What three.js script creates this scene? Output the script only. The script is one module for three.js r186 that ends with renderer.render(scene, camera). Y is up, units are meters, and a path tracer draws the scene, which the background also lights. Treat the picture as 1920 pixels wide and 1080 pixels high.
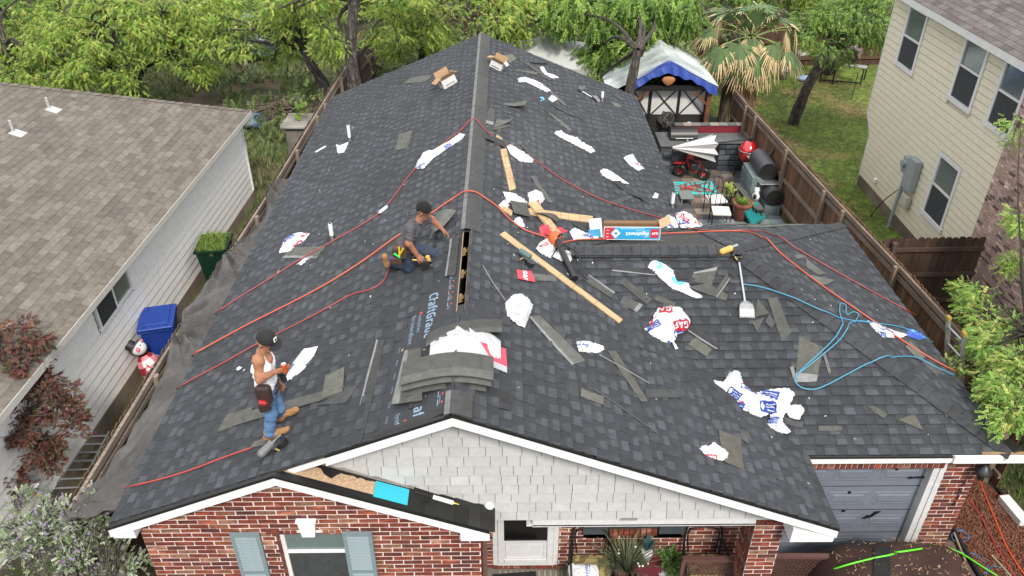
import * as THREE from 'three';
import{mergeGeometries,mergeVertices,toCreasedNormals}from 'three/addons/utils/BufferGeometryUtils.js';
import{RoundedBoxGeometry}from 'three/addons/geometries/RoundedBoxGeometry.js';
import{MarchingCubes}from 'three/addons/objects/MarchingCubes.js';
// ---------- camera, sky, sun, exposure ----------
const FOC=1484.97,PITCH=0.5796,YAW=0.0094;
const CAM=new THREE.Vector3(0.5623,9.7048,6.2136);
const camera=new THREE.PerspectiveCamera(2 * Math.atan(540 / FOC)* 180 / Math.PI,16 / 9,0.1,400);
const FWD=new THREE.Vector3(Math.sin(YAW)* Math.cos(PITCH),-Math.sin(PITCH),-Math.cos(YAW)* Math.cos(PITCH));
const RGT=new THREE.Vector3(Math.cos(YAW),0,Math.sin(YAW));
const UPV=new THREE.Vector3().crossVectors(RGT,FWD);
camera.position.copy(CAM);
camera.up.set(0,1,0);
camera.lookAt(CAM.clone().add(FWD));
const scene=new THREE.Scene();
{
const w=256,h=128,d=new Float32Array(w * h * 4);
for(let j=0;j < h;j++)for(let i=0;i < w;i++){
const el=Math.sin((j + 0.5)/ h * Math.PI - Math.PI / 2),a=i / w * Math.PI * 2;
const cl=1 + 0.06 * Math.sin(a * 3 + el * 7)+ 0.05 * Math.sin(a * 7 - el * 11)+ 0.03 * Math.sin(a * 13 + el * 23);
const b=el > 0?(0.66 + 0.34 * el)* cl:0.3;
const k=(j * w + i)* 4;
d[k]=b * 0.97;d[k + 1]=b * 1.0;d[k + 2]=b * 1.05;d[k + 3]=1;
}
const t=new THREE.DataTexture(d,w,h,THREE.RGBAFormat,THREE.FloatType);
t.mapping=THREE.EquirectangularReflectionMapping;t.magFilter=t.minFilter=THREE.LinearFilter;t.needsUpdate=true;
scene.background=t;scene.environment=t;
scene.backgroundIntensity=0.74;scene.environmentIntensity=0.74;
}
const sun=new THREE.DirectionalLight(0xfff7ec,1.5);
sun.position.set(5,21,13);sun.target.position.set(0,0,-6);
sun.castShadow=true;sun.shadow.radius=20;sun.shadow.mapSize.set(2048,2048);
Object.assign(sun.shadow.camera,{left:-30,right:30,top:30,bottom:-30,near:1,far:80});
scene.add(sun,sun.target);
const renderer=new THREE.WebGLRenderer({antialias:true});
renderer.setSize(1024,576);
renderer.toneMapping=THREE.LinearToneMapping;
renderer.toneMappingExposure=2.8;
renderer.shadowMap.enabled=true;
// ---------- helpers ----------
const V=(x,y,z)=> new THREE.Vector3(x,y,z);
function rngOf(seed){let a=seed >>> 0;return()=>{a=(a + 0x6D2B79F5)|0;let t=Math.imul(a ^(a >>> 15),1|a);t=(t + Math.imul(t ^(t >>> 7),61|t))^ t;return((t ^(t >>> 14))>>> 0)/ 4294967296;};}
const rnd=rngOf(7);
const rr=(a,b,r=rnd)=> a +(b - a)* r();
const pick=(a,r=rnd)=> a[Math.floor(r()* a.length)];
const clamp=(x,a,b)=> Math.max(a,Math.min(b,x));
const lerp=(a,b,t)=> a +(b - a)* t;
const hash2=(x,y,s=0)=>{let h=Math.imul(x|0,374761393)+ Math.imul(y|0,668265263)+ Math.imul(s|0,2147483629);h=Math.imul(h ^(h >>> 13),1274126177);return((h ^(h >>> 16))>>> 0)/ 4294967296;};
function vnoise(x,y,per=1e6,s=0){
const xi=Math.floor(x),yi=Math.floor(y),fx=x - xi,fy=y - yi,u=fx * fx *(3 - 2 * fx),v=fy * fy *(3 - 2 * fy);
const px=per.length?per[0]:per,py=per.length?per[1]:per,m=(a,q)=>((a % q)+ q)% q;
const x0=m(xi,px),x1=m(xi + 1,px),y0=m(yi,py),y1=m(yi + 1,py);
const a=hash2(x0,y0,s),b=hash2(x1,y0,s),c=hash2(x0,y1,s),d=hash2(x1,y1,s);
return lerp(lerp(a,b,u),lerp(c,d,u),v);
}
function fbm(x,y,oct=4,per=1e6,s=0){let a=0.5,t=0,n=0;for(let i=0;i < oct;i++){t +=a * vnoise(x,y,per,s + i * 17);n +=a;a *=0.5;x *=2;y *=2;per=per.length?[per[0]* 2,per[1]* 2]:per * 2;}return t / n;}
const ray=(px,py)=> FWD.clone().multiplyScalar(FOC).addScaledVector(RGT,px - 960).addScaledVector(UPV,-(py - 540));
function hitPlane(px,py,n,d){const D=ray(px,py);return CAM.clone().addScaledVector(D,(d - n.dot(CAM))/ n.dot(D));}
const onY=(px,py,y=0)=> hitPlane(px,py,V(0,1,0),y);
const onX=(px,py,x)=> hitPlane(px,py,V(1,0,0),x);
const onZ=(px,py,z)=> hitPlane(px,py,V(0,0,1),z);
const YR=4.1,M=0.409,XL=-4.0,XR=4.067,WF=4.446,ZF=0.05,ZE=-14.1;
const WY=3.53,WZ=-4.25,WH=3.1,WX=7.15,WXR=WX - WH,WE=WY - M * WH;
function roofY(x,z){
let y=-9;
if(x <=0&&x >=XL&&z <=ZF&&z >=ZE)y=YR + M * x;
if(x > 0&&x <=(z > -6.9?WF + 0.05:XR)&&z <=ZF&&z >=ZE)y=YR - M * x;
if(x > 1.3&&x <=WX&&Math.abs(z - WZ)<=WH)y=Math.max(y,WY - M * Math.max(Math.abs(z - WZ),x - WXR));
return y;
}
function onRoof(px,py,lift=0.012){
const D=ray(px,py).normalize();let t=3,p;
for(;t < 40;t +=0.03){p=CAM.clone().addScaledVector(D,t);if(p.y < roofY(p.x,p.z))break;}
if(t >=40)return hitPlane(px,py,V(px < 870?-M:M,1,0),YR + lift * 1.08);
let a=t - 0.03,b=t;
for(let i=0;i < 14;i++){const c=(a + b)/ 2;p=CAM.clone().addScaledVector(D,c);if(p.y < roofY(p.x,p.z))b=c;else a=c;}
p.y=roofY(p.x,p.z)> 0?roofY(p.x,p.z):p.y;
return p.addScaledVector(roofN(p.x,p.z),lift);
}
function roofN(x,z){
const k=1 / Math.hypot(1,M),main=x <=0?YR + M * x:YR - M * x;
if(x > 1.3&&Math.abs(z - WZ)<=WH + 0.01&&x <=WX + 0.01){
const w=WY - M * Math.max(Math.abs(z - WZ),x - WXR);
if(w > main||x > WF + 0.06){if(x - WXR > Math.abs(z - WZ))return V(M * k,k,0);return z > WZ?V(0,k,M * k):V(0,k,-M * k);}
}
return V(x <=0?-M * k:M * k,k,0);
}
// ---------- objects ----------
const taken=new Map();
function numbered(n){const k=taken.get(n)||0;taken.set(n,k + 1);return k?`${n}_${String(k).padStart(3, '0')}`:n;}
function tag(o,label,category,group,kind){if(label)o.userData.label=label;if(category)o.userData.category=category;if(group)o.userData.group=group;if(kind)o.userData.kind=kind;return o;}
function thing(name,label,category,pos,turn=0,group){
const o=new THREE.Group();o.name=numbered(name);scene.add(o);
if(pos)o.position.copy(pos);o.rotation.y=turn;return tag(o,label,category,group);
}
function mesh(name,geo,mat,parent){
const g=Array.isArray(geo)?mergeGeometries(geo.map(normGeo)):geo;
const m=new THREE.Mesh(g,mat);m.castShadow=m.receiveShadow=true;
if(parent){m.name=name;parent.add(m);}else{m.name=numbered(name);scene.add(m);}
return m;
}
function struct(name,geo,mat,parent){const m=mesh(name,geo,mat,parent);if(!parent)m.userData.kind='structure';return m;}
function stuff(m){m.userData.kind='stuff';return m;}
function normGeo(g){
if(g.index)g=g.toNonIndexed();
const n=g.attributes.position.count;
if(!g.attributes.uv)boxUV(g);
if(!g.attributes.color)g.setAttribute('color',new THREE.BufferAttribute(new Float32Array(n * 3).fill(1),3));
for(const k of Object.keys(g.attributes))if(!['position','normal','uv','color'].includes(k))g.deleteAttribute(k);
return g;
}
function boxUV(g,s=1){
if(!g.attributes.normal)g.computeVertexNormals();
const p=g.attributes.position,n=g.attributes.normal,u=new Float32Array(p.count * 2);
for(let i=0;i < p.count;i++){
const ax=Math.abs(n.getX(i)),ay=Math.abs(n.getY(i)),az=Math.abs(n.getZ(i));
if(ax >=ay&&ax >=az){u[2 * i]=p.getZ(i)* s;u[2 * i + 1]=p.getY(i)* s;}
else if(ay >=az){u[2 * i]=p.getX(i)* s;u[2 * i + 1]=p.getZ(i)* s;}
else{u[2 * i]=p.getX(i)* s;u[2 * i + 1]=p.getY(i)* s;}
}
g.setAttribute('uv',new THREE.BufferAttribute(u,2));return g;
}
function paint(g,c){const n=g.attributes.position.count,a=new Float32Array(n * 3);const k=new THREE.Color(c);for(let i=0;i < n;i++){a[3 * i]=k.r;a[3 * i + 1]=k.g;a[3 * i + 2]=k.b;}g.setAttribute('color',new THREE.BufferAttribute(a,3));return g;}
const box=(w,h,d,x=0,y=0,z=0,rx=0,ry=0,rz=0)=>{const g=new THREE.BoxGeometry(w,h,d);if(rx||ry||rz)g.applyMatrix4(new THREE.Matrix4().makeRotationFromEuler(new THREE.Euler(rx,ry,rz)));g.translate(x,y,z);return boxUV(g);};
const rbox=(w,h,d,r,x=0,y=0,z=0,rx=0,ry=0,rz=0)=>{const g=new RoundedBoxGeometry(w,h,d,2,Math.min(r,w / 2.01,h / 2.01,d / 2.01));if(rx||ry||rz)g.applyMatrix4(new THREE.Matrix4().makeRotationFromEuler(new THREE.Euler(rx,ry,rz)));g.translate(x,y,z);return boxUV(g);};
const cyl=(r0,r1,h,x=0,y=0,z=0,seg=14,rx=0,rz=0)=>{const g=new THREE.CylinderGeometry(r1,r0,h,seg);g.applyMatrix4(new THREE.Matrix4().makeRotationFromEuler(new THREE.Euler(rx,0,rz)));g.translate(x,y,z);return g;};
const sph=(r,x=0,y=0,z=0,sx=1,sy=1,sz=1,seg=16)=>{const g=new THREE.SphereGeometry(r,seg,Math.round(seg * 0.7));g.scale(sx,sy,sz);g.translate(x,y,z);return g;};
const tubeOf=(pts,r,seg,rad=7,closed=false)=> new THREE.TubeGeometry(new THREE.CatmullRomCurve3(pts.map((p)=> p.isVector3?p:V(...p)),closed,'centripetal'),seg||Math.max(4,pts.length * 5),r,rad,closed);
const lathe=(prof,seg=20)=> new THREE.LatheGeometry(prof.map(([x,y])=> new THREE.Vector2(x,y)),seg);
function bar(a,b,w,h){
a=a.isVector3?a:V(...a);b=b.isVector3?b:V(...b);
const L=a.distanceTo(b),g=new THREE.BoxGeometry(w,h||w,L);boxUV(g);
const m=new THREE.Matrix4().lookAt(a,b,Math.abs(b.clone().sub(a).normalize().y)> 0.98?V(1,0,0):V(0,1,0));g.applyMatrix4(m);
return g.translate((a.x + b.x)/ 2,(a.y + b.y)/ 2,(a.z + b.z)/ 2);
}
function rod(a,b,r0,r1=r0,seg=8){
a=a.isVector3?a:V(...a);b=b.isVector3?b:V(...b);
const d=b.clone().sub(a),L=d.length(),g=new THREE.CylinderGeometry(r1,r0,L,seg);
g.applyQuaternion(new THREE.Quaternion().setFromUnitVectors(V(0,1,0),d.normalize()));
return g.translate((a.x + b.x)/ 2,(a.y + b.y)/ 2,(a.z + b.z)/ 2);
}
class MB{
constructor(){this.p=[];this.n=[];this.c=[];this.u=[];}
tri(a,b,c,col,uvf){
const n=V(b.x - a.x,b.y - a.y,b.z - a.z).cross(V(c.x - a.x,c.y - a.y,c.z - a.z)).normalize();
for(const q of[a,b,c]){
this.p.push(q.x,q.y,q.z);this.n.push(n.x,n.y,n.z);this.c.push(col.r,col.g,col.b);
if(uvf){const w=uvf(q);this.u.push(w[0],w[1]);}
else if(Math.abs(n.y)> 0.62)this.u.push(q.x,q.z);else if(Math.abs(n.x)> Math.abs(n.z))this.u.push(q.z,q.y);else this.u.push(q.x,q.y);
}
}
quad(a,b,c,d,col,uvf){this.tri(a,b,c,col,uvf);this.tri(a,c,d,col,uvf);}
poly(pts,col,uvf){for(let i=1;i + 1 < pts.length;i++)this.tri(pts[0],pts[i],pts[i + 1],col,uvf);}
geo(){
const g=new THREE.BufferGeometry();
g.setAttribute('position',new THREE.Float32BufferAttribute(this.p,3));g.setAttribute('normal',new THREE.Float32BufferAttribute(this.n,3));
g.setAttribute('uv',new THREE.Float32BufferAttribute(this.u,2));g.setAttribute('color',new THREE.Float32BufferAttribute(this.c,3));return g;
}
get empty(){return !this.p.length;}
}
const WHITE=new THREE.Color(1,1,1);
const lin=(r,g,b)=> new THREE.Color().setRGB(r,g===undefined?r:g,b===undefined?r:b);
const at=(B,u,v,h)=> B.O.clone().addScaledVector(B.u,u).addScaledVector(B.v,v).addScaledVector(B.n,h);
function clip(poly,region){
let out=poly;
for(let i=0;i < region.length&&out.length;i++){
const a=region[i],b=region[(i + 1)% region.length],inp=out;out=[];
const side=(p)=>(b[0]- a[0])*(p[1]- a[1])-(b[1]- a[1])*(p[0]- a[0]);
for(let j=0;j < inp.length;j++){
const p=inp[j],q=inp[(j + 1)% inp.length],sp=side(p),sq=side(q);
if(sp >=0)out.push(p);
if((sp >=0)!==(sq >=0)){const t=sp /(sp - sq);out.push([p[0]+(q[0]- p[0])* t,p[1]+(q[1]- p[1])* t]);}
}
}
return out;
}
const areaOf=(p)=>{let a=0;for(let i=0;i < p.length;i++){const q=p[(i + 1)% p.length];a +=p[i][0]* q[1]- p[i][1]* q[0];}return a / 2;};
const ccw=(p)=> areaOf(p)< 0?p.slice().reverse():p;
function inPoly(x,y,p){let c=false;for(let i=0,j=p.length - 1;i < p.length;j=i++)if((p[i][1]> y)!==(p[j][1]> y)&&x <(p[j][0]- p[i][0])*(y - p[i][1])/(p[j][1]- p[i][1])+ p[i][0])c=!c;return c;}
function extr(mb,poly,B,h0,hf,col){
if(poly.length < 3)return;const f=typeof hf==='function'?hf:()=> hf;const uv=(q)=>{const d=q.clone().sub(B.O);return[d.dot(B.u),d.dot(B.v)];};
const top=poly.map(([u,v])=> at(B,u,v,f(u,v))),bot=poly.map(([u,v])=> at(B,u,v,h0));
mb.poly(top,col,uv);
for(let i=0;i < poly.length;i++){const j=(i + 1)% poly.length;mb.quad(bot[i],bot[j],top[j],top[i],col);}
}
class Pieces{
constructor(name,restName,mat,limit=300){Object.assign(this,{name,restName,mat,limit,list:[]});}
add(parent,mb,centre){if(!mb.empty){const d=centre.clone().sub(CAM),z=d.dot(FWD),x=d.dot(RGT)/ z * FOC,y=d.dot(UPV)/ z * FOC;this.list.push({parent,mb,k:d.length()+(Math.abs(x)> 975||Math.abs(y)> 555?100:0)});}}
done(){
this.list.sort((a,b)=> a.k - b.k);const rest=new Map();
this.list.forEach((e,i)=>{
if(i < this.limit)mesh(this.name,e.mb.geo(),this.mat,e.parent);
else{if(!rest.has(e.parent))rest.set(e.parent,new MB());const r=rest.get(e.parent);for(const k of['p','n','c','u']){const s=e.mb[k],t=r[k];for(let q=0;q < s.length;q++)t.push(s[q]);}}
});
for(const[parent,mb]of rest)stuff(mesh(this.restName,mb.geo(),this.mat,parent));
}
}
// ---------- textures (what surfaces are made of) ----------
function tex(n,fn,srgb=true,rep=1){
const d=new Uint8Array(n * n * 4);
for(let j=0;j < n;j++)for(let i=0;i < n;i++){const c=fn(i / n,j / n,i,j),k=(j * n + i)* 4;if(typeof c==='number')d[k]=d[k + 1]=d[k + 2]=clamp(c,0,1)* 255;else{d[k]=clamp(c[0],0,1)* 255;d[k + 1]=clamp(c[1],0,1)* 255;d[k + 2]=clamp(c[2],0,1)* 255;}d[k + 3]=255;}
const t=new THREE.DataTexture(d,n,n,THREE.RGBAFormat);t.wrapS=t.wrapT=THREE.RepeatWrapping;t.magFilter=THREE.LinearFilter;t.minFilter=THREE.LinearMipmapLinearFilter;t.generateMipmaps=true;
if(srgb)t.colorSpace=THREE.SRGBColorSpace;t.repeat.set(rep,rep);t.needsUpdate=true;return t;
}
const T={};
T.gran=tex(512,(u,v,i,j)=> 0.62 + 0.3 * hash2(i,j,3)+ 0.22 *(fbm(u * 16,v * 16,4,16,5)- 0.5)+(hash2(i >> 1,j >> 1,9)> 0.93?0.1:0),true,0.9);
T.granB=tex(256,(u,v,i,j)=> hash2(i,j,3)* 0.6 + 0.4 * hash2(i >> 1,j >> 1,4),false,1.2);
T.blotch=tex(512,(u,v)=> 0.72 + 0.5 *(fbm(u * 4,v * 4,6,4,31)- 0.5)+ 0.14 *(fbm(u * 64,v * 64,3,64,12)- 0.5)+ 0.06,true,0.33);
T.fine=tex(256,(u,v,i,j)=> 0.9 + 0.08 *(fbm(u * 16,v * 16,4,16,51)- 0.5)+ 0.05 *(hash2(i,j,8)- 0.5),true,1);
T.woodV=tex(512,(u,v)=>{const g=fbm(u * 48,v * 3,4,[48,3],71),k=fbm(u * 6,v * 2,3,[6,2],5);return 0.55 + 0.42 * g + 0.3 *(k - 0.5);},true,1);
T.woodH=tex(512,(u,v)=>{const g=fbm(u * 3,v * 48,4,[3,48],77),k=fbm(u * 2,v * 6,3,[2,6],5);return 0.6 + 0.36 * g + 0.24 *(k - 0.5);},true,1);
T.bark=tex(512,(u,v)=>{const a=fbm(u * 12,v * 5,5,[12,5],81);return 0.35 + 0.75 * Math.pow(Math.abs(a - 0.5)* 2,0.6)* 0.9;},true,1);
T.smear=tex(512,(u,v,i,j)=>{const s=fbm(u * 6,v * 22,5,[6,22],41),l=fbm(u * 3,v * 3,3,3,43),w=clamp((s - 0.54)* 7,0,1)* clamp((l - 0.4)* 5,0,1);const g=0.72 + 0.34 *(fbm(u * 40,v * 40,3,40,2)- 0.5);return[lerp(g,1.0,w),lerp(g,1.0,w),lerp(g,1.0,w)];},true,1);
T.lawn=tex(512,(u,v,i,j)=>{const a=fbm(u * 5,v * 5,5,5,61),f=fbm(u * 90,v * 90,3,90,62),d=clamp((fbm(u * 9,v * 9,5,9,66)- 0.5)* 3.2 + 0.28,0,1);const k=0.62 + 0.55 *(f - 0.5)+ 0.3 *(a - 0.5);return[k * lerp(0.62,0.86,d),k * lerp(0.78,0.78,d),k * lerp(0.3,0.56,d)];},true,0.12);
T.dirt=tex(512,(u,v,i,j)=>{const a=fbm(u * 6,v * 6,6,6,21),f=hash2(i >> 1,j >> 1,2);const g=clamp((fbm(u * 4,v * 4,5,4,29)- 0.5)* 5,0,1);const k=0.62 + 0.5 *(a - 0.5)+ 0.16 *(f - 0.5);return[k * lerp(0.86,0.5,g),k * lerp(0.78,0.66,g),k * lerp(0.66,0.3,g)];},true,0.2);
T.mulch=tex(512,(u,v,i,j)=>{const a=fbm(u * 60,v * 22,4,[60,22],91),b=fbm(u * 20,v * 64,4,[20,64],92),k=0.35 + 0.8 * Math.abs(a - b)* 2 + 0.2 * hash2(i >> 2,j >> 1,6);return[k,k * 0.72,k * 0.56];},true,0.9);
T.grain=tex(256,(u,v,i,j)=> 0.5 + 0.5 *(hash2(i,j,77)- 0.5)+ 0.4 *(fbm(u * 32,v * 32,3,32,78)- 0.5),false,2);
const mats=new Map();
function mat(color,o={}){
const key=(color&&color.isColor?[color.r,color.g,color.b].join():String(color))+ JSON.stringify(o,(k,v)=> v&&v.isTexture?v.uuid:v&&v.isColor?v.getHexString():v);
if(mats.has(key))return mats.get(key);
const{phys,...q}=o;const P={color:color&&color.isColor?color:new THREE.Color(color),roughness:0.85,metalness:0,side:THREE.DoubleSide,...q};
const m=phys||q.transmission !==undefined||q.clearcoat !==undefined?new THREE.MeshPhysicalMaterial(P):new THREE.MeshStandardMaterial(P);
mats.set(key,m);return m;
}
const MT={
shingle:mat(lin(1),{map:T.gran,bumpMap:T.granB,bumpScale:0.0016,roughness:0.93,vertexColors:true}),
tan:mat(lin(1),{map:T.gran,bumpMap:T.granB,bumpScale:0.0015,roughness:0.95,vertexColors:true}),
deck:mat(lin(0.06,0.058,0.055),{roughness:0.95,map:T.blotch}),
white:mat(lin(0.86,0.86,0.85),{map:T.fine,roughness:0.6}),
trim:mat(lin(0.66,0.66,0.66),{map:T.fine,roughness:0.6}),
gable:mat(lin(1),{map:T.fine,roughness:0.75,vertexColors:true}),
brick:mat(lin(1),{map:T.smear,bumpMap:T.grain,bumpScale:0.0012,roughness:0.9,vertexColors:true}),
mortar:mat(lin(0.8,0.72,0.68),{map:T.fine,roughness:0.95}),
black:mat(lin(0.008),{roughness:0.55}),
blackPlastic:mat(lin(0.014),{roughness:0.42}),
darkGlass:mat(lin(0.03,0.045,0.045),{roughness:0.06,phys:true,clearcoat:0.6,clearcoatRoughness:0.05}),
lumber:mat(lin(0.62,0.42,0.22),{map:T.woodH,roughness:0.8}),
steel:mat(lin(0.42,0.43,0.44),{roughness:0.4,metalness:0.75,map:T.fine}),
ironBlack:mat(lin(0.012),{roughness:0.5,metalness:0.2}),
vc:mat(lin(1),{vertexColors:true,roughness:0.8,map:T.fine}),
};
// ---------- ground ----------
{
const g=new THREE.PlaneGeometry(260,260,1,1);g.rotateX(-Math.PI / 2);g.translate(0,0,-60);
struct('ground',boxUV(g),mat(lin(0.24,0.22,0.17),{map:T.dirt,roughness:1}));
}
// ---------- the house ----------
const house=thing('brick_house','single-storey red brick house under a charcoal shingle roof being replaced','house');
const k1=1 / Math.hypot(1,M);
const slopeDefs={
left:{O:V(XL,YR + M * XL,ZE),u:V(0,0,1),v:V(k1,M * k1,0)},
right:{O:V(WF,YR - M * WF,ZF),u:V(0,0,-1),v:V(-k1,M * k1,0)},
front:{O:V(4,WE,WZ + WH),u:V(1,0,0),v:V(0,M * k1,-k1)},
side:{O:V(WX,WE,WZ + WH),u:V(0,0,-1),v:V(-k1,M * k1,0)},
back:{O:V(WX,WE,WZ - WH),u:V(-1,0,0),v:V(0,M * k1,k1)},
};
for(const s of Object.values(slopeDefs))s.n=s.u.clone().cross(s.v).normalize();
function xzPoly(S,pts){
const uh=V(S.u.x,0,S.u.z),vh=V(S.v.x,0,S.v.z),vl=vh.lengthSq();
return ccw(pts.map(([x,z])=>{const d=V(x - S.O.x,0,z - S.O.z);return[d.dot(uh),d.dot(vh)/ vl];}));
}
const UV_=(S,p)=>{const d=p.clone().sub(S.O);return[d.dot(S.u),d.dot(S.v)];};
const bareEdge=[[690,842],[742,652],[800,548],[862,438]].map(([a,b])=> hitPlane(a,b,V(-M,1,0),YR));
function bareZ(x){
if(x < bareEdge[0].x||x > 0)return null;
for(let i=0;i < 3;i++){const a=bareEdge[i],b=bareEdge[i + 1];if(x <=b.x||i===2){const lo=Math.min(a.x,b.x);return lerp(a.z,b.z,clamp((x - a.x)/(b.x - a.x||1e-6),0,1));}}
}
const bareXZ=[[692,838],[700,800],[742,655],[795,560],[850,460],[862,436],[880,436],[876,560],[860,640],[845,772],[800,796]].map(([a,b])=>{const p=hitPlane(a,b,V(-M,1,0),YR);return[p.x,p.z];});
const shinglePieces=new Pieces('shingle','shingle_field',MT.shingle,300);
function layShingles(slope,part,regions,bare){
const E=0.143,r=rngOf(slope.seed||5);let us=1e9,ue=-1e9,ve=0;
for(const R of regions)for(const[u,v]of R){us=Math.min(us,u);ue=Math.max(ue,u);ve=Math.max(ve,v);}
for(let row=0;row * E < ve;row++){
const v0=row * E,v1=v0 + E + 0.004,off=((row * 0.167)% 1.0)+ rr(-0.01,0.01,r),lim=bare?bare(v0 + E / 2):1e9;
for(let u=us - 1 + off;u < ue;u +=1.0){
const jig=rr(-0.002,0.002,r),centre=at(slope,u + 0.5,v0 + E / 2,0),e=Math.min(u + 0.999,lim),mb=new MB();
const wear=lerp(0.72,1.22,fbm(centre.x * 0.9 + 40,centre.z * 0.9 + 60,3)),bt=rr(0.042,0.053,r)* wear,du=slope.dust?clamp(1.15 - centre.distanceTo(slope.dust)/ 1.7,0,1)* clamp(fbm(centre.x * 2.2,centre.z * 2.2 + 9,3)* 2.4 - 0.75,0,1)* 0.045:0,base=lin(bt * 0.9 + du,bt + du * 0.86,bt * 1.16 + du * 0.68),lift=rr(0,0.003,r);
let t=u + rr(0.0,0.13,r);const teeth=[];
while(t < u + 0.9){const w=Math.min(rr(0.12,0.175,r),u + 0.998 - t);teeth.push([t,w,rr(0.064,0.097,r)* wear *(r()< 0.18?0.6:1),rr(0.42,0.68,r)]);t +=w + rr(0.09,0.16,r);}
if(u < lim)for(const R of regions){
const hf=(h1,h0)=>(a,b)=> lerp(h1,h0,clamp((b - v0)/ E,0,1))+ lift;
extr(mb,clip([[u,v0 + jig],[e,v0 + jig],[e,v1],[u,v1]],R),slope,-0.006,hf(0.016,0.002),base);
for(const[t0,w,tone,s]of teeth){
if(t0 + w > e)continue;const d=0.005,c=lin(tone * 0.9 + du,tone + du * 0.86,tone * 1.15 + du * 0.68),vm=lerp(v0,v1,s),dm=lerp(-d,d,s);
extr(mb,clip([[t0 - d,v0 + jig - 0.001],[t0 + w + d,v0 + jig - 0.001],[t0 + w - dm,vm],[t0 + dm,vm]],R),slope,-0.004,hf(0.0215,0.008),c);
extr(mb,clip([[t0 + dm,vm],[t0 + w - dm,vm],[t0 + w - d,v1],[t0 + d,v1]],R),slope,-0.004,hf(0.0215,0.008),lin(bt * 1.06,bt * 1.12,bt * 1.2));
}
}
shinglePieces.add(part,mb,centre);
}
}
}
function deckOf(name,slope,regions){
const mb=new MB();
for(const R of regions){const top=R.map(([u,v])=> at(slope,u,v,-0.004)),bot=R.map(([u,v])=> at(slope,u,v,-0.03));mb.poly(top,WHITE);mb.poly(bot.slice().reverse(),WHITE);for(let i=0;i < R.length;i++){const j=(i + 1)% R.length;mb.quad(bot[i],bot[j],top[j],top[i],WHITE);}}
return mesh(name,mb.geo(),MT.deck,house);
}
{
const S=slopeDefs,slot=[-0.05,0.05];
const zs0=onRoof(880,432).z,zs1=onRoof(872,596).z;
const L=[xzPoly(S.left,[[XL,ZF],[-0.0,ZF],[-0.0,zs1],[XL,zs1]]),xzPoly(S.left,[[XL,zs1],[slot[0],zs1],[slot[0],zs0],[XL,zs0]]),xzPoly(S.left,[[XL,zs0],[0,zs0],[0,ZE],[XL,ZE]])];
const R=[xzPoly(S.right,[[0,ZF],[WF,ZF],[WF,-1.1],[WF -(WZ - zs1 < 0?0:0),-1.1],[1.394,WZ],[0,WZ]].filter((p,i)=> i !==3)),xzPoly(S.right,[[0,WZ],[1.394,WZ],[4.067,-6.92],[4.067,ZE],[0,ZE]])];
const cutR=[];
const a0=Math.max(zs0,zs1),a1=Math.min(zs0,zs1);
cutR.push(xzPoly(S.right,[[0,ZF],[WF,ZF],[WF,-1.1],[WF - 0.0,-1.1],[0,-1.1]].filter((p,i)=> i !==3)));
const vx=(z)=> 1.394 +(z - WZ);
const zz=[-1.1,a0,a1,WZ].sort((p,q)=> q - p);
for(let i=0;i + 1 < zz.length;i++){const zA=zz[i],zB=zz[i + 1];if(zA - zB < 0.01)continue;const m=(zA + zB)/ 2,x0=m < a0&&m > a1?slot[1]:0;cutR.push(xzPoly(S.right,[[x0,zA],[Math.min(WF,vx(zA)),zA],[Math.max(x0,vx(zB)),zB],[x0,zB]]));}
const zb=WZ;const backs=[];
if(a1 < WZ){const s0=Math.min(a0,WZ);backs.push(xzPoly(S.right,[[slot[1],s0],[vx2(s0),s0],[vx2(a1),a1],[slot[1],a1]]));backs.push(xzPoly(S.right,[[0,a1],[vx2(a1),a1],[4.067,-6.92],[4.067,ZE],[0,ZE]]));}else backs.push(xzPoly(S.right,[[0,zb],[1.394,zb],[4.067,-6.92],[4.067,ZE],[0,ZE]]));
function vx2(z){return 1.394 +(WZ - z);}
cutR.push(...backs);
const FR=[xzPoly(S.front,[[4.4,WZ + WH],[WX,WZ + WH],[WXR,WZ],[1.394,WZ]])];
const SI=[xzPoly(S.side,[[WX,WZ + WH],[WX,WZ - WH],[WXR,WZ]])];
const BA=[xzPoly(S.back,[[WX,WZ - WH],[4.067,WZ - WH],[4.067,-6.92],[1.394,WZ],[WXR,WZ]])];
S.left.seed=11;S.right.dust=onRoof(985,275);S.right.seed=12;S.front.seed=13;S.side.seed=14;S.back.seed=15;
const partL=deckOf('roof_slope',S.left,L),partR=deckOf('roof_slope',S.right,cutR),pf=deckOf('roof_slope',S.front,FR),ps=deckOf('roof_slope',S.side,SI),pb=deckOf('roof_slope',S.back,BA);
layShingles(S.left,partL,L,(v)=>{const x=XL + v * k1,z=bareZ(x);return z===null?1e9:z - ZE;});
layShingles(S.right,partR,cutR);
layShingles(S.front,pf,FR);layShingles(S.side,ps,SI);layShingles(S.back,pb,BA);
shinglePieces.done();
const d0=a0 + 0.15,d1=a1 - 0.15;
mesh('attic_insulation',box(2.4,0.05,d0 - d1 + 2,0,2.5,(d0 + d1)/ 2),mat(lin(0.34,0.3,0.25),{map:T.blotch}),house);
for(let z=a0 - 0.12;z > a1 + 0.05;z -=0.6)mesh('rafter',[bar([-0.9,YR - 0.22 - M * 0.9,z],[0.0,YR - 0.2,z],0.04,0.1),bar([0.9,YR - 0.22 - M * 0.9,z],[0.0,YR - 0.2,z],0.04,0.1)],MT.lumber,house);
for(const s of[-1,1])mesh('sheathing_edge',box(0.008,0.014,d0 - d1 - 0.3,s * 0.05,YR - 0.03,(d0 + d1)/ 2),mat(lin(0.5,0.36,0.22),{map:T.woodV}),house);
}
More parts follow.
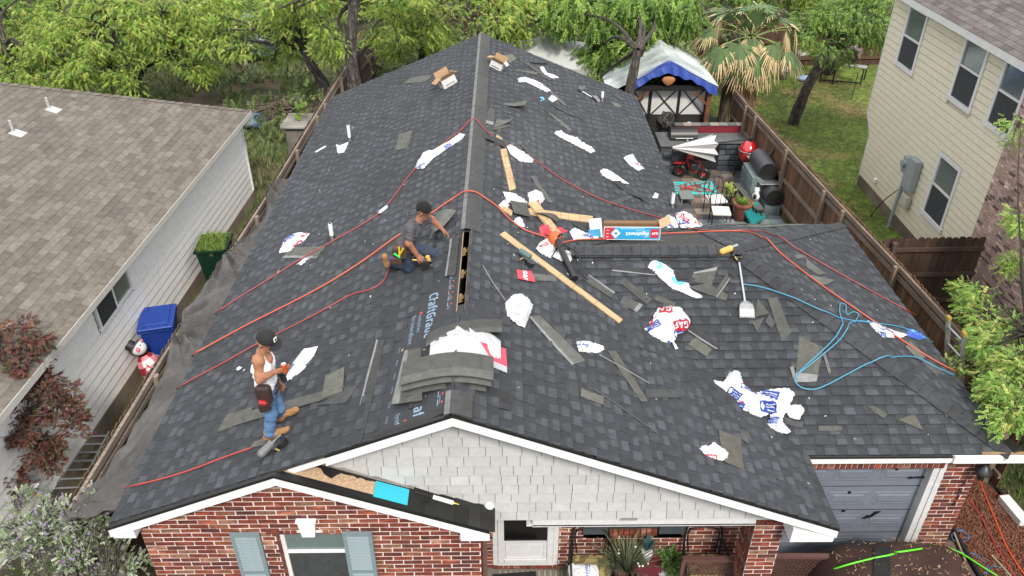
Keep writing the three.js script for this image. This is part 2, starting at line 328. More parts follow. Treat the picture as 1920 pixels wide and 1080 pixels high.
{
const S=slopeDefs.left,cv=document.createElement('canvas');cv.width=512;cv.height=2048;const c=cv.getContext('2d');
c.fillStyle='#26282c';c.fillRect(0,0,512,2048);
const r=rngOf(3);
for(let i=0;i < 5200;i++){c.fillStyle=`rgba(${r() < 0.5 ? '10,10,12' : '70,72,78'},0.16)`;c.fillRect(r()* 512,r()* 2048,1 + r()* 4,1 + r()* 10);}
c.save();c.translate(300,985);c.rotate(Math.PI / 2);c.textAlign='center';
for(const off of[-1060,0,1060]){c.fillStyle='#72889a';c.font='bold 96px sans-serif';c.fillText('CraftGrade',off,0);c.font='38px sans-serif';c.fillText('Synthetic Underlayment',off + 60,116);c.fillStyle='#c0392b';c.fillRect(off - 70,40,22,18);c.fillStyle='#72889a';c.font='30px sans-serif';c.fillText('Leading Brand',off + 60,62);}
c.font='17px sans-serif';for(let i=-9;i < 10;i++){c.fillText('WARNING',i * 130,-160);c.fillText('Roofing',i * 130 + 30,180);}
c.restore();
for(let i=0;i < 30;i++){c.fillStyle='#c43a3a';c.fillRect(478,20 + i * 70,9,16);c.fillStyle='#8d969e';c.fillRect(452,0 + i * 70,4,52);c.fillStyle='#a0a6ac';c.beginPath();c.arc(60 +(i % 3)* 150,30 + i * 70,5,0,7);c.fill();}
const t=new THREE.CanvasTexture(cv);t.colorSpace=THREE.SRGBColorSpace;t.wrapS=t.wrapT=THREE.RepeatWrapping;
const zA=ZF - 0.02,zB=onRoof(868,436).z,xs=-0.95,nx=16,nz=40,mb=new MB();
const P=(i,j)=>{const x=lerp(xs,-0.078,i / nx),z=lerp(zA,zB,j / nz);return V(x,YR + M * x + 0.001 + 0.0012 * Math.sin(i * 2.1 + j * 1.3),z);};
const uv=(q)=>[(q.x - xs)/(-0.078 - xs),(zA - q.z)/(zA - zB)];
for(let j=0;j < nz;j++)for(let i=0;i < nx;i++){const a=P(i,j),m=P(i + 0.5,j + 0.5);mb.quad(a,P(i,j + 1),P(i + 1,j + 1),P(i + 1,j),WHITE,uv);}
const g=mb.geo();mesh('underlayment',g,mat(lin(1),{map:t,roughness:0.75}),house);
}
const capMat=MT.shingle;
function capStrip(parent,z0,z1,k,r){
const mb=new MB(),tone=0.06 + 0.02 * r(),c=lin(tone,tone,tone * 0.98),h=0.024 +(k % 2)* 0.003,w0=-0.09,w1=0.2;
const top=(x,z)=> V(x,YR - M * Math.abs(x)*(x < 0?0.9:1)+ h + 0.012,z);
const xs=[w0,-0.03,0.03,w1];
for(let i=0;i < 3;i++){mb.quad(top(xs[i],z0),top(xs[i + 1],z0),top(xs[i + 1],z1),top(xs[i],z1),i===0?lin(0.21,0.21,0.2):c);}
for(const x of[w0,w1]){const a=top(x,z0),b=top(x,z1),d=x===w1?1:-1;const q=[V(a.x,a.y - h,a.z),V(b.x,b.y - h,b.z)];mb.quad(q[0],q[1],b,a,c);}
for(const z of[z0,z1])for(let i=0;i < 3;i++){const a=top(xs[i],z),b=top(xs[i + 1],z);mb.quad(a,b,V(b.x,b.y - h,b.z),V(a.x,a.y - h,a.z),c);}
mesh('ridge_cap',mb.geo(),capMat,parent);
}
{
const r=rngOf(21),z0=onRoof(880,432).z;let k=0;
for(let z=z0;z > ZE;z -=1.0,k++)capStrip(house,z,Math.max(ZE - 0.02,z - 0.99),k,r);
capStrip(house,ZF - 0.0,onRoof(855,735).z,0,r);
}
function hipCaps(a,b,w,step,vent){
const d=b.clone().sub(a),L=d.length(),dir=d.clone().normalize(),r=rngOf(33);const side=V(0,1,0).cross(dir).normalize();
for(let s=0,k=0;s < L;s +=step,k++){
const tone=rr(0.036,0.062,r),c=lin(tone * 0.95,tone,tone * 1.1),mb=new MB(),e=Math.min(step * 1.3,L - s + 0.05);
const P=(t,q,h)=>{const p=a.clone().addScaledVector(dir,s + t).addScaledVector(side,q * w + rr(-0.002,0.002,r));const base=Math.max(roofY(p.x,p.z),p.y - Math.abs(q)* w * 0.42 *(vent?1:0.72));p.y=p.y - Math.abs(q)* w * M *(vent?1:0.71)+ h;return p;};
const h0=(vent?0.05:0.026)+ 0.016,h1=(vent?0.05:0.024),qs=[-1,-0.5,0,0.5,1];
const rowA=qs.map((q)=> P(0,q,h0)),rowB=qs.map((q)=> P(e,q,h1));
for(let i=0;i < 4;i++){mb.quad(rowA[i],rowA[i + 1],rowB[i + 1],rowB[i],c);mb.quad(V(rowA[i].x,rowA[i].y - h0,rowA[i].z),V(rowA[i + 1].x,rowA[i + 1].y - h0,rowA[i + 1].z),rowA[i + 1],rowA[i],c);}
for(const i of[0,4])mb.quad(rowA[i],rowB[i],V(rowB[i].x,rowB[i].y - 0.012,rowB[i].z),V(rowA[i].x,rowA[i].y - 0.012,rowA[i].z),c);
mesh('hip_cap',mb.geo(),capMat,house);
}
}
hipCaps(V(WX - 0.02,WE + 0.01,WZ + WH - 0.02),V(WXR,WY,WZ),0.15,0.145);
hipCaps(V(WX - 0.02,WE + 0.01,WZ - WH + 0.02),V(WXR,WY,WZ),0.11,0.145);
hipCaps(V(1.62,WY,WZ),V(WXR - 0.12,WY,WZ),0.16,0.145,true);
mesh('ridge_vent',[box(WXR - 1.75,0.045,0.3,(1.55 + WXR - 0.2)/ 2,WY - 0.01,WZ)],MT.blackPlastic,house);
const WALLC=mat(lin(0.5,0.48,0.44),{map:T.blotch});
const ZG=-0.25,ZW=-0.1,ZP=-1.12,ZGA=-1.28;
{
const mb=new MB();const wall=(pts)=> mb.poly(pts.map((p)=> V(...p)),WHITE);
wall([[-3.72,0,-13.85],[-3.72,0,ZW],[-3.72,YR - M * 3.72 - 0.04,ZW],[-3.72,YR - M * 3.72 - 0.04,-13.85]]);
wall([[3.78,0,-13.85],[3.78,YR - M * 3.78 - 0.04,-13.85],[3.78,YR - M * 3.78 - 0.04,-1.3],[3.78,0,-1.3]]);
wall([[-3.72,0,-13.85],[-3.72,YR - M * 3.72 - 0.04,-13.85],[0,YR - 0.04,-13.85],[3.78,YR - M * 3.78 - 0.04,-13.85],[3.78,0,-13.85]]);
wall([[6.87,0,ZGA],[6.87,2.3,ZGA],[6.87,2.3,-7.15],[6.87,0,-7.15]]);
wall([[3.78,0,-7.15],[6.95,0,-7.15],[6.95,2.3,-7.15],[3.78,2.3,-7.15]]);
mesh('side_walls',mb.geo(),WALLC,house);
const sf=new MB();sf.poly([V(WX - 0.04,WE - 0.1,WZ + WH - 0.02),V(WX - 0.04,WE - 0.1,WZ - WH + 0.02),V(4.2,WE - 0.1,WZ - WH + 0.02),V(4.2,WE - 0.1,WZ + WH - 0.02)],WHITE);
mesh('soffit',sf.geo(),MT.white,house);
}
const brickPieces=new Pieces('brick','brick_field',MT.brick,300);
const BT=[[0.29,0.06,0.03],[0.25,0.047,0.025],[0.33,0.085,0.04],[0.17,0.036,0.023],[0.33,0.12,0.062],[0.29,0.057,0.028],[0.27,0.068,0.036],[0.15,0.04,0.029],[0.36,0.17,0.105],[0.23,0.05,0.03]];
function brickWall(part,O,u,width,height,opt={}){
const B={O,u,v:V(0,1,0),n:u.clone().cross(V(0,1,0)).normalize()},r=rngOf(opt.seed||1),bl=opt.len||0.236,ch=opt.course||0.0757,j=opt.joint||0.015;
if(opt.mortar !==false){const mb=new MB();for(const R of opt.regions)mb.poly(R.map(([a,b])=> at(B,a,b,0)),WHITE);mesh('mortar_bed',mb.geo(),opt.mortarMat||MT.mortar,part);}
const P=opt.pieces||brickPieces;
for(let k=0;k * ch < height;k++){
const v0=k * ch + j / 2,v1=(k + 1)* ch - j / 2;let a=-((k % 2)* bl / 2)-(opt.shift||0);
for(;a < width;a +=bl){
const mb=new MB(),bt=pick(opt.tones||BT,r),f=rr(0.85,1.15,r),c=lin(bt[0]* f,bt[1]* f,bt[2]* f),pr=rr(0.004,0.0075,r);
for(const R of opt.regions){const e1=rr(-0.003,0.003,r),e2=rr(-0.003,0.003,r),q=clip([[a + j / 2 + e1,v0 + e2],[a + bl - j / 2 + e2,v0 + e1],[a + bl - j / 2 + e1,v1 + e2],[a + j / 2 + e2,v1 - e1]],R);if(q.length > 2&&areaOf(q)> 0.0006)extr(mb,q,B,-0.002,pr,c);}
P.add(part,mb,at(B,a + bl / 2,v0,0));
}
}
}
const rect=(a,b,c,d)=>[[a,b],[c,b],[c,d],[a,d]];
const fasciaW=0.13;
const PK=-1.97,PKY=YR + M * PK,BRX=0.36,BRY=2.36,brs=(PKY - BRY)/(BRX - PK);
{
const w=mesh('front_wall',box(0.02,0.5,0.1,-3.6,0.3,-0.3),MT.mortar,house),x0=-3.78,x1=0.24;
const X=(x)=> x - x0,wl=X(-2.2),wr=X(-1.38),wt=2.1,wb=0.75,pl=PKY - 0.12,el=YR + M * x0 - 0.05,er=PKY - brs *(x1 - PK)- 0.1;
const regs=[rect(0,0,wl,wb),rect(wl,0,wr,wb),rect(wr,0,X(x1),wb),rect(0,wb,wl,wt),rect(wr,wb,X(x1),wt),
[[0,wt],[X(x1),wt],[X(x1),er],[X(PK),pl],[0,el]]];
brickWall(w,V(x0,0,ZW),V(1,0,0),X(x1),3.3,{regions:regs,seed:2});
const w2=mesh('side_wall_return',box(0.02,0.2,0.02,x1 - 0.1,0.3,ZP),MT.mortar,house);
brickWall(w2,V(x1,0,ZW),V(0,0,-1),1.05,2.3,{regions:[rect(0,0,1.02,2.2)],seed:3});
const w3=mesh('side_wall_return',box(0.02,0.2,0.02,x0 + 0.1,0.3,-1),MT.mortar,house);
brickWall(w3,V(x0,0,-3),V(0,0,1),2.9,2.4,{regions:[rect(0,0,2.9,2.4)],seed:4});
const win=mesh('window',[box(0.05,1.38,0.05,-2.17,1.43,ZW - 0.13),box(0.05,1.38,0.05,-1.41,1.43,ZW - 0.13),box(0.72,0.05,0.05,-1.79,2.085,ZW - 0.13),box(0.72,0.05,0.05,-1.79,0.77,ZW - 0.13),box(0.71,0.035,0.045,-1.79,1.62,ZW - 0.13)],MT.white,house);
mesh('pane',box(0.71,0.42,0.012,-1.79,1.85,ZW - 0.14),mat(lin(0.15,0.2,0.2),{map:T.fine,roughness:0.12,phys:true,clearcoat:0.5}),win);
mesh('pane',box(0.71,0.82,0.012,-1.79,1.2,ZW - 0.15),mat(lin(0.15,0.2,0.2),{map:T.fine,roughness:0.12,phys:true,clearcoat:0.5}),win);mesh('insect_screen',box(0.7,0.8,0.004,-1.79,1.2,ZW - 0.125),mat(lin(0.06,0.066,0.07),{roughness:0.9,map:T.gran}),win);
const rv=mesh('reveal',[box(0.012,1.36,0.16,-2.206,1.43,ZW - 0.075),box(0.012,1.36,0.16,-1.374,1.43,ZW - 0.075),box(0.84,0.012,0.16,-1.79,2.106,ZW - 0.075)],MT.mortar,win);
brickWall(rv,V(-2.2,0.75,ZW),V(0,0,-1),0.15,1.35,{regions:[rect(0,0,0.12,1.34)],seed:6,mortar:false,len:0.12});
const kb=new MB(),K={O:V(-1.79,0,ZW + 0.01),u:V(1,0,0),v:V(0,1,0),n:V(0,0,1)};
extr(kb,[[-0.075,2.09],[0.075,2.09],[0.105,2.34],[-0.105,2.34]],K,-0.02,0.045,WHITE);extr(kb,[[-0.12,2.341],[0.12,2.341],[0.12,2.365],[-0.12,2.365]],K,-0.02,0.06,WHITE);
mesh('keystone',kb.geo(),MT.white,house);
const rs=rngOf(8),sdw=mesh('soldier_course',box(1.0,0.06,0.004,-1.8,2.13,ZW + 0.004),MT.mortar,house);
for(let x=-2.3;x < -1.3;x +=0.075){if(x > -1.93&&x < -1.67)continue;const bt=pick(BT,rs),sd=new MB();extr(sd,rect(x,2.1,x + 0.063,2.16),{O:V(0,0,ZW),u:V(1,0,0),v:V(0,1,0),n:V(0,0,1)},0.008,0.019,lin(...bt));brickPieces.add(sdw,sd,V(x,2.1,ZW));}
const shm=mat(lin(0.2,0.26,0.28),{map:T.fine,roughness:0.6});
for(const xc of[-2.545,-1.215]){
const s=mesh('shutter',[box(0.045,1.42,0.03,xc - 0.152,1.44,ZW + 0.035),box(0.045,1.42,0.03,xc + 0.152,1.44,ZW + 0.035),box(0.26,0.06,0.03,xc,2.12,ZW + 0.035),box(0.26,0.06,0.03,xc,1.44,ZW + 0.035),box(0.26,0.06,0.03,xc,0.76,ZW + 0.035),box(0.26,1.3,0.008,xc,1.44,ZW + 0.02)],shm,house);
for(let y=0.82;y < 2.07;y +=0.052)if(Math.abs(y - 1.44)> 0.045)mesh('louvre',box(0.258,0.042,0.007,xc,y,ZW + 0.042,-0.95),shm,s);
for(const[dx,y]of[[-0.152,2.12],[0.152,2.12]])mesh('screw',cyl(0.008,0.008,0.006,xc + dx,y,ZW + 0.053,8,Math.PI / 2),MT.steel,s);
}
}
function rake(x0,y0,x1,y1,z,parent=house,wB=fasciaW,drip=true){
mesh('fascia',(()=>{const mb=new MB(),f=[V(x0,y0 - 0.03,z),V(x1,y1 - 0.03,z),V(x1,y1 - 0.03 - wB,z),V(x0,y0 - 0.03 - wB,z)].map((p)=> p),b=f.map((p)=> V(p.x,p.y,p.z - 0.03));mb.poly(f,WHITE);mb.poly(b,WHITE);for(let i=0;i < 4;i++)mb.quad(f[i],f[(i + 1)% 4],b[(i + 1)% 4],b[i],WHITE);return mb.geo();})(),MT.white,parent);
if(drip)mesh('drip_edge',(()=>{const mb=new MB(),f=[V(x0,y0 + 0.006,z + 0.012),V(x1,y1 + 0.006,z + 0.012),V(x1,y1 - 0.034,z + 0.012),V(x0,y0 - 0.034,z + 0.012)],b=f.map((p)=> V(p.x,p.y,p.z - 0.1));mb.poly(f,WHITE);for(let i=0;i < 4;i++)mb.quad(f[i],f[(i + 1)% 4],b[(i + 1)% 4],b[i],WHITE);return mb.geo();})(),MT.black,parent);
}
rake(0,YR,WF,YR - M * WF,ZF);
rake(-1.4,YR - M * 1.4,-0.0,YR,ZF);
rake(PK + 0.12,PKY + 0.05,-1.4,YR - M * 1.4,ZF - 0.05);
rake(XL,YR + M * XL,PK,PKY,ZF + 0.06);
rake(PK,PKY,BRX,BRY,ZF + 0.062);
{
const ret=(pts,z0,z1)=>{const mb=new MB(),f=pts.map(([x,y])=> V(x,y,z1)),b=pts.map(([x,y])=> V(x,y,z0));mb.poly(f,WHITE);mb.poly(b,WHITE);for(let i=0;i < f.length;i++)mb.quad(f[i],f[(i + 1)% f.length],b[(i + 1)% f.length],b[i],WHITE);mesh('eave_return',mb.geo(),MT.white,house);};
const ye=YR - M * WF - 0.05;ret([[WF - 0.52,ye + 0.02],[WF,ye - 0.12],[WF - 0.01,ye - 0.22],[WF - 0.52,ye - 0.22]],-1.1,ZF - 0.035);
ret([[XL,2.36],[XL + 0.26,2.42],[XL + 0.26,2.24],[XL,2.24]],-0.4,ZF + 0.02);
ret([[BRX - 0.34,BRY - 0.02],[BRX - 0.005,BRY - 0.15],[BRX - 0.005,BRY - 0.21],[BRX - 0.34,BRY - 0.21]],ZG,ZF + 0.025);
mesh('fascia',[box(0.025,0.12,13.9,XL + 0.005,YR + M * XL - 0.1,-7.0)],MT.white,house);
mesh('fascia',[box(0.025,0.12,6.7,XR - 0.005,YR - M * XR - 0.1,-10.6)],MT.white,house);
mesh('fascia',[box(0.025,0.12,6.1,WX - 0.012,WE - 0.1,WZ)],MT.white,house);
}
{
const kk=1 / Math.hypot(1,brs),S={O:V(PK,PKY,ZF + 0.055),u:V(kk,-brs * kk,0),v:V(0,0,-1)};S.n=S.u.clone().cross(S.v).normalize();
const Ls=(BRX - PK)/ kk,D=0.34;const pl=(name,a,b,c,d,h,m,col=WHITE)=>{const mb=new MB();extr(mb,rect(a,b,c,d),S,h - 0.012,h,col);return mesh(name,mb.geo(),m,house);};
const osb=mat(lin(1),{map:tex(256,(u,v,i,j)=>{const a=fbm(u * 30,v * 60,3,[30,60],5),b=fbm(u * 60,v * 24,3,[60,24],6),g=fbm(u * 4,v * 4,4,4,9),k=0.55 + 0.5 * Math.max(a,b);return[k * lerp(0.86,0.76,g),k * lerp(0.72,0.65,g),k * lerp(0.56,0.54,g)];},true,1.5),roughness:0.95});
pl('sheathing',0.0,0.0,Ls - 1.0,D,0,osb);
pl('felt_edge',0.02,0.0,Ls - 1.0,0.05,0.008,MT.black);
const tb=new MB(),r=rngOf(9);const q=[];const n=26;for(let i=0;i <=n;i++)q.push([lerp(0.28,Ls - 1.0,i / n),D - 0.05 - 0.035 * r()-(i > 4&&i < 9?0.11 * Math.sin((i - 4)/ 5 * Math.PI):0)]);
for(let i=0;i < n;i++)extr(tb,[q[i],q[i + 1],[q[i + 1][0],D - 0.035 + 0.01 * r()],[q[i][0],D - 0.035]],S,0.0,0.007,WHITE);mesh('torn_felt',tb.geo(),MT.black,house);
pl('flashing',0.3,D - 0.035,Ls - 0.95,D,0.02,mat(lin(0.42,0.38,0.34),{map:T.blotch}));
pl('membrane_patch',Ls - 1.4,0.055,Ls - 1.0,0.285,0.012,mat(lin(0.03,0.42,0.55),{roughness:0.5}));
pl('felt_sheet',Ls - 1.0,-0.005,Ls - 0.24,D,0.014,mat(lin(0.016),{map:T.gran,roughness:0.9}));
pl('felt_sheet',Ls - 0.8,-0.015,Ls - 0.42,0.24,0.026,mat(lin(0.022,0.022,0.018),{map:T.gran,roughness:0.9}));
let u=Ls - 0.44;for(const[w,t]of[[0.17,0.02],[0.15,0.03],[0.18,0.022]]){for(let k=0;k < 3;k++)pl('shingle_course',u,-0.02 + k * 0.12,u + w - 0.003,0.1 + k * 0.12,0.032 - k * 0.003,MT.shingle,lin(t * rr(0.8,1.4)));u +=w;}
}
{
const pg=mesh('gable_wall',(()=>{const mb=new MB();mb.poly([V(-1.72,YR - M * 1.72 - 0.12,ZG - 0.01),V(-1.55,2.15,ZG - 0.01),V(4.3,2.15,ZG - 0.01),V(4.3,YR - M * 4.3 - 0.1,ZG - 0.01),V(0,YR - 0.1,ZG - 0.01)],WHITE);return mb.geo();})(),mat(lin(0.46,0.46,0.45)),house);
const B={O:V(0,2.16,ZG),u:V(1,0,0),v:V(0,1,0),n:V(0,0,1)},r=rngOf(14),E=0.152;
const R=ccw([[-1.9,YR - M * 1.9 - 2.16 - 0.14],[BRX - 0.02,0],[3.62,0],[4.3,YR - M * 4.3 - 2.16 - 0.09],[0,YR - 2.16 - 0.09]].map((p)=> p));
const R2=[[BRX - 0.02,0],[3.62,0],[4.3,YR - M * 4.3 - 2.16 - 0.09],[0,YR - 2.16 - 0.09],[-1.9,YR - M * 1.9 - 2.16 - 0.09]];
for(let row=0;row < 13;row++){
let x=-2 + rr(0,0.2,r);const v0=row * E;
while(x < 4.4){
const w=pick([0.15,0.19,0.19,0.22,0.3],r),dz=rr(-0.006,0.004,r),tone=rr(0.45,0.51,r),mb=new MB();
const q=clip([[x,v0 + dz],[x + w - 0.006,v0 + dz],[x + w - 0.006,v0 + E + 0.012],[x,v0 + E + 0.012]],ccw(R2));
if(q.length > 2&&areaOf(q)> 0.0012){extr(mb,q,B,-0.004,(a,b)=> lerp(0.032,0.006,clamp((b - v0)/ E,0,1)),lin(tone,tone,tone * 0.975));mesh('siding_shingle',mb.geo(),MT.gable,pg);}
x +=w;
}
}
mesh('porch_beam',[box(3.0,0.16,0.2,2.37,2.075,ZG - 0.1),box(3.0,0.02,0.9,2.3,2.02,-0.7)],MT.trim,house);
mesh('weathered_block',box(0.2,0.035,0.03,onZ(1178,973,ZG).x,2.165,ZG + 0.025),mat(lin(0.3,0.28,0.25),{map:T.woodH}),house);
}
{
const w=mesh('porch_wall',box(0.02,0.2,0.02,0.3,0.2,ZP - 0.1),MT.mortar,house),dx0=0.36,dx1=1.28,X=(x)=> x - 0.24;
brickWall(w,V(0.24,0.1,ZP),V(1,0,0),3.6,2.0,{regions:[rect(X(0.24),0,X(dx0),1.95),rect(X(dx0),0,X(dx1),0.07),rect(X(dx1),0,X(1.62),1.95),rect(X(1.62),0,X(3.82),0.62),rect(X(1.95),0.62,X(2.6),0.8),rect(X(3.0),0.62,X(3.82),1.95)],seed:16});
const rs=rngOf(18),sdw=mesh('soldier_course',box(0.9,0.06,0.004,0.82,0.13,ZP + 0.004),MT.mortar,house);for(let x=dx0;x < dx1 - 0.05;x +=0.078)sdBrick(x,0.1,0.17);for(let x=1.95;x < 2.62;x +=0.078)sdBrick(x,0.8,0.92);
function sdBrick(x,y0,y1){const bt=pick(BT,rs),sd=new MB();extr(sd,rect(x,y0,x + 0.066,y1),{O:V(0,0,ZP),u:V(1,0,0),v:V(0,1,0),n:V(0,0,1)},0.008,0.03,lin(...bt));brickPieces.add(sdw,sd,V(x,y0,ZP));}
const dr=mesh('front_door',[rbox(0.07,1.9,0.06,0.01,dx0 + 0.035,1.13,ZP + 0.0),rbox(0.07,1.9,0.06,0.01,dx1 - 0.035,1.13,ZP),box(0.8,0.06,0.05,0.82,0.21,ZP + 0.005),rbox(0.09,1.86,0.045,0.012,0.475,1.15,ZP + 0.02),rbox(0.09,1.86,0.045,0.012,1.165,1.15,ZP + 0.02),rbox(0.6,0.085,0.045,0.012,0.82,0.28,ZP + 0.02),box(0.6,0.36,0.02,0.82,0.5,ZP + 0.01)],MT.trim,house);
mesh('moulding',[box(0.56,0.02,0.014,0.82,0.34,ZP + 0.026),box(0.56,0.02,0.014,0.82,0.67,ZP + 0.03),box(0.02,0.31,0.014,0.55,0.505,ZP + 0.026),box(0.02,0.31,0.014,1.09,0.505,ZP + 0.026)],MT.trim,dr);
mesh('glass',box(0.6,1.2,0.01,0.82,1.29,ZP + 0.005),mat(lin(0.004),{roughness:0.15}),dr);
const win=mesh('porch_window',box(1.4,1.2,0.04,2.28,1.52,ZP - 0.01),MT.darkGlass,house);
const dsh=mat(lin(0.055,0.065,0.075),{map:T.fine,roughness:0.6});
for(const x of[1.79,2.84])mesh('shutter',rbox(0.36,1.3,0.03,0.008,x,1.5,ZP + 0.035),dsh,house);
const c=mesh('porch_column',box(0.3,1.9,0.3,3.77,1.05,ZG - 0.17),MT.mortar,house);
brickWall(c,V(3.59,0.1,ZG),V(1,0,0),0.36,2.05,{regions:[rect(0,0,0.36,2.0)],seed:22});
brickWall(c,V(3.59,0.1,ZG - 0.36),V(0,0,1),0.36,2.05,{regions:[rect(0,0,0.36,2.0)],seed:23});
brickWall(c,V(3.95,0.1,ZG),V(0,0,-1),0.36,2.05,{regions:[rect(0,0,0.36,2.0)],seed:24});
const w4=mesh('garage_side_wall',box(0.02,0.2,0.02,3.86,0.3,-1.3),MT.mortar,house);
brickWall(w4,V(3.84,0,ZP),V(0,0,1),0.6,2.1,{regions:[rect(0,0,0.01,2.1)],seed:25});
struct('porch_slab',box(3.6,0.1,1.6,2.04,0.05,ZP + 0.78),mat(lin(0.26,0.24,0.21),{map:T.blotch}));
}
{
const gz=ZGA,dm=mat(lin(0.185,0.205,0.25),{map:T.fine,roughness:0.5});
const gd=mesh('garage_door',box(2.6,1.95,0.03,5.16,0.95,gz - 0.16),dm,house),ph=0.478,pw=0.62;
for(let j=0;j < 4;j++){
for(let i=0;i < 4;i++){const cx=5.97 - i *(pw + 0.02),cy=0.2 + j * ph;const mb=new MB(),B={O:V(cx,cy,gz - 0.145),u:V(1,0,0),v:V(0,1,0),n:V(0,0,1)};
const a=pw / 2 - 0.03,b=0.13,fr=(d,e,h)=>[[-a + d,-b + e,h],[a - d,-b + e,h],[a - d,b - e,h],[-a + d,b - e,h]];
const L=[fr(-0.0,-0.0,0.001),fr(0.02,0.02,-0.012 + 0.02),fr(0.05,0.05,0.006),fr(0.075,0.075,0.016)].map((l)=> l.map(([p,q,h])=> at(B,p,q,h)));
for(let k=0;k < 3;k++)for(let s=0;s < 4;s++)mb.quad(L[k][s],L[k][(s + 1)% 4],L[k + 1][(s + 1)% 4],L[k + 1][s],WHITE);mb.poly(L[3],WHITE);
mesh('panel',mb.geo(),dm,gd);}
mesh('panel_joint',box(2.6,0.008,0.006,5.16,0.44 + j * ph,gz - 0.143),MT.black,gd);
}
for(const[px,py]of[[1533,877],[1609,877],[1682,880],[1593,924],[1582,958],[1494,1016]]){const p=onZ(px,py,gz - 0.13);mesh('magnet',cyl(0.024,0.024,0.012,p.x,p.y,gz - 0.135,12,Math.PI / 2),MT.black,gd);}
const arrow=(name,a,b,bend)=>{const p=onZ(a[0],a[1],gz - 0.12),q=onZ(b[0],b[1],gz - 0.12);const d=q.clone().sub(p),L=d.length(),an=Math.atan2(d.y,d.x);const mb=new MB(),B={O:p,u:V(Math.cos(an),Math.sin(an),0),v:V(-Math.sin(an),Math.cos(an),0),n:V(0,0,1)};
const S=(pts)=> extr(mb,pts,B,-0.012,0.004,WHITE);
if(bend){S([[0,0],[0.1,-0.028],[0.1,0.028]]);S([[0.07,-0.014],[L * 0.5,-0.035],[L * 0.5,0.0],[0.07,0.014]]);S([[L * 0.45,-0.03],[L * 0.75,0.0],[L * 0.7,0.03],[L * 0.45,0.0]]);S([[L * 0.7,-0.005],[L,0.01],[L * 0.72,0.045]]);}
else{S([[0,0],[0.05,-0.025],[0.07,0],[0.05,0.025]]);S([[0.05,-0.011],[L,-0.018],[L,0.018],[0.05,0.011]]);}
mesh(name,mb.geo(),MT.black,gd);};
arrow('strap_hinge',[1701,896],[1751,895]);arrow('pull_handle',[1617,973],[1652,960],true);
mesh('door_jamb',[box(0.1,1.95,0.15,6.34,0.97,gz - 0.085),box(0.07,1.95,0.05,6.41,0.97,gz - 0.02)],MT.trim,house);
const hd=mesh('garage_wall',box(0.02,0.2,0.02,6.9,0.3,gz - 0.2),MT.mortar,house);
brickWall(hd,V(6.45,0,gz),V(1,0,0),0.44,2.1,{regions:[rect(0,0,0.44,2.1)],seed:31});
brickWall(hd,V(6.45,0,gz - 0.12),V(0,0,1),0.12,2.1,{regions:[rect(0,0,0.12,2.1)],seed:32,len:0.12});
brickWall(hd,V(4.0,2.0,gz),V(1,0,0),2.6,0.3,{regions:[rect(0,0,2.6,0.28)],seed:33});
brickWall(hd,V(6.89,0,gz),V(0,0,-1),3,2.1,{regions:[rect(0,0,3,2.1)],seed:34});
const rs=rngOf(35),sdw=mesh('soldier_course',box(2.58,0.1,0.1,5.3,1.94,gz - 0.05),MT.mortar,house);for(let x=4.0;x < 6.4;x +=0.078){const bt=pick(BT,rs),sd=new MB();extr(sd,rect(x,1.89,x + 0.062,1.985),{O:V(0,0,gz),u:V(1,0,0),v:V(0,1,0),n:V(0,0,1)},-0.1,0.012,lin(...bt));brickPieces.add(sdw,sd,V(x,1.8,gz));}
mesh('fascia',box(WX - 4.48,0.12,0.03,(WX + 4.48)/ 2,WE - 0.075,WZ + WH + 0.0),MT.white,house);
mesh('fascia',box(1.3,0.12,0.03,7.02,WE - 0.055,WZ + WH + 0.033),MT.white,house);
mesh('drip_edge',box(WX - 5.3,0.03,0.05,(WX + 4.48)/ 2 - 0.4,WE - 0.005,WZ + WH + 0.018),MT.black,house);
mesh('raw_board',box(0.95,0.05,0.03,7.2,WE + 0.01,WZ + WH + 0.0),mat(lin(0.45,0.3,0.16),{map:T.woodH}),house);
const cv=document.createElement('canvas');cv.width=64;cv.height=64;
const digit={7:[[[-.5,.9],[.5,.9],[-.1,-.9]]],5:[[[.45,.9],[-.35,.9],[-.4,.1],[.1,.2],[.45,-.2],[.2,-.8],[-.4,-.75]]],2:[[[-.4,.6],[0,.9],[.4,.5],[-.45,-.9],[.5,-.9]]],3:[[[-.4,.8],[.2,.9],[.4,.5],[0,.1],[.45,-.4],[.1,-.9],[-.4,-.7]]]};
const numbers=[[7,1806,907],[5,1800,920],[2,1796,932],[3,1789,943]];
numbers.forEach(([n,px,py])=>{const p=onZ(px,py,gz + 0.02),g=digit[n].map((l)=> tubeOf(l.map(([a,b])=> V(p.x + a * 0.032,p.y + b * 0.042,gz + 0.022)),0.0075,24,6));mesh('house_number',g,MT.black,house);});
const lp=onZ(1836,885,gz + 0.08);const la=mesh('wall_lantern',[cyl(0.06,0.06,0.03,lp.x,lp.y + 0.22,gz + 0.02,14,Math.PI / 2),rod([lp.x,lp.y + 0.22,gz + 0.02],[lp.x,lp.y + 0.2,gz + 0.14],0.014),lathe([[0.01,0.12],[0.05,0.1],[0.09,0.04],[0.11,0.0],[0.1,-0.01],[0.0,0.02]],18).translate(lp.x,lp.y + 0.07,gz + 0.14),cyl(0.045,0.05,0.12,lp.x,lp.y + 0.0,gz + 0.14)],MT.blackPlastic,house);
mesh('gutter_end',[box(0.12,0.12,0.2,WX + 0.02,WE + 0.02,WZ + WH - 0.1,0,0.3,0.2)],MT.blackPlastic,house);
mesh('downspout',box(0.05,2.1,0.05,0.29,1.05,ZW - 0.06),mat(lin(0.1,0.05,0.04)),house);
}
brickPieces.done();
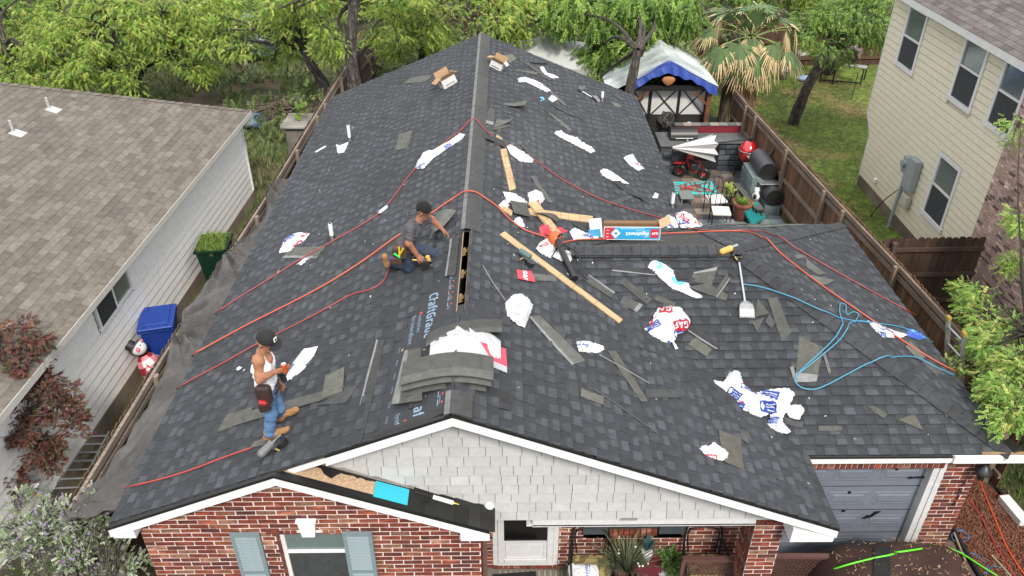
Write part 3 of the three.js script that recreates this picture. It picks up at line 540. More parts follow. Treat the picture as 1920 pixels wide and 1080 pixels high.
// ---------- house on the left: tan three-tab roof, white board siding ----------
const leftHouse=thing('white_house','single-storey house with white board siding and a tan shingle roof','house');
{
const e0=V(-6.4,2.4,1.5),ec=V(-5.94,2.4,-13.28),hipTop=onY(-40,151,4.12);
const u=e0.clone().sub(ec).normalize();
const up=hipTop.clone().sub(ec);const n=u.clone().cross(up).normalize();if(n.y < 0)n.negate();
const v=n.clone().cross(u).normalize();if(v.y < 0)v.negate();
const S={O:ec,u,v,n};if(u.clone().cross(v).dot(n)< 0){S.u=u.clone().negate();}
const toUV=(p)=>{const d=p.clone().sub(ec);return[d.dot(S.u),d.dot(S.v)];};
const H=toUV(hipTop),hv=H[1]* 1.35,hu=H[0]* 1.35,sg=Math.sign(toUV(e0)[0]);
const R=ccw([[0,0],[hu,hv],[sg * 15.2,hv],[sg * 15.2,0]]);
const mb=new MB();mb.poly(R.map(([a,b])=> at(S,a,b,-0.003)),WHITE);mb.poly(R.map(([a,b])=> at(S,a,b,-0.06)),WHITE);
const part=mesh('roof_slope',mb.geo(),mat(lin(0.08,0.07,0.06)),leftHouse);
const P=new Pieces('shingle','shingle_field',MT.tan,300),r=rngOf(41),E=0.143,tw=0.305;
const tones=[[0.2,0.17,0.138],[0.22,0.19,0.156],[0.182,0.154,0.126],[0.24,0.21,0.176],[0.205,0.176,0.146],[0.168,0.142,0.118]];
for(let k=0;k * E < hv;k++){
const off=(k % 2)* tw / 2 + rr(-0.02,0.02,r),v0=k * E;
for(let a=0;a < 16;a +=tw){
const t=pick(tones,r),f=rr(0.92,1.08,r),b=new MB(),u0=sg *(a - off),u1=sg *(a - off + tw - 0.006),lo=Math.min(u0,u1),hi=Math.max(u0,u1),li=rr(0,0.002,r);
const q=clip([[lo,v0],[hi,v0],[hi,v0 + E + 0.003],[lo,v0 + E + 0.003]],R);
if(q.length > 2)extr(b,q,S,-0.002,(x,y)=> lerp(0.007,0.001,clamp((y - v0)/ E,0,1))+ li,lin(t[0]* f,t[1]* f,t[2]* f));
P.add(part,b,at(S,(u0 + u1)/ 2,v0,0));
}
}
P.done();
const hb=new MB();const d=hipTop.clone().sub(ec),L=d.length()* 1.3;d.normalize();
for(let s=0;s < L;s +=0.2){const a=ec.clone().addScaledVector(d,s),b=ec.clone().addScaledVector(d,Math.min(L,s + 0.23)),t=pick(tones,r),b1=new MB();const inw=S.u.clone().multiplyScalar(sg * 0.13),out=V(-0.06,-0.06,-0.1);const lift=V(0,0.022,0),lift2=V(0,0.012,0);
b1.quad(a.clone().add(inw).add(lift),a.clone().add(lift).add(V(0,0.01,0)),b.clone().add(lift2),b.clone().add(inw).add(lift2),lin(...t));b1.quad(a.clone().add(lift).add(V(0,0.01,0)),a.clone().add(out),b.clone().add(out),b.clone().add(lift2),lin(...t));mesh('hip_cap',b1.geo(),MT.tan,leftHouse);}
const rs=new MB();const top=at(S,hu,hv,0);rs.poly([ec.clone(),top,V(top.x - 6,top.y,top.z),V(ec.x - 14,2.4,ec.z)],WHITE);mesh('rear_slope',rs.geo(),mat(lin(0.28,0.24,0.2),{map:T.gran}),leftHouse);
const wx=(z)=> lerp(-6.22,-6.72,(z + 13.1)/ 14.6);
mesh('fascia',[bar(e0.clone().add(V(0.0,-0.06,0)),ec.clone().add(V(0,-0.06,0.0)),0.03,0.12)],mat(lin(0.55,0.52,0.47),{map:T.fine}),leftHouse);
mesh('fascia',[bar(ec.clone().add(V(0.012,-0.06,-0.012)),V(ec.x - 8,ec.y - 0.06,ec.z - 0.012),0.03,0.12)],mat(lin(0.55,0.52,0.47),{map:T.fine}),leftHouse);
const so=new MB();so.poly([e0.clone().add(V(0,-0.1,0)),ec.clone().add(V(0,-0.1,0)),V(-6.6,2.3,-13.2),V(-7,2.3,1.5)],WHITE);mesh('soffit',so.geo(),MT.white,leftHouse);
const wall=mesh('wall',(()=>{const b=new MB();b.poly([V(wx(1.5)- 0.01,0,1.5),V(wx(-13.1)- 0.01,0,-13.1),V(wx(-13.1)- 0.01,2.35,-13.1),V(wx(1.5)- 0.01,2.35,1.5)],WHITE);b.poly([V(wx(-13.1)- 0.01,0,-13.1),V(-14,0,-13.1),V(-14,2.35,-13.1),V(wx(-13.1)- 0.01,2.35,-13.1)],WHITE);return b.geo();})(),mat(lin(0.5,0.48,0.45)),leftHouse);  // backing darker than the white boards: shade under the laps put into colour
const wu=V(wx(1.5)- wx(-13.1),0,14.6).normalize(),WB={O:V(wx(-13.1),0,-13.1),u:wu,v:V(0,1,0)};WB.n=wu.clone().cross(WB.v);if(WB.n.x < 0)WB.n.negate();
const boards=new MB(),rb=rngOf(44),dirty=mat(lin(0.9,0.88,0.84),{map:T.fine,roughness:0.8});
const win={a:-13.1 + 0,z0:-6.25,z1:-5.0};
for(let k=0;k < 12;k++){
const y0=0.26 + k * 0.178;let a=-rr(0,3,rb);
while(a < 14.6){const w=3.66,q0=Math.max(0,a),q1=Math.min(14.6,a + w - 0.008);if(q1 > q0){const segs=y0 + 0.178 > 1.62&&y0 < 2.2?[[q0,Math.min(q1,6.8)],[Math.max(q0,8.2),q1]]:[[q0,q1]];
for(const[s0,s1]of segs)if(s1 > s0 + 0.02){const b=new MB();extr(b,rect(s0,y0,s1,y0 + 0.166),WB,-0.002,(x,y)=> lerp(0.03,0.016,(y - y0)/ 0.166),WHITE);mesh('siding_board',b.geo(),dirty,wall);}}
a +=w;}
}
mesh('foundation',[bar(V(wx(1.5)+ 0.02,0.12,1.5),V(wx(-13.1)+ 0.02,0.12,-13.1),0.06,0.28)],mat(lin(0.36,0.3,0.23),{map:T.blotch}),leftHouse);
mesh('corner_board',[box(0.09,2.05,0.06,wx(-13.1)+ 0.01,1.3,-13.06)],MT.white,leftHouse);
const zc=-5.62,yc=1.9,wxx=wx(zc)+ 0.02;
const wn=mesh('window',[box(0.05,0.05,1.34,wxx,yc + 0.32,zc),box(0.06,0.05,1.4,wxx,yc - 0.33,zc),box(0.05,0.7,0.05,wxx,yc,zc - 0.66),box(0.05,0.7,0.05,wxx,yc,zc + 0.66),box(0.045,0.65,0.05,wxx,yc,zc)],MT.white,leftHouse);
mesh('pane',box(0.012,0.6,0.6,wxx - 0.005,yc,zc + 0.33),mat(lin(0.15,0.17,0.13),{roughness:0.15,phys:true,clearcoat:0.5}),wn);mesh('insect_screen',box(0.004,0.6,0.6,wxx + 0.015,yc,zc + 0.33),mat(lin(0.045,0.05,0.045),{roughness:0.9,map:T.gran}),wn);
mesh('pane',box(0.012,0.6,0.6,wxx - 0.012,yc,zc - 0.33),mat(lin(0.15,0.17,0.13),{roughness:0.15,phys:true,clearcoat:0.5}),wn);
for(const[px,py]of[[28,247],[95,203]]){const p=hitPlane(px,py,n,n.dot(ec));mesh('vent_pipe',[cyl(0.028,0.028,0.24,p.x - 0.03,p.y + 0.12,p.z,12)],mat(lin(0.42,0.41,0.4),{metalness:0.3,roughness:0.6}),leftHouse);
const f=new MB(),o=toUV(p);extr(f,rect(o[0]- 0.16,o[1]- 0.2,o[0]+ 0.1,o[1]+ 0.05),S,0.004,0.012,WHITE);mesh('pipe_flashing',f.geo(),mat(lin(0.36,0.36,0.35)),leftHouse);}
}
// ---------- two-storey house on the right ----------
const rightHouse=thing('cream_house','two-storey house with cream lap siding, a pink brick corner and white windows','house');
{
const X0=10.4,B={O:V(X0,0,-20),u:V(0,0,-1),v:V(0,1,0),n:V(-1,0,0)};
const U=(z)=> -20 - z;
B.O=V(X0,0,0);const uu=(z)=> -z;
const cream=mat(lin(0.74,0.68,0.51),{map:T.fine,roughness:0.75});
const body=mesh('wall',(()=>{const b=new MB();const q=(z0,z1,y0,y1)=> b.poly([V(X0 + 0.006,y0,z0),V(X0 + 0.006,y0,z1),V(X0 + 0.006,y1,z1),V(X0 + 0.006,y1,z0)],WHITE);q(2,-13.8,0,2);q(2,-14.25,2,5.4);b.poly([V(X0,0.3,-13.8),V(18,0.3,-13.8),V(18,2,-13.8),V(X0,2,-13.8)],WHITE);b.poly([V(X0,2,-14.25),V(18,2,-14.25),V(18,5.4,-14.25),V(X0,5.4,-14.25)],WHITE);b.poly([V(X0,1.5,-13.8),V(18,1.5,-13.8),V(18,2.0,-14.25),V(X0,2.0,-14.25)],WHITE);return b.geo();})(),mat(lin(0.45,0.41,0.31)),rightHouse);  // darker cream behind the boards, painted shade for the lines between laps
const wins=[[-13.42,-12.42,3.55,5.0,4.27],[-10.66,-9.68,3.64,5.08,4.4],[-9.08,-8.16,3.66,5.12,4.4],[-10.28,-9.3,0.99,2.52,1.78]];
const E=0.158;
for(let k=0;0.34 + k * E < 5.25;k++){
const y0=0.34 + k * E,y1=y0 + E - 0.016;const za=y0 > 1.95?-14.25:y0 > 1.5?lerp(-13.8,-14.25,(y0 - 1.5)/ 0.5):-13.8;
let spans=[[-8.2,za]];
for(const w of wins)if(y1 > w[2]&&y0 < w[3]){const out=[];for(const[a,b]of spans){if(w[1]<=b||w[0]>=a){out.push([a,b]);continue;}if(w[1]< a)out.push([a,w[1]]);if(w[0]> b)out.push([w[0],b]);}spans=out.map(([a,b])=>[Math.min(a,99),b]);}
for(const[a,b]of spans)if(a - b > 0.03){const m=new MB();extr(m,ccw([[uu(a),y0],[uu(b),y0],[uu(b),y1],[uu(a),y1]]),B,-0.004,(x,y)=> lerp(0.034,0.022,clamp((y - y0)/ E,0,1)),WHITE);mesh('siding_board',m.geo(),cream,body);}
}
const wm=mat(lin(0.72,0.71,0.68),{map:T.fine,roughness:0.55});
for(const[z0,z1,y0,y1,ym]of wins){
const zc=(z0 + z1)/ 2,w=z1 - z0,h=y1 - y0,x=X0 - 0.03;
const f=mesh('window',[box(0.05,h,0.085,x,(y0 + y1)/ 2,z0 + 0.0425),box(0.05,h,0.085,x,(y0 + y1)/ 2,z1 - 0.0425),box(0.05,0.085,w - 0.17,x,y1 - 0.0425,zc),box(0.07,0.1,w + 0.06,x - 0.01,y0 + 0.03,zc),box(0.035,0.045,w - 0.17,x + 0.004,ym,zc)],wm,rightHouse);
mesh('pane',box(0.012,y1 - ym - 0.1,w - 0.17,X0 - 0.012,(y1 + ym)/ 2 - 0.03,zc),mat(lin(0.12,0.155,0.155),{map:T.fine,roughness:0.1,phys:true,clearcoat:0.5}),f);
mesh('pane',box(0.012,ym - y0 - 0.1,w - 0.17,X0 - 0.012,(y0 + ym)/ 2 + 0.02,zc),mat(lin(0.12,0.155,0.155),{map:T.fine,roughness:0.1,phys:true,clearcoat:0.5}),f);mesh('insect_screen',box(0.004,ym - y0 - 0.12,w - 0.18,X0 - 0.032,(y0 + ym)/ 2 + 0.02,zc),mat(lin(0.05,0.055,0.06),{roughness:0.9,map:T.gran}),f);
}
mesh('corner_board',[box(0.05,1.2,0.06,X0 - 0.01,0.9,-13.78),box(0.05,3.3,0.06,X0 - 0.01,3.63,-14.23),bar([X0 - 0.012,1.5,-13.78],[X0 - 0.012,1.99,-14.23],0.05,0.06)],wm,rightHouse);
mesh('foundation',box(0.05,0.36,15.5,X0 + 0.005,0.165,-6.05),mat(lin(0.27,0.21,0.16),{map:T.blotch}),rightHouse);
const bp=new Pieces('brick','brick_field',MT.brick,300),tones=[[0.6,0.39,0.31],[0.68,0.47,0.38],[0.63,0.42,0.34],[0.54,0.34,0.27],[0.7,0.5,0.42],[0.2,0.13,0.105],[0.64,0.44,0.36],[0.58,0.4,0.32]];
const bw=mesh('brick_corner',box(0.02,0.1,0.02,X0 + 0.1,0.3,-7),MT.mortar,rightHouse);
brickWall(bw,V(X0 - 0.045,0,-8.22),V(0,0,1),9,5.2,{regions:[rect(0,0,0.3,5.25),rect(0.3,0,6,5.25)],seed:61,tones,pieces:bp,len:0.21,course:0.071,joint:0.012,mortarMat:mat(lin(0.72,0.62,0.55),{map:T.blotch})});
bp.done();
const ye=5.16;mesh('fascia',[box(0.03,0.16,16.5,X0 - 0.38,ye + 0.02,-6.1)],wm,rightHouse);
mesh('soffit',box(0.36,0.02,16.4,X0 - 0.19,ye - 0.02,-6.1),wm,rightHouse);
const k=1 / Math.hypot(1,0.42),RS={O:V(X0 - 0.4,ye + 0.1,2),u:V(0,0,-1),v:V(k,0.42 * k,0)};RS.n=RS.v.clone().cross(RS.u);if(RS.n.y < 0)RS.n.negate();
const part=mesh('roof_slope',(()=>{const b=new MB();b.poly([[0,0],[16.3,0],[16.3,4],[0,4]].map(([a,c])=> at(RS,a,c,-0.004)),WHITE);b.poly([[0,0],[16.3,0],[16.3,4],[0,4]].map(([a,c])=> at(RS,a,c,-0.08)),WHITE);return b.geo();})(),mat(lin(0.1,0.085,0.075)),rightHouse);
const P=new Pieces('shingle','shingle_field',MT.tan,250),r=rngOf(66),tn=[[0.16,0.135,0.12],[0.19,0.165,0.145],[0.135,0.11,0.1],[0.21,0.185,0.165]];
for(let q=0;q < 24;q++)for(let a=6;a < 16.3;a +=0.305){const b=new MB(),v0=q * 0.143,o=(q % 2)* 0.15,t=pick(tn,r),f=rr(0.9,1.1,r);extr(b,rect(a - o,v0,a - o + 0.3,v0 + 0.146),RS,-0.002,(x,y)=> lerp(0.007,0.001,clamp((y - v0)/ 0.143,0,1)),lin(t[0]* f,t[1]* f,t[2]* f));P.add(part,b,at(RS,a,v0,0));}
P.done();
const gm=mat(lin(0.36,0.4,0.41),{map:T.fine,roughness:0.45,metalness:0.2}),pc=onX(1710,320,X0 - 0.15),xb=X0 - 0.1;
mesh('electric_panel',rbox(0.16,0.78,0.4,0.015,xb - 0.03,1.62,-11.0),gm,rightHouse);
mesh('meter_box',[rbox(0.13,0.42,0.26,0.012,xb - 0.015,1.7,-11.36),cyl(0.085,0.085,0.12,xb - 0.1,1.74,-11.36,18,0,Math.PI / 2)],gm,rightHouse);
mesh('conduit',[rod([xb + 0.02,1.5,-11.36],[xb - 0.06,0.0,-11.3],0.045,0.045,12),rod([xb + 0.03,1.2,-11.2],[xb + 0.03,0.9,-11.15],0.02)],gm,rightHouse);
mesh('cable_box',rbox(0.12,0.3,0.3,0.02,xb - 0.02,0.95,-10.95),mat(lin(0.5,0.46,0.36),{map:T.fine}),rightHouse);
mesh('cable',tubeOf([[xb + 0.05,1.05,-11.45],[xb - 0.15,0.5,-11.75],[xb - 0.3,0.03,-11.85]],0.012),MT.black,rightHouse);
mesh('outlet_cover',rbox(0.1,0.12,0.1,0.015,X0 - 0.06,0.62,-12.75),MT.white,rightHouse);
}
// ---------- wooden fences ----------
const woodTones=(base,r)=>{const f=rr(0.7,1.25,r),g=rr(0.94,1.06,r);return lin(base[0]* f,base[1]* f * g,base[2]* f * g);};
function fence(label,path,opt={}){
const{base=[0.2,0.115,0.062],top=1.8,inner=1,w=0.14,limit=300,seed=1,dog=true,capTone}=opt;
const r=rngOf(seed),o=thing('wood_fence',label,'fence',null,0,opt.group),P=new Pieces('picket','picket_run',mat(lin(1),{map:T.woodV,vertexColors:true,roughness:0.92}),limit);
const rail=mat(lin(...(capTone||[base[0]* 1.15,base[1]* 1.25,base[2]* 1.35])),{map:T.woodH,roughness:0.92});
for(let s=0;s + 1 < path.length;s++){
const a=V(path[s][0],0,path[s][1]),b=V(path[s + 1][0],0,path[s + 1][1]),d=b.clone().sub(a),L=d.length();d.normalize();const nn=V(-d.z,0,d.x).multiplyScalar(inner);
const B={O:a,u:d,v:V(0,1,0),n:nn.clone()};const flip=d.clone().cross(B.v).dot(nn)< 0;
for(let t=0;t < L - 0.02;t +=w){
const h=top + rr(-0.015,0.015,r),mb=new MB(),e=Math.min(t + w - 0.005,L),q=dog?[[t,0.02],[e,0.02],[e,h - 0.035],[e - 0.03,h],[t + 0.03,h],[t,h - 0.035]]:rect(t,0.02,e,h),c=woodTones(base,r),off=rr(0,0.006,r);
extr(mb,q,B,-0.016 - off,0 - off,c);{const back=q.map(([x,y])=> at(B,x,y,-0.016 - off));mb.poly(back,c);}
P.add(o,mb,at(B,t,h,0));
}
for(const y of[0.3,0.95,1.55])mesh('rail',bar(at(B,0,y,0.03),at(B,L,y,0.03),0.045,0.085),rail,o);
for(let t=0.2;t < L;t +=2.3)mesh('post',bar(at(B,t,0,0.075),at(B,t,top - 0.06,0.075),0.09,0.09),rail,o);
if(opt.cap)mesh('cap_rail',bar(at(B,0,top - 0.09,0.03),at(B,L,top - 0.09,0.03),0.05,0.1),rail,o);
}
P.done();return o;
}
const FL=[[-5.09,-0.75],[-5.08,-1],[-5.02,-4],[-4.78,-9.8],[-4.66,-15.4],[-4.5,-20.5]];
fence('weathered wooden picket fence along the white house, half draped in black shade cloth',FL,{base:[0.12,0.078,0.048],inner:1,seed:71,cap:true,capTone:[0.3,0.24,0.19]});
const FRp=[[8.42,-2.6],[8.3,-4],[8.14,-6.44],[7.87,-9.7],[7.49,-15.1],[7.42,-16.6]];
fence('brown wooden picket fence with rails and posts facing the paved patio',FRp,{base:[0.22,0.115,0.058],inner:-1,seed:72,cap:true,capTone:[0.26,0.19,0.14]});
fence('short dark brown fence closing the gap before the pink brick corner',[[8.2,-7.6],[10.3,-7.65]],{base:[0.1,0.058,0.036],seed:73});
fence('dark stained fence across the back of the grassy yard behind the palm',[[9.2,-24.2],[13,-24.4],[19,-24.6]],{base:[0.11,0.058,0.032],seed:74,dog:false});
fence('dark wooden fence behind the far roof end under the trees',[[-4.5,-20.5],[-4.1,-25.6],[-1,-26.2],[3,-26.2],[9.2,-24.2]],{base:[0.07,0.042,0.026],seed:75,dog:false});
fence('grey weathered fence half hidden by foliage beside the barrel grill',[[9.2,-24.2],[8.6,-19.5]],{base:[0.12,0.08,0.055],seed:76,dog:false});
// ---------- vegetation ----------
function leafGeo(kind,seed){
const r=rngOf(seed),mb=new MB(),n=kind==='fine'?13:kind==='broad'?7:9;
for(let i=0;i < n;i++)for(const s of[-1,1]){
const t=(i + 0.6)/ n,c=V(t,-0.3 * t * t,rr(-0.02,0.02,r)),L=(kind==='broad'?0.34:0.3)*(1 - 0.45 * t)* rr(0.7,1.2,r),w=kind==='fine'?0.05:kind==='broad'?0.13:0.07;
const d=V(0.55 + rr(-0.2,0.2,r),rr(-0.5,0.15,r)- 0.25,s).normalize(),up=V(rr(-0.4,0.4,r),1,rr(-0.4,0.4,r)),side=d.clone().cross(up).normalize().multiplyScalar(w);
const m=c.clone().addScaledVector(d,L * 0.5),e=c.clone().addScaledVector(d,L),f=rr(0.75,1.25,r),col=lin(f,f,f);
mb.tri(c,m.clone().add(side),e,col);mb.tri(c,e,m.clone().sub(side),col);
}
return mb.geo();
}
const leafGeos={fine:leafGeo('fine',1),mid:leafGeo('mid',2),broad:leafGeo('broad',3)};
const leafMat=mat(lin(1),{vertexColors:true,roughness:0.7,transmission:0.28,thickness:0,phys:true});
const barkMat=(c)=> mat(lin(...c),{map:T.bark,bumpMap:T.bark,bumpScale:0.012,roughness:0.95});
function limb(pts,r0,r1,seg=10,rad=8){
const c=new THREE.CatmullRomCurve3(pts,false,'centripetal'),fr=c.computeFrenetFrames(seg,false),pos=[],idx=[],uv=[];const L=c.getLength();
for(let i=0;i <=seg;i++){const p=c.getPointAt(i / seg),R=lerp(r0,r1,i / seg);for(let j=0;j <=rad;j++){const a=j / rad * Math.PI * 2,k=R *(1 + 0.08 * Math.sin(j * 2.3 + i * 1.7));const q=p.clone().addScaledVector(fr.normals[i],Math.cos(a)* k).addScaledVector(fr.binormals[i],Math.sin(a)* k);pos.push(q.x,q.y,q.z);uv.push(j / rad * 0.8,i / seg * L * 0.8);}}
for(let i=0;i < seg;i++)for(let j=0;j < rad;j++){const a=i *(rad + 1)+ j,b=a + rad + 1;idx.push(a,b,a + 1,b,b + 1,a + 1);}
const g=new THREE.BufferGeometry();g.setAttribute('position',new THREE.Float32BufferAttribute(pos,3));g.setAttribute('uv',new THREE.Float32BufferAttribute(uv,2));g.setIndex(idx);g.computeVertexNormals();return g;
}
const Q=new THREE.Quaternion(),M4=new THREE.Matrix4();
function sprays(name,parent,spots,kind,size,tones,r,droop=0.5){
const im=new THREE.InstancedMesh(leafGeos[kind],leafMat,spots.length);im.name=name;const cA=new THREE.Color();
spots.forEach(({p,out,s=1},i)=>{
const d=V(out.x + rr(-0.7,0.7,r),out.y - droop + rr(-0.4,0.5,r),out.z + rr(-0.7,0.7,r)).normalize();
Q.setFromUnitVectors(V(1,0,0),d);Q.multiply(new THREE.Quaternion().setFromAxisAngle(V(1,0,0),rr(-1.2,1.2,r)));
M4.compose(p,Q,V(1,1,1).multiplyScalar(size * s * rr(0.7,1.3,r)));im.setMatrixAt(i,M4);
const t=pick(tones,r),f=rr(0.8,1.2,r);cA.setRGB(t[0]* f,t[1]* f,t[2]* f);im.setColorAt(i,cA);
});
im.castShadow=im.receiveShadow=true;im.userData.kind='stuff';parent.add(im);return im;
}
const GREEN_Y=[[0.2,0.31,0.028],[0.16,0.27,0.024],[0.27,0.35,0.045],[0.11,0.2,0.02],[0.33,0.37,0.06]];
const GREEN_M=[[0.12,0.22,0.026],[0.15,0.26,0.03],[0.08,0.16,0.02],[0.2,0.3,0.042]];
function blobTree(name,label,group,o){
const r=rngOf(o.seed),trunkTop=o.trunk[o.trunk.length - 1],base=o.trunk[0];
const t=thing(name,label,o.category||'tree',V(base.x,0,base.z),0,group),L=(p)=> V(p.x - base.x,p.y,p.z - base.z),bm=barkMat(o.bark||[0.11,0.09,0.075]);
const g=[limb(o.trunk.map(L),o.r0,o.r0 * 0.6,12,10)];
const spots=[],branches=[];
for(const b of o.blobs){
const c=V(...b.c),nC=Math.round((b.n||14)*(o.dens?1:1.25)),limbs=b.limbs===undefined?3:b.limbs;
const join=b.from !==undefined?o.trunk[b.from]:trunkTop,ends=[];
for(let i=0;i < limbs;i++){const e=c.clone().add(V(rr(-1,1,r)* b.r[0]* 0.6,rr(-0.6,0.6,r)* b.r[1],rr(-1,1,r)* b.r[2]* 0.6)),m=join.clone().lerp(e,0.5).add(V(rr(-0.3,0.3,r),rr(0,0.4,r),rr(-0.3,0.3,r)));branches.push(limb([join,m,e].map(L),o.r0 * 0.38,o.r0 * 0.08,8,6));ends.push(e);}
for(let i=0;i < nC;i++){
const u=V(rr(-1,1,r),rr(-1,1,r),rr(-1,1,r)).normalize(),k=Math.pow(r(),0.45),q=c.clone().add(V(u.x * b.r[0]* k,u.y * b.r[1]* k,u.z * b.r[2]* k)),cr=(b.cr||0.42)* rr(0.7,1.4,r),ns=Math.round((b.per||26)*(o.dens||2.2)* rr(0.6,1.3,r));
if(ends.length&&r()< 0.7){const e=ends.reduce((x,y)=> x.distanceTo(q)< y.distanceTo(q)?x:y);branches.push(limb([e,e.clone().lerp(q,0.6).add(V(0,0.12,0)),q].map(L),o.r0 * 0.07 + 0.006,0.006,4,5));}
for(let s=0;s < ns;s++){const w=V(rr(-1,1,r),rr(-1,1,r),rr(-1,1,r));w.normalize().multiplyScalar(cr * Math.pow(r(),0.5));w.y *=0.75;const p=q.clone().add(w);spots.push({p:L(p),out:w.clone().multiplyScalar(1 / cr).add(V(u.x * 0.5,0,u.z * 0.5))});}
}
}
mesh('trunk',g,bm,t);mesh('branches',branches,bm,t).userData.kind='stuff';
sprays('crown',t,spots,o.leaf||'mid',o.size||0.165,o.tones||GREEN_Y,r,o.droop===undefined?0.5:o.droop);
return t;
}
const at3=(px,py,y)=>{const p=onY(px,py,y);return[p.x,p.y,p.z];};
const TB='mesquite trees behind the white house';
const bl=(px,py,y,rx,ry,rz,n=14,o={})=>({c:at3(px,py,y),r:[rx,ry,rz],n,...o});
blobTree('mesquite_tree','spreading yellow-green mesquite over the near end of the tan roof',TB,{seed:101,r0:0.2,trunk:[V(-15.5,0,-19),V(-15.3,1.5,-19),V(-14.9,2.6,-18.6)],blobs:[bl(20,40,3,2.2,1.1,1.8,26),bl(90,110,2.2,1.7,1.0,1.4,22),bl(30,130,2.0,1.6,0.8,1.3,18)]});
blobTree('mesquite_tree','yellow-green mesquite with a dark forked trunk rising behind the tan hip roof',TB,{seed:102,r0:0.17,bark:[0.05,0.04,0.035],trunk:[V(...at3(245,200,0.3)),V(...at3(222,145,1.2)),V(...at3(196,95,2.1)),V(...at3(190,60,2.7))],blobs:[bl(180,40,3,1.9,1.1,1.6,24),bl(150,100,2.4,1.4,0.9,1.2,16),bl(260,55,2.8,1.5,1.0,1.4,18),bl(215,130,1.8,1.1,0.7,1.0,10)]});
blobTree('mesquite_tree','bright mesquite whose low curved branch shows above the tan roof',TB,{seed:103,r0:0.15,bark:[0.05,0.04,0.035],trunk:[V(...at3(252,190,0.2)),V(...at3(265,130,1.0)),V(...at3(300,108,1.5)),V(...at3(330,70,2.3))],blobs:[bl(330,70,2.5,1.5,1.0,1.3,20),bl(300,25,3.2,1.8,1.0,1.6,20),bl(370,120,1.6,1.1,0.7,1.0,11),bl(380,30,3,1.5,0.9,1.3,14)]});
blobTree('mesquite_tree','leaning mesquite with forked bare limbs rooted against the left fence','mesquite trees by the fences',{seed:104,r0:0.19,bark:[0.1,0.085,0.075],trunk:[V(...at3(628,196,0.8)),V(...at3(600,145,1.5)),V(...at3(582,118,2.0)),V(...at3(568,92,2.4))],blobs:[bl(500,40,3.2,1.7,0.9,1.4,15,{limbs:4}),bl(450,70,2.6,1.2,0.7,1.1,9,{limbs:4}),bl(420,25,3.2,1.4,0.8,1.3,10),bl(580,25,3.4,1.3,0.9,1.3,14),bl(530,110,1.6,1.0,0.5,0.9,6,{limbs:2})]});
blobTree('mesquite_tree','tall grey-barked tree trunk standing at the far left roof corner','mesquite trees by the fences',{seed:105,r0:0.24,bark:[0.19,0.17,0.155],trunk:[V(-4.05,0,-17.3),V(-4.0,1.5,-17.3),V(-3.95,3.0,-17.2),V(-3.7,4.2,-17.2)],blobs:[{c:[-5.4,4.2,-17.6],r:[1.3,0.9,1.2],n:18},{c:[-2.5,5.2,-17.2],r:[1.4,0.8,1.2],n:10},bl(615,70,3.0,0.8,0.9,0.8,9,{limbs:1})]});
blobTree('mesquite_tree','slender dark-trunked mesquite by the rear fence left of the ridge','mesquite trees by the fences',{seed:106,r0:0.13,bark:[0.06,0.05,0.045],trunk:[V(-2.15,0,-20.4),V(-2.2,1.4,-20.3),V(-2.25,2.3,-20.2),V(-2.6,3.2,-20),V(-2.9,4,-20)],blobs:[bl(745,40,3.2,1.3,0.8,1.1,16),bl(830,50,2.8,1.3,0.9,1.1,18),bl(735,95,1.8,0.9,0.6,0.9,9),bl(850,95,1.7,1.1,0.6,0.9,12)]});
blobTree('mesquite_tree','thick bent tree trunk rising directly behind the far ridge end','mesquite trees by the fences',{seed:107,r0:0.22,bark:[0.09,0.075,0.065],trunk:[V(0.0,1.2,-18),V(0.05,2.4,-18),V(0.3,3.2,-18),V(0.0,4.0,-18)],blobs:[{c:[-1.9,4.0,-18],r:[1.2,0.4,0.9],n:6},bl(1000,12,3.6,1.5,0.6,1.2,22,{limbs:2}),bl(955,62,2.8,0.6,0.5,0.7,8,{limbs:1}),bl(920,10,4.2,1.2,0.7,1,10)]});
blobTree('weeping_tree','tree with drooping bright green fronds hanging beside the metal-roofed gazebo',null,{seed:108,r0:0.19,bark:[0.15,0.125,0.1],droop:1.3,size:0.34,trunk:[V(3.95,0,-15.2),V(3.97,1.2,-15.2),V(4.05,2.3,-15.2),V(4.2,3.3,-15.4)],tones:GREEN_M,blobs:[bl(1085,10,3.7,1.4,0.7,1.1,24,{limbs:1}),bl(1180,30,3.4,1.4,0.9,1.1,24,{limbs:2}),bl(1130,105,2.4,0.4,0.8,0.4,6,{limbs:1}),bl(1190,130,2.0,0.4,0.9,0.4,7,{limbs:1}),bl(1262,15,3.6,1.2,0.6,1,14,{limbs:1}),bl(1205,205,0.9,0.25,0.5,0.25,3,{limbs:0,per:16,cr:0.25}),bl(1100,160,1.7,0.35,0.5,0.35,4,{limbs:1})]});
blobTree('mesquite_tree','slanting tree on the lawn of the cream house, before the barrel grill',null,{seed:109,r0:0.19,bark:[0.15,0.12,0.1],trunk:[V(...at3(1487,232,0)),V(10.12,0.9,-18.3),V(10.45,1.9,-18.4),V(10.9,2.7,-18.6)],tones:GREEN_M,blobs:[bl(1590,40,3.2,1.5,0.7,1.3,26),bl(1520,60,3,1.0,0.6,1.0,10),bl(1650,60,2.6,1.0,0.5,1.0,12),bl(1560,95,2.0,0.9,0.35,0.7,7),bl(1660,10,3.6,1.4,0.7,1.2,14)]});
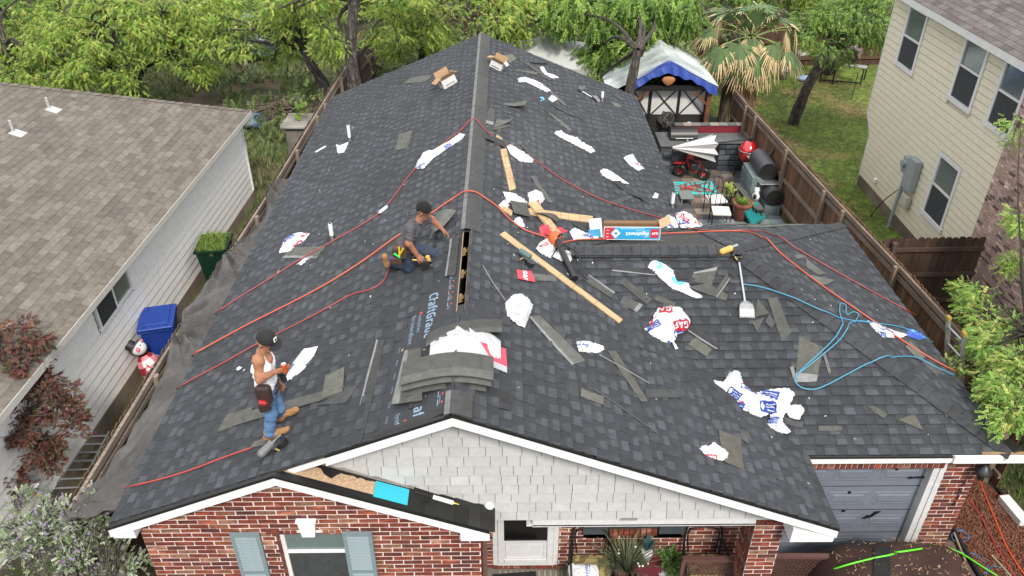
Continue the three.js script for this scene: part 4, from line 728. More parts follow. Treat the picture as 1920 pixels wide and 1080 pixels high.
{
const r=rngOf(120);let k=0;
const labels=['far mesquite beyond the brush behind the white house','far tree beyond the rear fence past the ridge','far tree beyond the rear fence past the gazebo and palm'];
for(let x=-27;x < 20;x +=2.6,k++){
const z=-29 - rr(0,5,r),s=x < -4?0:x < 5?1:2;const h=rr(2.4,3.4,r);
blobTree('far_tree',labels[s],'far trees: ' +['left','middle','right'][s],{seed:130 + k,r0:0.16,size:0.28,tones:k % 3?GREEN_Y:GREEN_M,bark:[0.08,0.065,0.055],trunk:[V(x,0,z),V(x + rr(-0.3,0.3,r),1.2,z),V(x + rr(-0.5,0.5,r),2.2,z)],blobs:[{c:[x + rr(-0.6,0.6,r),h,z],r:[1.9,1.3,1.5],n:26,cr:0.5},{c:[x + rr(-1,1,r),h * 0.5,z + 1],r:[1.5,0.8,1.2],n:12,cr:0.45}]});
}
const spots=[];const rb=rngOf(140);
for(let i=0;i < 5200;i++){const x=rr(-24,-4.9,rb),z=rr(-28,-16.5,rb),f=fbm(x * 0.5 + 9,z * 0.5 + 30,3);if(f < 0.47)continue;spots.push({p:V(x,rr(0.02,1.3 *(f - 0.35)* 2.4,rb),z),out:V(rr(-1,1,rb),0.9,rr(-1,1,rb))});}
for(let i=0;i < 1600;i++){const x=rr(-4.3,9,rb),z=rr(-25.8,-21,rb);spots.push({p:V(x,rr(0.02,1.6,rb),z),out:V(rr(-1,1,rb),0.6,rr(-1,1,rb))});}
const g=sprays('brush',scene,spots,'mid',0.34,[[0.13,0.19,0.04],[0.09,0.14,0.035],[0.17,0.2,0.06],[0.06,0.1,0.025]],rb,-0.2);g.userData.kind='stuff';tag(g,'tangled green undergrowth behind the houses','undergrowth');
}
blobTree('feathery_tree','feathery light green tree reaching over the garage corner and brown fence',null,{seed:150,r0:0.06,leaf:'mid',size:0.105,dens:4.5,bark:[0.1,0.08,0.06],droop:0.35,trunk:[V(9.3,0,-3.6),V(9.1,1.0,-3.6),V(8.8,1.9,-3.5),V(8.5,2.5,-3.4)],
tones:[[0.19,0.34,0.045],[0.24,0.39,0.06],[0.14,0.27,0.035],[0.3,0.42,0.09],[0.4,0.42,0.1]],blobs:[bl(1880,620,2.3,0.5,0.4,0.6,7,{per:22,cr:0.24}),bl(1840,560,2.3,0.35,0.3,0.5,5,{per:16,cr:0.2}),bl(1900,500,2.6,0.4,0.35,0.5,5,{per:16,cr:0.2}),bl(1875,715,2.6,0.45,0.3,0.5,9,{per:26,cr:0.22}),bl(1900,770,2.7,0.3,0.3,0.35,6,{per:24,cr:0.2}),bl(1905,250,4.3,0.25,0.5,0.3,3,{per:12,cr:0.18,limbs:1}),bl(1915,430,3.2,0.3,0.3,0.4,3,{per:14,cr:0.2}),bl(1808,540,2.1,0.22,0.2,0.3,2,{per:12,cr:0.16,limbs:1}),bl(1795,690,2.3,0.18,0.15,0.2,2,{per:12,cr:0.14,limbs:1}),bl(1850,660,2.4,0.3,0.25,0.4,5,{per:18,cr:0.2})]});
blobTree('crape_myrtle','crape myrtle with rusty red and green leaves beside the white siding',null,{category:'tree',seed:160,r0:0.035,leaf:'broad',size:0.08,dens:4,droop:0,bark:[0.3,0.26,0.22],trunk:[V(...at3(48,930,0.5)),V(...at3(40,860,1.1)),V(...at3(30,780,1.7)),V(...at3(22,720,2.1))],
tones:[[0.09,0.018,0.016],[0.12,0.03,0.018],[0.065,0.016,0.015],[0.085,0.05,0.016],[0.055,0.06,0.016],[0.15,0.055,0.022]],blobs:[bl(20,660,2.6,0.45,0.35,0.45,16,{per:18,cr:0.16,limbs:5}),bl(70,710,2.1,0.35,0.3,0.4,13,{per:16,cr:0.15,limbs:4}),bl(30,790,1.7,0.5,0.3,0.4,15,{per:16,cr:0.16,limbs:4,from:2}),bl(115,760,1.8,0.3,0.25,0.35,8,{per:14,cr:0.14,limbs:3,from:2}),bl(10,900,1.0,0.4,0.3,0.3,12,{per:16,cr:0.15,limbs:3,from:1}),bl(90,850,1.2,0.35,0.3,0.35,10,{per:14,cr:0.14,limbs:3,from:1}),bl(140,800,1.5,0.15,0.2,0.2,4,{per:10,cr:0.12,limbs:2,from:2})]});
blobTree('sage_shrub','silvery green sage shrub with lilac blossoms at the front left eave',null,{category:'shrub',seed:170,r0:0.03,leaf:'broad',size:0.06,dens:1.7,droop:-0.5,bark:[0.24,0.2,0.16],trunk:[V(-4.7,0,0.25),V(-4.65,0.4,0.25),V(-4.6,0.8,0.25)],
tones:[[0.27,0.32,0.2],[0.33,0.37,0.25],[0.22,0.28,0.15],[0.38,0.42,0.31],[0.32,0.25,0.36],[0.16,0.24,0.08]],blobs:[bl(110,990,1.5,0.5,0.35,0.35,34,{per:22,cr:0.14,limbs:9}),bl(190,965,1.6,0.2,0.35,0.25,16,{per:20,cr:0.12,limbs:7}),bl(40,1030,1.4,0.45,0.35,0.35,26,{per:20,cr:0.14,limbs:8}),bl(150,1055,1.3,0.45,0.3,0.35,24,{per:18,cr:0.13,limbs:8}),bl(215,905,1.7,0.03,0.22,0.03,5,{per:8,cr:0.06,limbs:3}),bl(60,960,1.6,0.35,0.3,0.3,16,{per:18,cr:0.13,limbs:6}),bl(225,1065,1.2,0.25,0.3,0.25,14,{per:18,cr:0.13,limbs:5}),bl(215,1030,1.2,0.2,0.2,0.2,8,{per:14,cr:0.12,limbs:3})]});
{
const r=rngOf(180),blade=new MB();for(let i=0;i < 7;i++){const a=rr(0,6.28,r),b=V(rr(-0.05,0.05,r),0,rr(-0.05,0.05,r)),t=b.clone().add(V(Math.cos(a)* 0.06,rr(0.6,1,r),Math.sin(a)* 0.06)),s=V(-Math.sin(a),0,Math.cos(a)).multiplyScalar(0.035),f=rr(0.7,1.3,r);blade.tri(b.clone().add(s),b.clone().sub(s),t.clone().multiplyScalar(1).add(V(Math.cos(a)* 0.3,0,Math.sin(a)* 0.3)),lin(f));}
const geo=blade.geo(),gm=mat(lin(1),{vertexColors:true,roughness:0.8});
const turf=(name,label,n,area,size,tones,keep)=>{const list=[];for(let i=0;i < n;i++){const p=area(r);if(p&&(!keep||keep(p)))list.push(p);}const im=new THREE.InstancedMesh(geo,gm,list.length),c=new THREE.Color();im.name=numbered(name);list.forEach((p,i)=>{Q.setFromAxisAngle(V(0,1,0),rr(0,6,r));M4.compose(p,Q,V(1,rr(0.5,1.3,r),1).multiplyScalar(size * rr(0.7,1.3,r)));im.setMatrixAt(i,M4);const t=pick(tones,r);c.setRGB(...t);im.setColorAt(i,c);});tag(im,label,'grass',null,'stuff');scene.add(im);};
const lg=new THREE.PlaneGeometry(14,17,1,1);lg.rotateX(-Math.PI / 2);lg.translate(14.5,0.006,-16.2);struct('lawn',boxUV(lg),mat(lin(0.62,0.56,0.42),{map:T.lawn,roughness:1}));
const lawnT=[[0.2,0.2,0.04],[0.25,0.23,0.07],[0.16,0.18,0.035],[0.32,0.27,0.13]];
turf('lawn_grass','patchy green and straw lawn beside the cream house',16000,(q)=>{const z=rr(-24.3,-8.4,q),x0=lerp(8.3,7.5,clamp((-z - 4)/ 11,0,1))+(z < -16?1.2:0.1);return V(x0 + Math.pow(q(),1.1)* 7,0,z);},0.09,lawnT,(p)=> fbm(p.x * 0.8,p.z * 0.8 + 50,3)> 0.4&&p.x <(p.z > -13.6?10.2:19)&&(p.z < -13.4||fbm(p.x * 1.3,p.z * 1.3,2)> 0.5));
turf('weed_grass','green weeds between the white house and the left fence',6000,(q)=>{const z=rr(-21,0.5,q);return V(rr(z > -13.2?-6.1:-9,-5.15,q),0,z);},0.2,[[0.06,0.11,0.02],[0.09,0.14,0.03],[0.12,0.14,0.05]],(p)=> fbm(p.x * 0.9,p.z * 0.9 + 20,3)> 0.5);
turf('meadow_grass','tall grass in the open ground behind the white house',15000,(q)=> V(rr(-24,-4.9,q),0,rr(-27,-13.6,q)),0.28,[[0.11,0.16,0.04],[0.16,0.18,0.07],[0.2,0.19,0.11],[0.08,0.13,0.03]],(p)=> fbm(p.x * 0.5,p.z * 0.5 + 80,3)> 0.42);
turf('side_grass','grass between the brown fence and the pink brick wall',2400,(q)=> V(rr(8.5,10.2,q),0,rr(-7.4,1,q)),0.16,[[0.07,0.13,0.025],[0.1,0.17,0.03]],null);
}
{
const bx=7.98,bz=-17.8,t=thing('fan_palm','fan palm with sunburnt drooping fronds beside the gazebo','palm tree',V(bx,0,bz)),r=rngOf(190);
const prof=[];for(let i=0;i <=16;i++)prof.push([0.25 + 0.03 * Math.sin(i * 2.4)+(i > 12?0.04:0),i * 0.185]);
mesh('trunk',lathe(prof,14),mat(lin(0.22,0.1,0.05),{map:T.bark,bumpMap:T.bark,bumpScale:0.03}),t);
const boots=[];for(let i=0;i < 60;i++){const a=i * 2.4,y=0.1 + i * 0.045;boots.push(box(0.1,0.16,0.035,0,0,0,-0.4,0,0).rotateY(-a + Math.PI / 2).translate(Math.cos(a)* 0.22,y,Math.sin(a)* 0.22));}stuff(mesh('leaf_bases',boots,mat(lin(0.26,0.15,0.08),{map:T.bark}),t));
const stalk=mat(lin(0.2,0.25,0.07),{roughness:0.6}),fm=mat(lin(1),{vertexColors:true,roughness:0.75,transmission:0.15,thickness:0,phys:true});
const crownY=3.0;
const frond=(az,el,Ls,R,tilt,dry,y0=crownY)=>{
const dir=V(Math.cos(az)* Math.cos(el),Math.sin(el),Math.sin(az)* Math.cos(el)),s0=V(Math.cos(az)* 0.15,y0,Math.sin(az)* 0.15),hub=s0.clone().addScaledVector(dir,Ls).add(V(0,-0.12 * Ls,0));
const ax=V(Math.cos(az)* Math.cos(tilt),Math.sin(tilt),Math.sin(az)* Math.cos(tilt)),sd=V(-Math.sin(az),0,Math.cos(az)),mb=new MB(),n=30;
const f=mesh('frond',new THREE.BufferGeometry(),fm,t);
for(let k=0;k < n;k++){
const th=lerp(-1.75,1.75,(k + 0.5)/ n),dw=3.5 / n * 0.54,R1=R * rr(0.85,1.08,r)*(1 - 0.12 * Math.abs(th)/ 1.75),dr=rr(0.2,0.45,r)*(dry > 0.7?2.2:1);
const P=(q,w)=>{const a=th + w,rad=R1 * q;const p=hub.clone().addScaledVector(ax,Math.cos(a)* rad).addScaledVector(sd,Math.sin(a)* rad);p.y -=dr * q * q * q * R + 0.03 *(k % 2)* q;if(dry > 0.7){const c=hub.clone().addScaledVector(ax,Math.cos(a)* rad * 0.55).addScaledVector(sd,Math.sin(a)* rad * 0.55);p.lerp(V(c.x,p.y - 0.25 * q * R,c.z),q * 0.6);}return p;};
const gq=dry > 0.97?0:lerp(0.88,0.36,dry)* rr(0.8,1.2,r),green=lin(0.085 * rr(0.8,1.2,r),0.145 * rr(0.8,1.2,r),0.045),dc=dry > 0.97?[0.26,0.16,0.09]:[0.5,0.38,0.2],ff=rr(0.7,1.2,r),tan=lin(dc[0]* ff,dc[1]* ff,dc[2]* ff);
const qs=[0.03,0.35,0.6,0.82,1.0],ws=[0.25,1,0.9,0.5,0.06];
for(let i=0;i < 4;i++)mb.quad(P(qs[i],-dw * ws[i]* 0.95),P(qs[i],dw * ws[i]* 0.95),P(qs[i + 1],dw * ws[i + 1]* 0.95),P(qs[i + 1],-dw * ws[i + 1]* 0.95),(qs[i]+ qs[i + 1])/ 2 < gq?green:tan);
}
f.geometry=mb.geo();
mesh('stalk',limb([s0,s0.clone().addScaledVector(dir,Ls * 0.5),hub],0.022,0.012,6,5),stalk,f);
};
for(const[az,el,L,R,tilt,dry]of[[1.57,-0.15,0.55,0.62,-1.05,0.35],[0.9,0.05,0.6,0.6,-1.0,0.75],[2.2,0.05,0.6,0.6,-1.0,0.75],[2.7,-0.1,0.8,0.68,-0.8,0.5],[0.5,-0.15,0.85,0.66,-0.75,0.6],[3.2,0.3,0.9,0.6,-0.5,0.55],[-0.05,0.35,0.95,0.6,-0.9,0.92],[0.3,0.42,0.75,0.58,-0.95,0.92],[3.5,0.55,0.8,0.6,-0.9,0.85],[1.75,0.3,0.5,0.52,-1.25,0.9],[1.2,-0.5,0.6,0.62,-1.25,0.3],[2.0,-0.55,0.6,0.62,-1.25,0.35],[1.55,1.2,0.5,0.6,1.2,0.1],[0.9,1.1,0.6,0.65,0.9,0.1],[2.6,1.1,0.6,0.65,0.9,0.1],[-1.2,0.8,0.8,0.7,0.3,0.2],[-2.2,0.7,0.8,0.7,0.2,0.3],[-0.6,0.5,0.8,0.7,0,0.3],[1.5,1.5,0.35,0.55,1.4,0.05],[1.4,-0.8,0.5,0.6,-1.4,0.5],[4.0,0.3,0.8,0.6,-0.4,0.6],[-1.6,0.2,0.8,0.7,-0.4,0.5]])frond(az,el,L * 1.2,R * 1.32,tilt,dry > 0.8?dry:dry * 0.7);
for(let i=0;i < 16;i++)frond(i * 0.39 + 0.1,-1.1,0.3,0.62,-1.42,1.0,2.6 -(i % 4)* 0.26);
const p2=V(...at3(1352,246,0));const t2=thing('palm_stump','greyish bare palm trunk beside the fan palm','tree trunk',p2);mesh('trunk',lathe([[0.2,0],[0.17,0.5],[0.17,1.2],[0.16,2.0],[0.0,2.05]],14),mat(lin(0.16,0.11,0.075),{map:T.bark,bumpMap:T.bark,bumpScale:0.02}),t2);
}
// ---------- left side passage ----------
const fenceX=(z)=>{for(let i=0;i + 1 < FL.length;i++)if(z <=FL[i][1]&&z >=FL[i + 1][1])return lerp(FL[i][0],FL[i + 1][0],(FL[i][1]- z)/(FL[i][1]- FL[i + 1][1]));return FL[0][0];};
{
const A=[-10.0,-9.6,-7.05,-4.6,-0.6].map((z)=> V(fenceX(z)+ 0.1,1.74,z)),nS=320,nT=30,pos=[],idx=[],uv=[];
for(let i=0;i <=nS;i++){const z=lerp(-0.55,-10.05,i / nS);let k=0;while(k < A.length - 2&&z > A[k + 1].z)k++;const q=clamp((z - A[k].z)/(A[k + 1].z - A[k].z),0,1),span=A[k + 1].z - A[k].z,sag=Math.pow(Math.sin(Math.PI * q),0.75)*[0,0.3,0,0.36][k];
for(let j=0;j <=nT;j++){const t=j / nT;const x0=fenceX(z)+ 0.05 + sag * 0.5,y0=1.8 - sag * 0.25,x1=-3.9,y1=2.0;let x=lerp(x0,x1,t),y=lerp(y0,y1,t)+ 0.1 * Math.sin(Math.PI * t);
for(const a of A){const dx=x - a.x,dz=z - a.z,d=Math.hypot(dx,dz),an=Math.atan2(dz,dx + 0.08);y +=0.34 *(1 - t)*(1 - t)* Math.exp(-d / 1.8)* Math.min(1,d / 0.3)*(Math.abs(Math.sin(an * 7 + a.z))- 0.6)+ 0.05 *(1 - t)* Math.exp(-d / 1.6)* Math.sin(an * 29);}
y +=(1 - t * t)*(0.12 *(Math.abs(fbm(x * 2.2 + z * 1.1 + 50,z * 1.6 - x * 2 + 50,3)- 0.5)* 2 - 0.25)+ 0.025 * Math.sin((x * 2.2 + z)* 9));pos.push(x,y,z);uv.push(x,z);}}
for(let i=0;i < nS;i++)for(let j=0;j < nT;j++){const a=i *(nT + 1)+ j,b=a + nT + 1;idx.push(a,b,a + 1,b,b + 1,a + 1);}
const g=new THREE.BufferGeometry();g.setAttribute('position',new THREE.Float32BufferAttribute(pos,3));g.setAttribute('uv',new THREE.Float32BufferAttribute(uv,2));g.setIndex(idx);g.computeVertexNormals();
tag(mesh('shade_cloth',g,mat(lin(0.14,0.132,0.125),{map:T.blotch,roughness:0.9})),'dark grey shade cloth hung in folds from the left fence top','tarp');
}
function wheelieBin(name,label,pos,turn,col,lidOpen){
const t=thing(name,label,'bin',pos,turn),m=mat(lin(...col),{roughness:0.42,map:T.fine});
const b=new MB(),bot=[[-0.24,-0.28],[0.24,-0.28],[0.24,0.26],[-0.24,0.26]],top=[[-0.31,-0.38],[0.31,-0.38],[0.31,0.36],[-0.31,0.36]];
for(let i=0;i < 4;i++){const j=(i + 1)% 4;b.quad(V(bot[i][0],0.05,bot[i][1]),V(bot[j][0],0.05,bot[j][1]),V(top[j][0],0.98,top[j][1]),V(top[i][0],0.98,top[i][1]),WHITE);}
b.poly(bot.map(([x,z])=> V(x,0.05,z)),WHITE);mesh('body',b.geo(),m,t);
mesh('rim',[box(0.68,0.05,0.05,0,0.98,0.37),box(0.68,0.05,0.05,0,0.98,-0.39),box(0.05,0.05,0.8,0.32,0.98,0),box(0.05,0.05,0.8,-0.32,0.98,0)],m,t);
for(const s of[-1,1])mesh('wheel',cyl(0.13,0.13,0.06,s * 0.29,0.13,-0.3,18,0,Math.PI / 2),MT.blackPlastic,t);
if(!lidOpen){const l=mesh('lid',[rbox(0.7,0.06,0.86,0.03,0,1.05,0),rbox(0.5,0.03,0.5,0.015,0,1.085,0.05)],m,t);mesh('lid_rib',[rbox(0.05,0.025,0.7,0.01,-0.22,1.095,0),rbox(0.05,0.025,0.7,0.01,0.22,1.095,0)],m,l);mesh('handle',rod([-0.2,1.02,-0.46],[0.2,1.02,-0.46],0.018),m,t);}
return t;
}
wheelieBin('wheeled_bin','blue wheeled bin with its lid closed by the white siding',V(-6.08,0,-6.15),0.25,[0.012,0.05,0.3]).scale.setScalar(0.93);
{
const t=wheelieBin('wheeled_bin','dark green wheeled bin heaped with cut grass',V(-5.86,0,-8.95),0.1,[0.004,0.03,0.017],true),r=rngOf(201),b=new MB();
for(let i=0;i < 900;i++){const x=rr(-0.3,0.3,r),z=rr(-0.36,0.34,r),y=0.95 + 0.2 *(1 -(x * x + z * z)* 5)* r(),d=V(rr(-1,1,r),rr(0.1,1.2,r),rr(-1,1,r)).normalize().multiplyScalar(rr(0.1,0.22,r)),s=V(d.z,0,-d.x).normalize().multiplyScalar(0.007),f=rr(0.6,1.2,r);b.tri(V(x,y,z).add(s),V(x,y,z).sub(s),V(x,y,z).add(d),lin(0.13 * f,0.2 * f,0.03 * f));}
tag(stuff(mesh('grass_heap',[b.geo(),sph(0.33,0,0.9,0,1,0.5,1.1)].map((g,i)=> i?paint(g,lin(0.07,0.11,0.02)):g),mat(lin(1),{vertexColors:true,roughness:0.9}),t)));
}
{
const t=thing('snow_figure','plush snow figure in a red and white plaid coat with pink earmuffs','decoration',V(-6.02,0.0,-5.5)),pl=tex(128,(u,v)=>{const a=(Math.floor(u * 6)% 2),b=(Math.floor(v * 6)% 2),n=fbm(u * 20,v * 20,3,20,4);return a&&b?[0.55,0.1,0.14]:a||b?[0.8,0.5 * n + 0.26,0.5 * n + 0.3]:[0.92,0.88,0.86];},true,1);
t.scale.setScalar(0.82);const bg=lathe([[0.02,0],[0.2,0.03],[0.27,0.2],[0.27,0.42],[0.2,0.62],[0.12,0.72]],22).rotateZ(0.35).rotateX(-0.1);
mesh('coat',bg,mat(lin(0.9),{map:pl,roughness:0.95}),t);
mesh('head',sph(0.17,-0.3,0.85,-0.08,1,0.95,1,20),mat(lin(0.75,0.73,0.72),{roughness:0.95,map:T.fine}),t);
mesh('hat',[cyl(0.13,0.12,0.14,-0.47,0.95,-0.05,16,0,0.9),cyl(0.18,0.18,0.02,-0.4,0.92,-0.05,18,0,0.9)],MT.black,t);
for(const s of[-1,1]){mesh('earmuff',sph(0.07,-0.27 + 0.02 * s,0.92,-0.08 + s * 0.15,0.7,1,0.6),mat(lin(0.65,0.2,0.25),{roughness:0.95}),t);mesh('arm',rod([-0.16,0.55,s * 0.18],[0.06,0.36,s * 0.28],0.07,0.06,10),mat(lin(0.9),{map:pl,roughness:0.95}),t);mesh('eye',sph(0.018,-0.22,0.98,-0.08 + s * 0.06),MT.black,t);}
}
{
const t=thing('ladder','grey aluminium ladder lying between the left fence and white siding','ladder'),a=V(...at3(183,812,0.25)),b=V(...at3(122,925,0.25)),d=b.clone().sub(a),side=V(-d.z,0,d.x).normalize().multiplyScalar(0.2);
for(const s of[-1,1])mesh('side_rail',bar(a.clone().addScaledVector(side,s),b.clone().addScaledVector(side,s),0.03,0.07),MT.steel,t);
for(let k=0;k < 7;k++){const c=a.clone().lerp(b,(k + 0.4)/ 7);mesh('rung',rod(c.clone().add(side),c.clone().sub(side),0.02),MT.steel,t);}
}
{
const t=thing('storage_cabinet','grey cabinet with a flat lid and a seedling on it behind the fence','cabinet',V(-5.5,0,-16.2));mesh('body',rbox(0.75,0.95,0.9,0.02,0,0.48,0),mat(lin(0.2,0.19,0.16),{map:T.blotch}),t);mesh('lid',rbox(0.95,0.07,1.15,0.02,0,0.99,0),mat(lin(0.34,0.32,0.28),{map:T.blotch}),t);for(const x of[-0.18,0.2])mesh('door',rbox(0.34,0.8,0.02,0.01,x,0.5,0.46),mat(lin(0.22,0.2,0.17),{map:T.blotch}),t);
const r=rngOf(210);sprays('seedling',t,Array.from({length:22},()=>({p:V(rr(-0.06,0.14,r),1.0 + rr(0,0.45,r),rr(-0.1,0.1,r)),out:V(rr(-1,1,r),0.6,rr(-1,1,r))})),'broad',0.2,GREEN_Y,r,-0.2);
const g=[];for(let i=0;i < 240;i++){const x=-6.7 + rr(-1.0,1.1,r),z=-18.9 + rr(-0.6,0.6,r),y=rr(0,0.6,r)*(1 - Math.abs(x + 6.7)/ 1.5),a=rr(0,6.28,r),l=rr(0.3,0.8,r),p=V(x,y + 0.05,z),d=V(Math.cos(a),rr(-0.3,0.4,r),Math.sin(a)).multiplyScalar(l);g.push(limb([p.clone().sub(d),p.clone().add(V(0,0.08,0)),p.clone().add(d)],0.022,0.008,3,4));}
tag(mesh('brush_pile',g,mat(lin(0.13,0.1,0.085),{roughness:1})),'heap of cut grey branches behind the left fence','brush pile',null,'stuff');
const tp=thing('tarp_bundle','crumpled blue tarp bundle on the grass behind the tan roof corner','tarp',V(-7.55,0,-18.3));const tg=new THREE.SphereGeometry(0.42,24,16),P=tg.attributes.position;for(let i=0;i < P.count;i++){const n=0.7 + 0.6 * fbm(P.getX(i)* 5 + 9,P.getZ(i)* 5 + P.getY(i)* 4,3);P.setXYZ(i,P.getX(i)* n,Math.max(0.02,0.2 + P.getY(i)* n * 0.6),P.getZ(i)* n);}tg.computeVertexNormals();mesh('sheet',tg,mat(lin(0.09,0.13,0.2),{roughness:0.6}),tp);
const tb=thing('blue_tub','bright blue plastic tub between the left fence and the roof edge','tub',V(-4.45,0.35,-11.0));mesh('tub',lathe([[0.0,0],[0.2,0.0],[0.27,0.5],[0.3,0.52],[0.3,0.56],[0.26,0.55],[0.2,0.04],[0,0.04]],20).rotateZ(-0.5),mat(lin(0.02,0.22,0.55),{roughness:0.4}),tb);mesh('stand',box(0.4,0.36,0.4,0,-0.17,0),MT.black,tb);
}
function car(label,pos,turn,col){
const t=thing('parked_car',label,'car',pos,turn,null),s=new THREE.Shape([[-2.1,0.35],[-2.15,0.75],[-1.5,0.95],[-0.9,1.42],[0.7,1.45],[1.4,0.98],[2.1,0.85],[2.15,0.35]].map(([x,y])=> new THREE.Vector2(x,y)));
const g=new THREE.ExtrudeGeometry(s,{depth:1.6,bevelEnabled:true,bevelSize:0.07,bevelThickness:0.08,bevelSegments:2});g.translate(0,0,-0.8);mesh('body',g,mat(lin(...col),{roughness:0.25,phys:true,clearcoat:0.8}),t);
for(const sd of[-1,1]){mesh('side_window',box(1.9,0.34,0.02,-0.1,1.2,sd * 0.885),MT.darkGlass,t);for(const x of[-1.35,1.35])mesh('wheel',cyl(0.33,0.33,0.22,x,0.33,sd * 0.8,20,Math.PI / 2),MT.blackPlastic,t);}
for(const x of[-1.22,1.07])mesh('windscreen',box(0.03,0.5,1.4,x,1.22,0,0,0,x < 0?-0.85:0.95),MT.darkGlass,t);
}
car('dark blue car parked beyond the mesquites behind the white house',V(-14.5,0,-25.4),0.2,[0.012,0.02,0.05]);
car('blue pickup-sized car under the mesquites nearest the left fence',V(-10.6,0,-26.2),-0.3,[0.035,0.045,0.08]);
// ---------- back patio ----------
{
const pat=struct('patio',box(3.9,0.04,6.6,5.75,0.0,-12.6),mat(lin(0.16,0.15,0.14),{map:T.blotch})),r=rngOf(220),pm=mat(lin(1),{map:T.blotch,vertexColors:true,roughness:0.9});
const tn=[[0.42,0.34,0.26],[0.16,0.145,0.14],[0.2,0.15,0.12],[0.12,0.125,0.135],[0.3,0.23,0.17]];
const P=new Pieces('paver','paver_run',pm,300);
for(let i=0;i < 12;i++)for(let j=0;j < 20;j++){const x=4.0 + i * 0.305,z=-9.6 - j * 0.305;if(z < -15.2)continue;const b=new MB(),t=z > -11.9&&x > 5.4?[[0.3,0.36,0.37],[0.24,0.28,0.29],[0.14,0.14,0.14]][Math.floor(r()* 3)]:(i + j)% 2?pick(tn,r):tn[(i * 7 + j * 3)% 3],f=rr(0.85,1.15,r);extr(b,rect(0.004,0.004,0.3,0.3),{O:V(x,0.022,z),u:V(1,0,0),v:V(0,0,-1),n:V(0,1,0)},-0.01,0.008 + rr(0,0.004,r),lin(t[0]* f,t[1]* f,t[2]* f));P.add(pat,b,V(x,0,z));}
P.done();
const gz=new THREE.PlaneGeometry(4.5,3.6);gz.rotateX(-Math.PI / 2);gz.translate(5.5,0.014,-17.1);struct('green_carpet',boxUV(gz),mat(lin(0.012,0.07,0.03),{map:T.blotch,roughness:1}));
const y0=0.034;
const cv=document.createElement('canvas');cv.width=cv.height=256;const c=cv.getContext('2d');c.fillStyle='#2fb3b0';c.fillRect(0,0,256,256);c.strokeStyle='#6d2f2f';c.lineWidth=9;for(let i=0;i < 7;i++){c.beginPath();c.moveTo(rr(0,256,r),rr(0,256,r));for(let k=0;k < 4;k++)c.quadraticCurveTo(rr(0,256,r),rr(0,256,r),rr(0,256,r),rr(0,256,r));c.stroke();}c.fillStyle='#c4574a';for(let i=0;i < 14;i++){c.beginPath();c.arc(rr(0,256,r),rr(0,256,r),rr(6,14,r),0,7);c.fill();}
const rt=new THREE.CanvasTexture(cv);rt.colorSpace=THREE.SRGBColorSpace;const rg=new THREE.BoxGeometry(1.25,0.012,0.82);rg.translate(5.72,y0 + 0.008,-13.55);
tag(mesh('outdoor_rug',rg,mat(lin(1),{map:rt,roughness:1})),'turquoise rug with dark red swirls on the patio pavers','rug');
const st=[[0.1,0.12,0.15],[0.14,0.17,0.2],[0.07,0.08,0.1],[0.19,0.23,0.27]],cn=thing('outdoor_counter','grey stone outdoor kitchen counter with a red tiled back ledge','counter');
mesh('base',[box(2.0,0.84,0.6,6.45,0.45,-15.0),box(0.62,0.84,0.9,5.25,0.45,-14.9)],mat(lin(0.06)),cn);
for(let k=0;k < 26;k++){const L=k > 19,x=L?rr(5.0,5.5,r):6.75 +(k % 4)* 0.17 - 0.02,y=L?0.12 +(k - 20)* 0.13:0.1 + Math.floor(k / 4)* 0.165;mesh('stone',rbox(L?0.2:0.165,0.125,0.05,0.015,L?5.12 +(k % 2)* 0.24:x,y,L?-14.43:-14.69),mat(lin(...pick(st,r)),{map:T.blotch}),cn);}
mesh('worktop',[rbox(2.1,0.05,0.72,0.01,6.45,0.9,-14.98),rbox(0.7,0.05,1.0,0.01,5.25,0.902,-14.9)],mat(lin(0.17,0.18,0.18),{map:T.blotch,roughness:0.6}),cn);
mesh('cupboard_door',rbox(0.45,0.7,0.03,0.01,6.42,0.45,-14.68),mat(lin(0.01)),cn);
mesh('back_ledge',box(2.3,1.1,0.14,6.6,0.57,-15.45),mat(lin(0.22,0.018,0.03),{map:T.fine,roughness:0.5}),cn);
for(let k=0;k < 9;k++)mesh('ledge_tile',rbox(0.25,0.035,0.2,0.006,5.58 + k * 0.256,1.14,-15.45),mat(lin(...[[0.12,0.12,0.12],[0.32,0.27,0.23],[0.2,0.2,0.2]][k % 3]),{map:T.fine}),cn);
const gg=thing('gas_grill','black gas grill with a white emblem built in behind the counter','grill',V(5.62,0.9,-15.0));mesh('hood',new THREE.CylinderGeometry(0.24,0.24,0.75,20,1,false,0,Math.PI).rotateZ(Math.PI / 2).rotateX(-0.0).translate(0,0.08,0),MT.blackPlastic,gg);mesh('body',rbox(0.78,0.22,0.46,0.02,0,0.02,0.02),MT.blackPlastic,gg);mesh('handle',rod([-0.25,0.1,0.27],[0.25,0.1,0.27],0.014),MT.steel,gg);mesh('emblem',cyl(0.035,0.035,0.006,0.1,0.04,0.255,3,Math.PI / 2),MT.white,gg);
